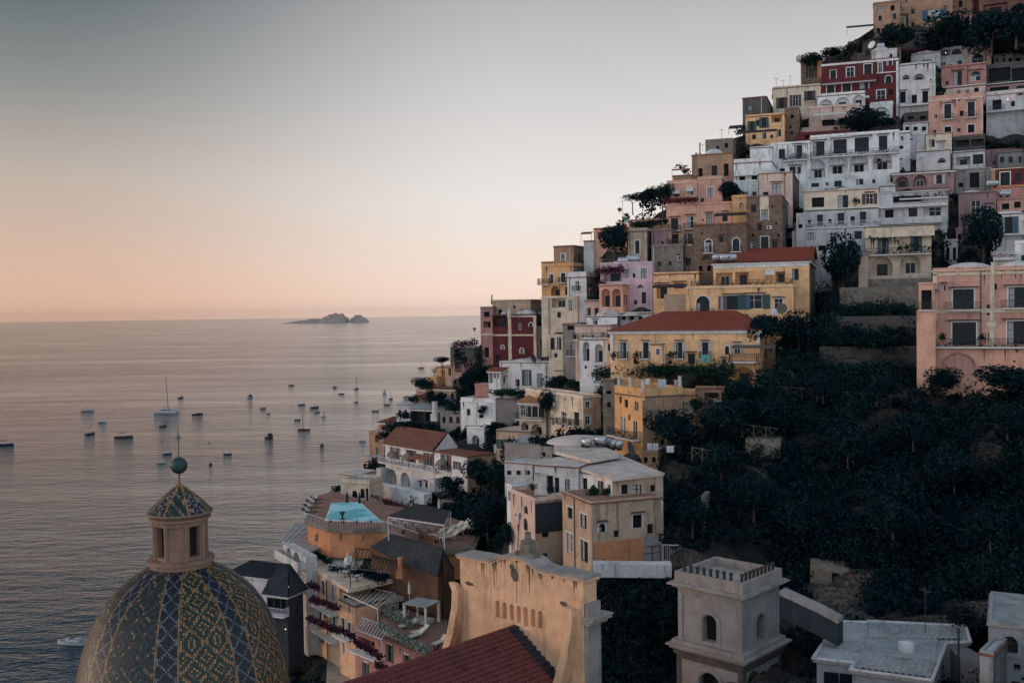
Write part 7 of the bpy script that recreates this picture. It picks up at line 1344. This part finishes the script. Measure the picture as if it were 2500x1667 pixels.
hedge(1455, 915, 1600, 905, 142, 136, 2.2, 1.6, 'trailing green hedge below the left half of the long villa', L_MID, n=900); hedge(1600, 908, 1790, 905, 136, 129, 2.2, 1.6, 'trailing green hedge below the right half of the long villa', L_MID, n=900)
hedge(1540, 550, 1632, 540, 176, 173, 1.0, .8, 'dark creeper over the restaurant terrace', L_DARK); hedge(1620, 492, 1702, 487, 176, 172, 1.2, .7, 'red flowering creeper on the pale salmon house terrace', L_RED); hedge(1455, 664, 1522, 656, 166, 162, 1.2, .9, 'purple bougainvillea over the lavender house balcony', L_PUR, 'bougainvillea', 'bougainvillea')
hedge(1458, 690, 1466, 705, 165, 165, 1.0, 1.6, 'purple bougainvillea hanging left of the salmon arches', L_PUR, 'bougainvillea', 'bougainvillea')
hedge(1105, 842, 1165, 835, 191, 188, 1.4, 1.0, 'purple creeper on the skyline pergola', L_PUR, 'bougainvillea', 'bougainvillea'); hedge(1168, 850, 1172, 905, 186, 184, 1.6, 1.4, 'green creeper beside the dark red domed house', L_MID)
hedge(1112, 870, 1165, 905, 190, 186, 2.0, 1.6, 'dark creeper on the stair of the dark red house', L_DARK); hedge(2196, 130, 2260, 126, 236, 233, 1.2, 1.0, 'pink flowering creeper below the top terrace railing', L_RED)
hedge(2120, 580, 2270, 606, 153.5, 152, .5, .4, 'thin creeper on the blue balcony railing', L_MID, n=60)
for i, (x, y) in enumerate([(908 + 9 * k, 1212 + 2.2 * k) for k in range(11)]):
    p = atz(x, y + 8, 37.1); bush(x, y, 11, 17, 'red purple cordyline shrub in the row behind the pool, ' + ('leftmost', 'second from the left', 'third from the left', 'fourth from the left', 'fifth from the left', 'middle', 'fifth from the right', 'fourth from the right', 'third from the right', 'second from the right', 'rightmost')[i], D=p.y, mat=L_RED, group='red purple shrubs behind the pool', n=240)
for i, (x, y, D, l) in enumerate(((2146, 400, 186, 'potted plant at the right end of the long white terrace'), (2122, 505, 172, 'fan palm pot on the old white balcony'), (2090, 500, 172, 'potted plant by the middle of the old white balcony'), (1497, 880, 132, 'potted plant on the first villa balcony'), (1556, 880, 131, 'potted plant on the second villa balcony'), (1638, 880, 129, 'potted plant on the third villa balcony'), (2200, 618, 152, 'potted plant on the blue railed balcony'), (2215, 616, 152, 'tall potted plant on the blue railed balcony'), (1440, 708, 170, 'potted plant beside the narrow white house'), (1400, 1052, 146, 'potted plant in front of the cream house door'), (2300, 838, 116, 'potted plant at the left of the pink palace balcony'), (2400, 840, 115, 'low planter in the middle of the pink palace balcony'), (1705, 445, 186, 'potted plant on the ochre house sill'))):
    potplant(x, y, D, .5, l, 'potted plants on balconies and terraces')

# ---------------------------------------------------------------- chimneys, tanks, dishes, antennas, laundry
CG = 'white chimneys on the ochre tenement'
for i, (x, y) in enumerate(((1511, 962), (1539, 966), (1570, 970), (1660, 962))):
    chimney(x, y, 44, 8, (130, 127, 124, 127)[i], ('white capped chimney at the left end of the ochre tenement', 'second white chimney of the ochre tenement from the left', 'white chimney on the front corner of the ochre tenement', 'white chimney at the right end of the ochre tenement')[i], W['ochre'], CG)
chimney(2002, 240, 70, 4, 216, 'thin brick chimney beside the cream house on the skyline', W['orange'], cap=W['orange']) if False else None
chimney(1925, 236, 26, 5, 222, 'thin brown chimney on the cream skyline house', W['tilebr'], cap=W['tilebr']); chimney(1888, 238, 20, 5, 222, 'small brown chimney at the left end of the cream skyline house', W['tilebr'], cap=W['tilebr'])
chimney(1709, 385, 36, 3, 194, 'tall thin stove pipe on the ochre skyline house', IRON, cap=IRON); chimney(1700, 388, 14, 6, 195, 'squat brown chimney beside the tall stove pipe', W['ochre2'], cap=W['ochre2'])
chimney(2423, 662, 22, 7, 117, 'pale pilaster chimney on the large pink building', W['cream'], cap=W['cream']); chimney(1244, 770, 16, 7, 186, 'cream rounded chimney between the roof domes of the red house', W['cream'], cap=W['cream'])
chimney(1318, 776, 14, 5, 186, 'small white chimney right of the red domed house'); chimney(1475, 768, 16, 4, 158, 'white cross shaped vent on the chalky roof dome'); chimney(1201, 738, 18, 3, 198, 'thin dark pipe at the left end of the grey brown roof', IRON, cap=IRON)
for i, (x, y, D, r, L, l) in enumerate(((1546, 644, 166, .6, 2.2, 'large pale water tank on the lavender house roof'), (1522, 648, 165, .55, 1.6, 'smaller pale tank beside it on the lavender house roof'), (1752, 640, 152, .5, 1.4, 'pale tank at the left of the mansion roof'), (1770, 640, 151, .5, 1.3, 'grey tank in the middle of the mansion roof tanks'), (1786, 640, 151, .5, 1.3, 'grey tank nearest the red mansion roof'), (2423, 458, 172, .5, 1.9, 'pale tank beside the brick red house'), (2452, 482, 168, .4, 1.9, 'low pale tank under the white framed hatch'), (2150, 122, 222, .6, 1.3, 'white tank on top of the red house'))):
    tank(x, y, D, L, r, l, 'roof water tanks on the hill')
for i, (x, y, D, r, l) in enumerate(((2130, 122, 220, .9, 'round white dish on the roof of the red house'), (1910, 770, 140, .75, 'dark dish on the right corner of the yellow mansion'), (1513, 522, 180, .4, 'dark dish against the sky on the left skyline'), (1158, 812, 190, .3, 'small dark dish left of the narrow dark red wing'), (1300, 888, 174, .8, 'grey dish on the white roof below the red domed house'), (1354, 882, 172, .8, 'small dish between the white roof vaults'))):
    dish(x, y, D, r, l, rz=.5 * i - 1, mat=W['darkstone'] if i else W['white'], group='satellite dishes on the roofs', h=.5)
for i, (x, y, D, h, l) in enumerate(((1895, 225, 224, 3.2, 'thin antenna on the cream skyline house'), (1912, 222, 224, 2.4, 'short antenna right of the first on the cream skyline house'), (1930, 218, 224, 3.0, 'tallest antenna on the cream skyline house'), (1520, 525, 180, 2.6, 'antenna beside the dark skyline dish'), (1762, 345, 202, 2.4, 'antenna on the low crested wall'), (1716, 372, 196, 1.6, 'short antenna on the ochre skyline house'), (2025, 152, 218, 2.6, 'hooped antenna on the left roof of the red house'), (2058, 145, 218, 2.8, 'hooped antenna on the middle roof of the red house'))):
    antenna(x, y, D, h, l, 'roof antennas')
LM = [plain('white_linen', (.6, .62, .64), .95), plain('pale_blue_linen', (.35, .48, .52), .95), plain('mauve_linen', (.40, .28, .36), .95), plain('green_linen', (.12, .36, .30), .95), plain('striped_linen', (.50, .46, .40), .95)]
for i, (x, y, D, wp, hp, m_, l) in enumerate(((1581, 924, 127, 10, 14, 0, 'white shirt hanging on the tenement roof line'), (1616, 926, 126, 20, 22, 1, 'large pale blue cloth hanging on the tenement roof line'), (1650, 927, 127, 9, 18, 2, 'mauve cloth hanging on the tenement roof line'), (1722, 866, 131, 22, 18, 3, 'green towel hanging over the fourth villa balcony'), (1586, 1082, 121, 12, 16, 0, 'first white sheet hanging below the tenement'), (1600, 1082, 121, 14, 17, 0, 'second white sheet hanging below the tenement'), (1636, 1088, 119, 18, 16, 0, 'white washing hanging right of the two sheets'), (1889, 754, 138, 14, 15, 0, 'white washing on the mansion corner frame'), (1400, 724, 174, 10, 30, 4, 'pale curtain in the cream loggia'))):
    laundry(x, y, D, wp, hp, l, LM[m_])
# flag
p = P(1524, 545, 176); e = empty('flag', p, 0, 'small green white and red flag hanging by the grey brown tower block', 'flag'); mb = MB(); mb.bar((0, 0, -1), (0, 0, 1.2), .03); mb.build('flagpole', IRON, e)
for i, c in enumerate(((.02, .22, .08), (.6, .6, .6), (.42, .03, .03))): mb = MB(); mb.quad([(.05, 0, 1.1 - i * .62), (.62, .1, 1.0 - i * .62), (.58, .12, .42 - i * .62), (.03, 0, .48 - i * .62)]); mb.build('flag_stripe', plain('flag_colour_%s' % 'abc'[i], c, .9), e)
bld('pergola_house', 'dark open terrace shelter with purple creeper on the left skyline', 'shelter', 1100, 1168, 850, 912, yaw=26, D=190, c='darkstone', t=5, ops=[('L', 1122, 862, 26, 20), ('g', 1150, 890, 14, 20)], par=.1, group=G)
# lamps that are lit in the photograph
def lamp(x, y, D, r, c, st, l, group=None):
    r *= .55; st *= .6; p = P(x, y, D); e = empty('wall_lamp', p, 0, l, 'lamp', group); mb = MB(); mb.smooth = True; mb.ellipsoid((0, 0, 0), (r, r, r), 10, 6, half=False); mb.build('globe', plain('lit_lamp_%d' % int(c[1] * 100), c, .5, emit=st), e); mb = MB(); mb.box(-.04, .04, 0, .5, -.03, .03); mb.build('bracket', IRON, e)
lamp(2460, 243, 196.5, .3, (1, .35, .38), 2.0, 'pinkish lit lamp on the grey house by the doorway'); lamp(2309, 130, 230, .2, (1, .8, .6), 2.0, 'tiny lit lamp in the laundry loggia near the top'); lamp(697, 1535, 100, .1, (1, .6, .5), 3.0, 'tiny pink lit lamp in the dark ravine by the dome')
for i in range(8): lamp(1548 + i * 10, 542 + (i % 3) * 3, 176.5, .10, (1, .85, .7), 1.2, 'small string light bulb under the pine, ' + ('at the left end', 'second from the left', 'third from the left', 'left of the middle', 'right of the middle', 'third from the right', 'second from the right', 'at the right end')[i], 'string light bulbs on the skyline terrace')
# railings and fences of poles on the ravine terraces
def pole_fence(pts, D0, D1, label, h=1.1):
    q = [P(x, y, D0 + (D1 - D0) * i / (len(pts) - 1)) for i, (x, y) in enumerate(pts)]; e = empty('pole_fence', q[0], 0, label, 'fence'); mb = MB(); mb2 = MB()
    for i in range(len(q) - 1):
        a, b_ = q[i] - q[0], q[i + 1] - q[0]; mb.bar(a + ZUP * h, b_ + ZUP * h, .045, n=5); mb2.bar(a, b_ + ZUP * h, .03, n=4); mb2.bar(a + ZUP * h, b_, .03, n=4)
        m3 = MB(); m3.bar(a - ZUP * .4, a + ZUP * (h + .15), .07, n=5); m3.build('post', FENCE, e)
    mb.build('rail', FENCE, e); mb2.build('brace', FENCE, e)
FENCE = plain('weathered_pole_wood', (.10, .09, .08), .9)
pole_fence([(1850, 960), (1885, 964), (1920, 967), (1958, 970), (1995, 973), (2035, 977), (2070, 980), (2105, 982), (2140, 985), (2175, 987), (2212, 988)], 125, 119, 'long crossed pole fence along the ravine terrace', 1.1)
pole_fence([(1812, 1058), (1840, 1062), (1870, 1066), (1900, 1070)], 117, 115, 'short pole fence lower in the ravine'); pole_fence([(1690, 1116), (1715, 1120), (1745, 1126), (1775, 1136)], 113, 110, 'leaning pole fence left of the ravine')
canopy('dark awning over the yellow loggia house', 1600, 1678, 694, 151, 1.6, .3, BLACKC, yaw=20, h=2.2)
canopy('grey creeper covered canopy right of the villa', 1795, 1892, 842, 131, 2.4, .1, W['darkstone'], yaw=19, h=2.4)
canopy('white terrace frame left of the long villa', 1406, 1486, 786, 153, 2.4, .05, WHITEM, yaw=22, h=3.2) if False else None
canopy('small brown canopy on the left edge of the villa terrace', 1017, 1062, 1110, 158, 1.8, .3, W['tilebr'], yaw=50, h=2.2)
canopy('grey canopy on posts over the terrace below the glazed veranda', 1280, 1400, 1066, 146, 4.5, .8, W['roofg'], yaw=40, h=2.6)
e = bld('garden_wall', 'long grey retaining wall with a white coping below the veranda', 'wall', 1232, 1350, 1086, 1130, yaw=40, D=140, c='grey', t=1.5, roof='none', cor='white'); bld('garden_wall', 'rubble retaining wall above the white sun loungers', 'wall', 1075, 1215, 1228, 1300, yaw=35, D=150, c='stone', t=2, roof='none')
bld('gazebo_house', 'stone gazebo room with a dark rounded roof behind the villa', 'gazebo', 1205, 1240, 1125, 1160, yaw=40, D=158, c='stone', t=4, dom=[(1222, 44, 18)], ops=[('A', 1222, 1145, 18, 22)], par=.05, rc='slate')
bld('terrace_wall', 'white villa terrace wall with a glazed railing above the cordyline row', 'wall', 905, 1035, 1192, 1228, yaw=50, D=161, c='white', t=1.2, roof='none')

# tables, chairs and parasols on the terraces
def table_at(x, y, z, lab, group):
    p = atz(x, y, z); e = empty('terrace_table', p, 0, lab, 'table', group); mb = MB(); mb.lathe([(.42, .70), (.42, .74)], n=14); mb.build('table_top', WHITEM, e); mb = MB(); mb.bar((0, 0, 0), (0, 0, .7), .04); mb.lathe([(.22, 0), (.2, .04)], n=10); mb.build('pedestal', IRON, e)
def chair_at(x, y, z, rz, lab, group, m_=None):
    p = atz(x, y, z); e = empty('terrace_chair', p, rz, lab, 'chair', group); m_ = m_ or WHITEM; mb = MB(); mb.box(-.24, .24, -.24, .24, .42, .47); mb.build('seat', m_, e); mb = MB(); mb.box(-.24, .24, .2, .25, .47, .92); mb.build('backrest', m_, e)
    for a_ in (-.21, .18):
        for b_ in (-.21, .18): mb = MB(); mb.box(a_, a_ + .03, b_, b_ + .03, 0, .42); mb.build('leg', m_, e)
for zz, wh, spots in ((37.1, 'under the black cloth pavilion', [(962, 1282), (990, 1288), (1018, 1294), (1046, 1300)]), (28.65, 'on the red paved terrace', [(960, 1490), (985, 1508)]), (32.0, 'on the planted hotel terrace', [(815, 1392), (842, 1408), (872, 1418), (935, 1408)]), (30.2, 'on the bare middle terrace', [(985, 1432), (1010, 1428)])):
    for i, (x, y) in enumerate(spots):
        w_ = ('leftmost', 'second from the left', 'third from the left', 'rightmost')[i] if len(spots) == 4 else ('left', 'right')[i]
        table_at(x, y, zz, 'small round table %s, %s of its row' % (wh, w_), 'round tables ' + wh)
        for k_, (dx, dy, r_) in enumerate(((-8, 1, 1.3), (8, -1, -1.6))): chair_at(x + dx, y + dy, zz, r_, 'white chair %s of the %s table %s' % (('left', 'right')[k_], w_, wh), 'white chairs ' + wh)
for i, (x, y, zz, l) in enumerate(((1000, 1470, 30.3, 'closed cream parasol on the bare middle terrace'), (850, 1392, 32.0, 'closed cream parasol on the planted hotel terrace'), (1072, 1262, 37.1, 'closed cream parasol behind the black cloth pavilion'))):
    p = atz(x, y, zz); u = empty('closed_parasol', p, 0, l, 'parasol'); mb = MB(); mb.bar((0, 0, 0), (0, 0, 2.6), .035); mb.build('pole', WHITEM, u); mb = MB(); mb.lathe([(.2, 1.1), (.16, 2.0), (.03, 2.6)], n=8); mb.build('canopy', CANV, u)
for i, (x, y) in enumerate([(806, 1278), (838, 1280), (872, 1280), (905, 1279), (950, 1290), (985, 1303), (1030, 1318), (1065, 1330), (760, 1245), (772, 1228)]):
    p = atz(x, y, 37.1); potplant(x, y, p.y, .24, 'potted shrub along the pool terrace rim, ' + ('below the pool at the left', 'below the left half of the pool', 'below the right half of the pool', 'below the pool at the right corner', 'left of the pavilion post', 'in front of the pavilion', 'before the white loungers', 'at the front corner by the loungers', 'at the left bend', 'at the far left end')[i], 'potted shrubs on the pool terrace rim')

# ---------------------------------------------------------------- evening haze over the sea
mt = bpy.data.materials.new('evening_haze'); mt.use_nodes = True; t = mt.node_tree; t.nodes.clear(); ou = tn(t, 'ShaderNodeOutputMaterial'); pv = tn(t, 'ShaderNodeVolumePrincipled'); pv.inputs['Color'].default_value = (.95, .90, .90, 1); pv.inputs['Density'].default_value = .00002; pv.inputs['Anisotropy'].default_value = .8; t.links.new(pv.outputs[0], ou.inputs['Volume'])
mb = MB(); mb.box(-30500, 30500, -210, 25500, -120, 210); HZ = mb.build('haze', mt); tag(HZ, 'thin evening haze over the sea', 'haze', kind='stuff')
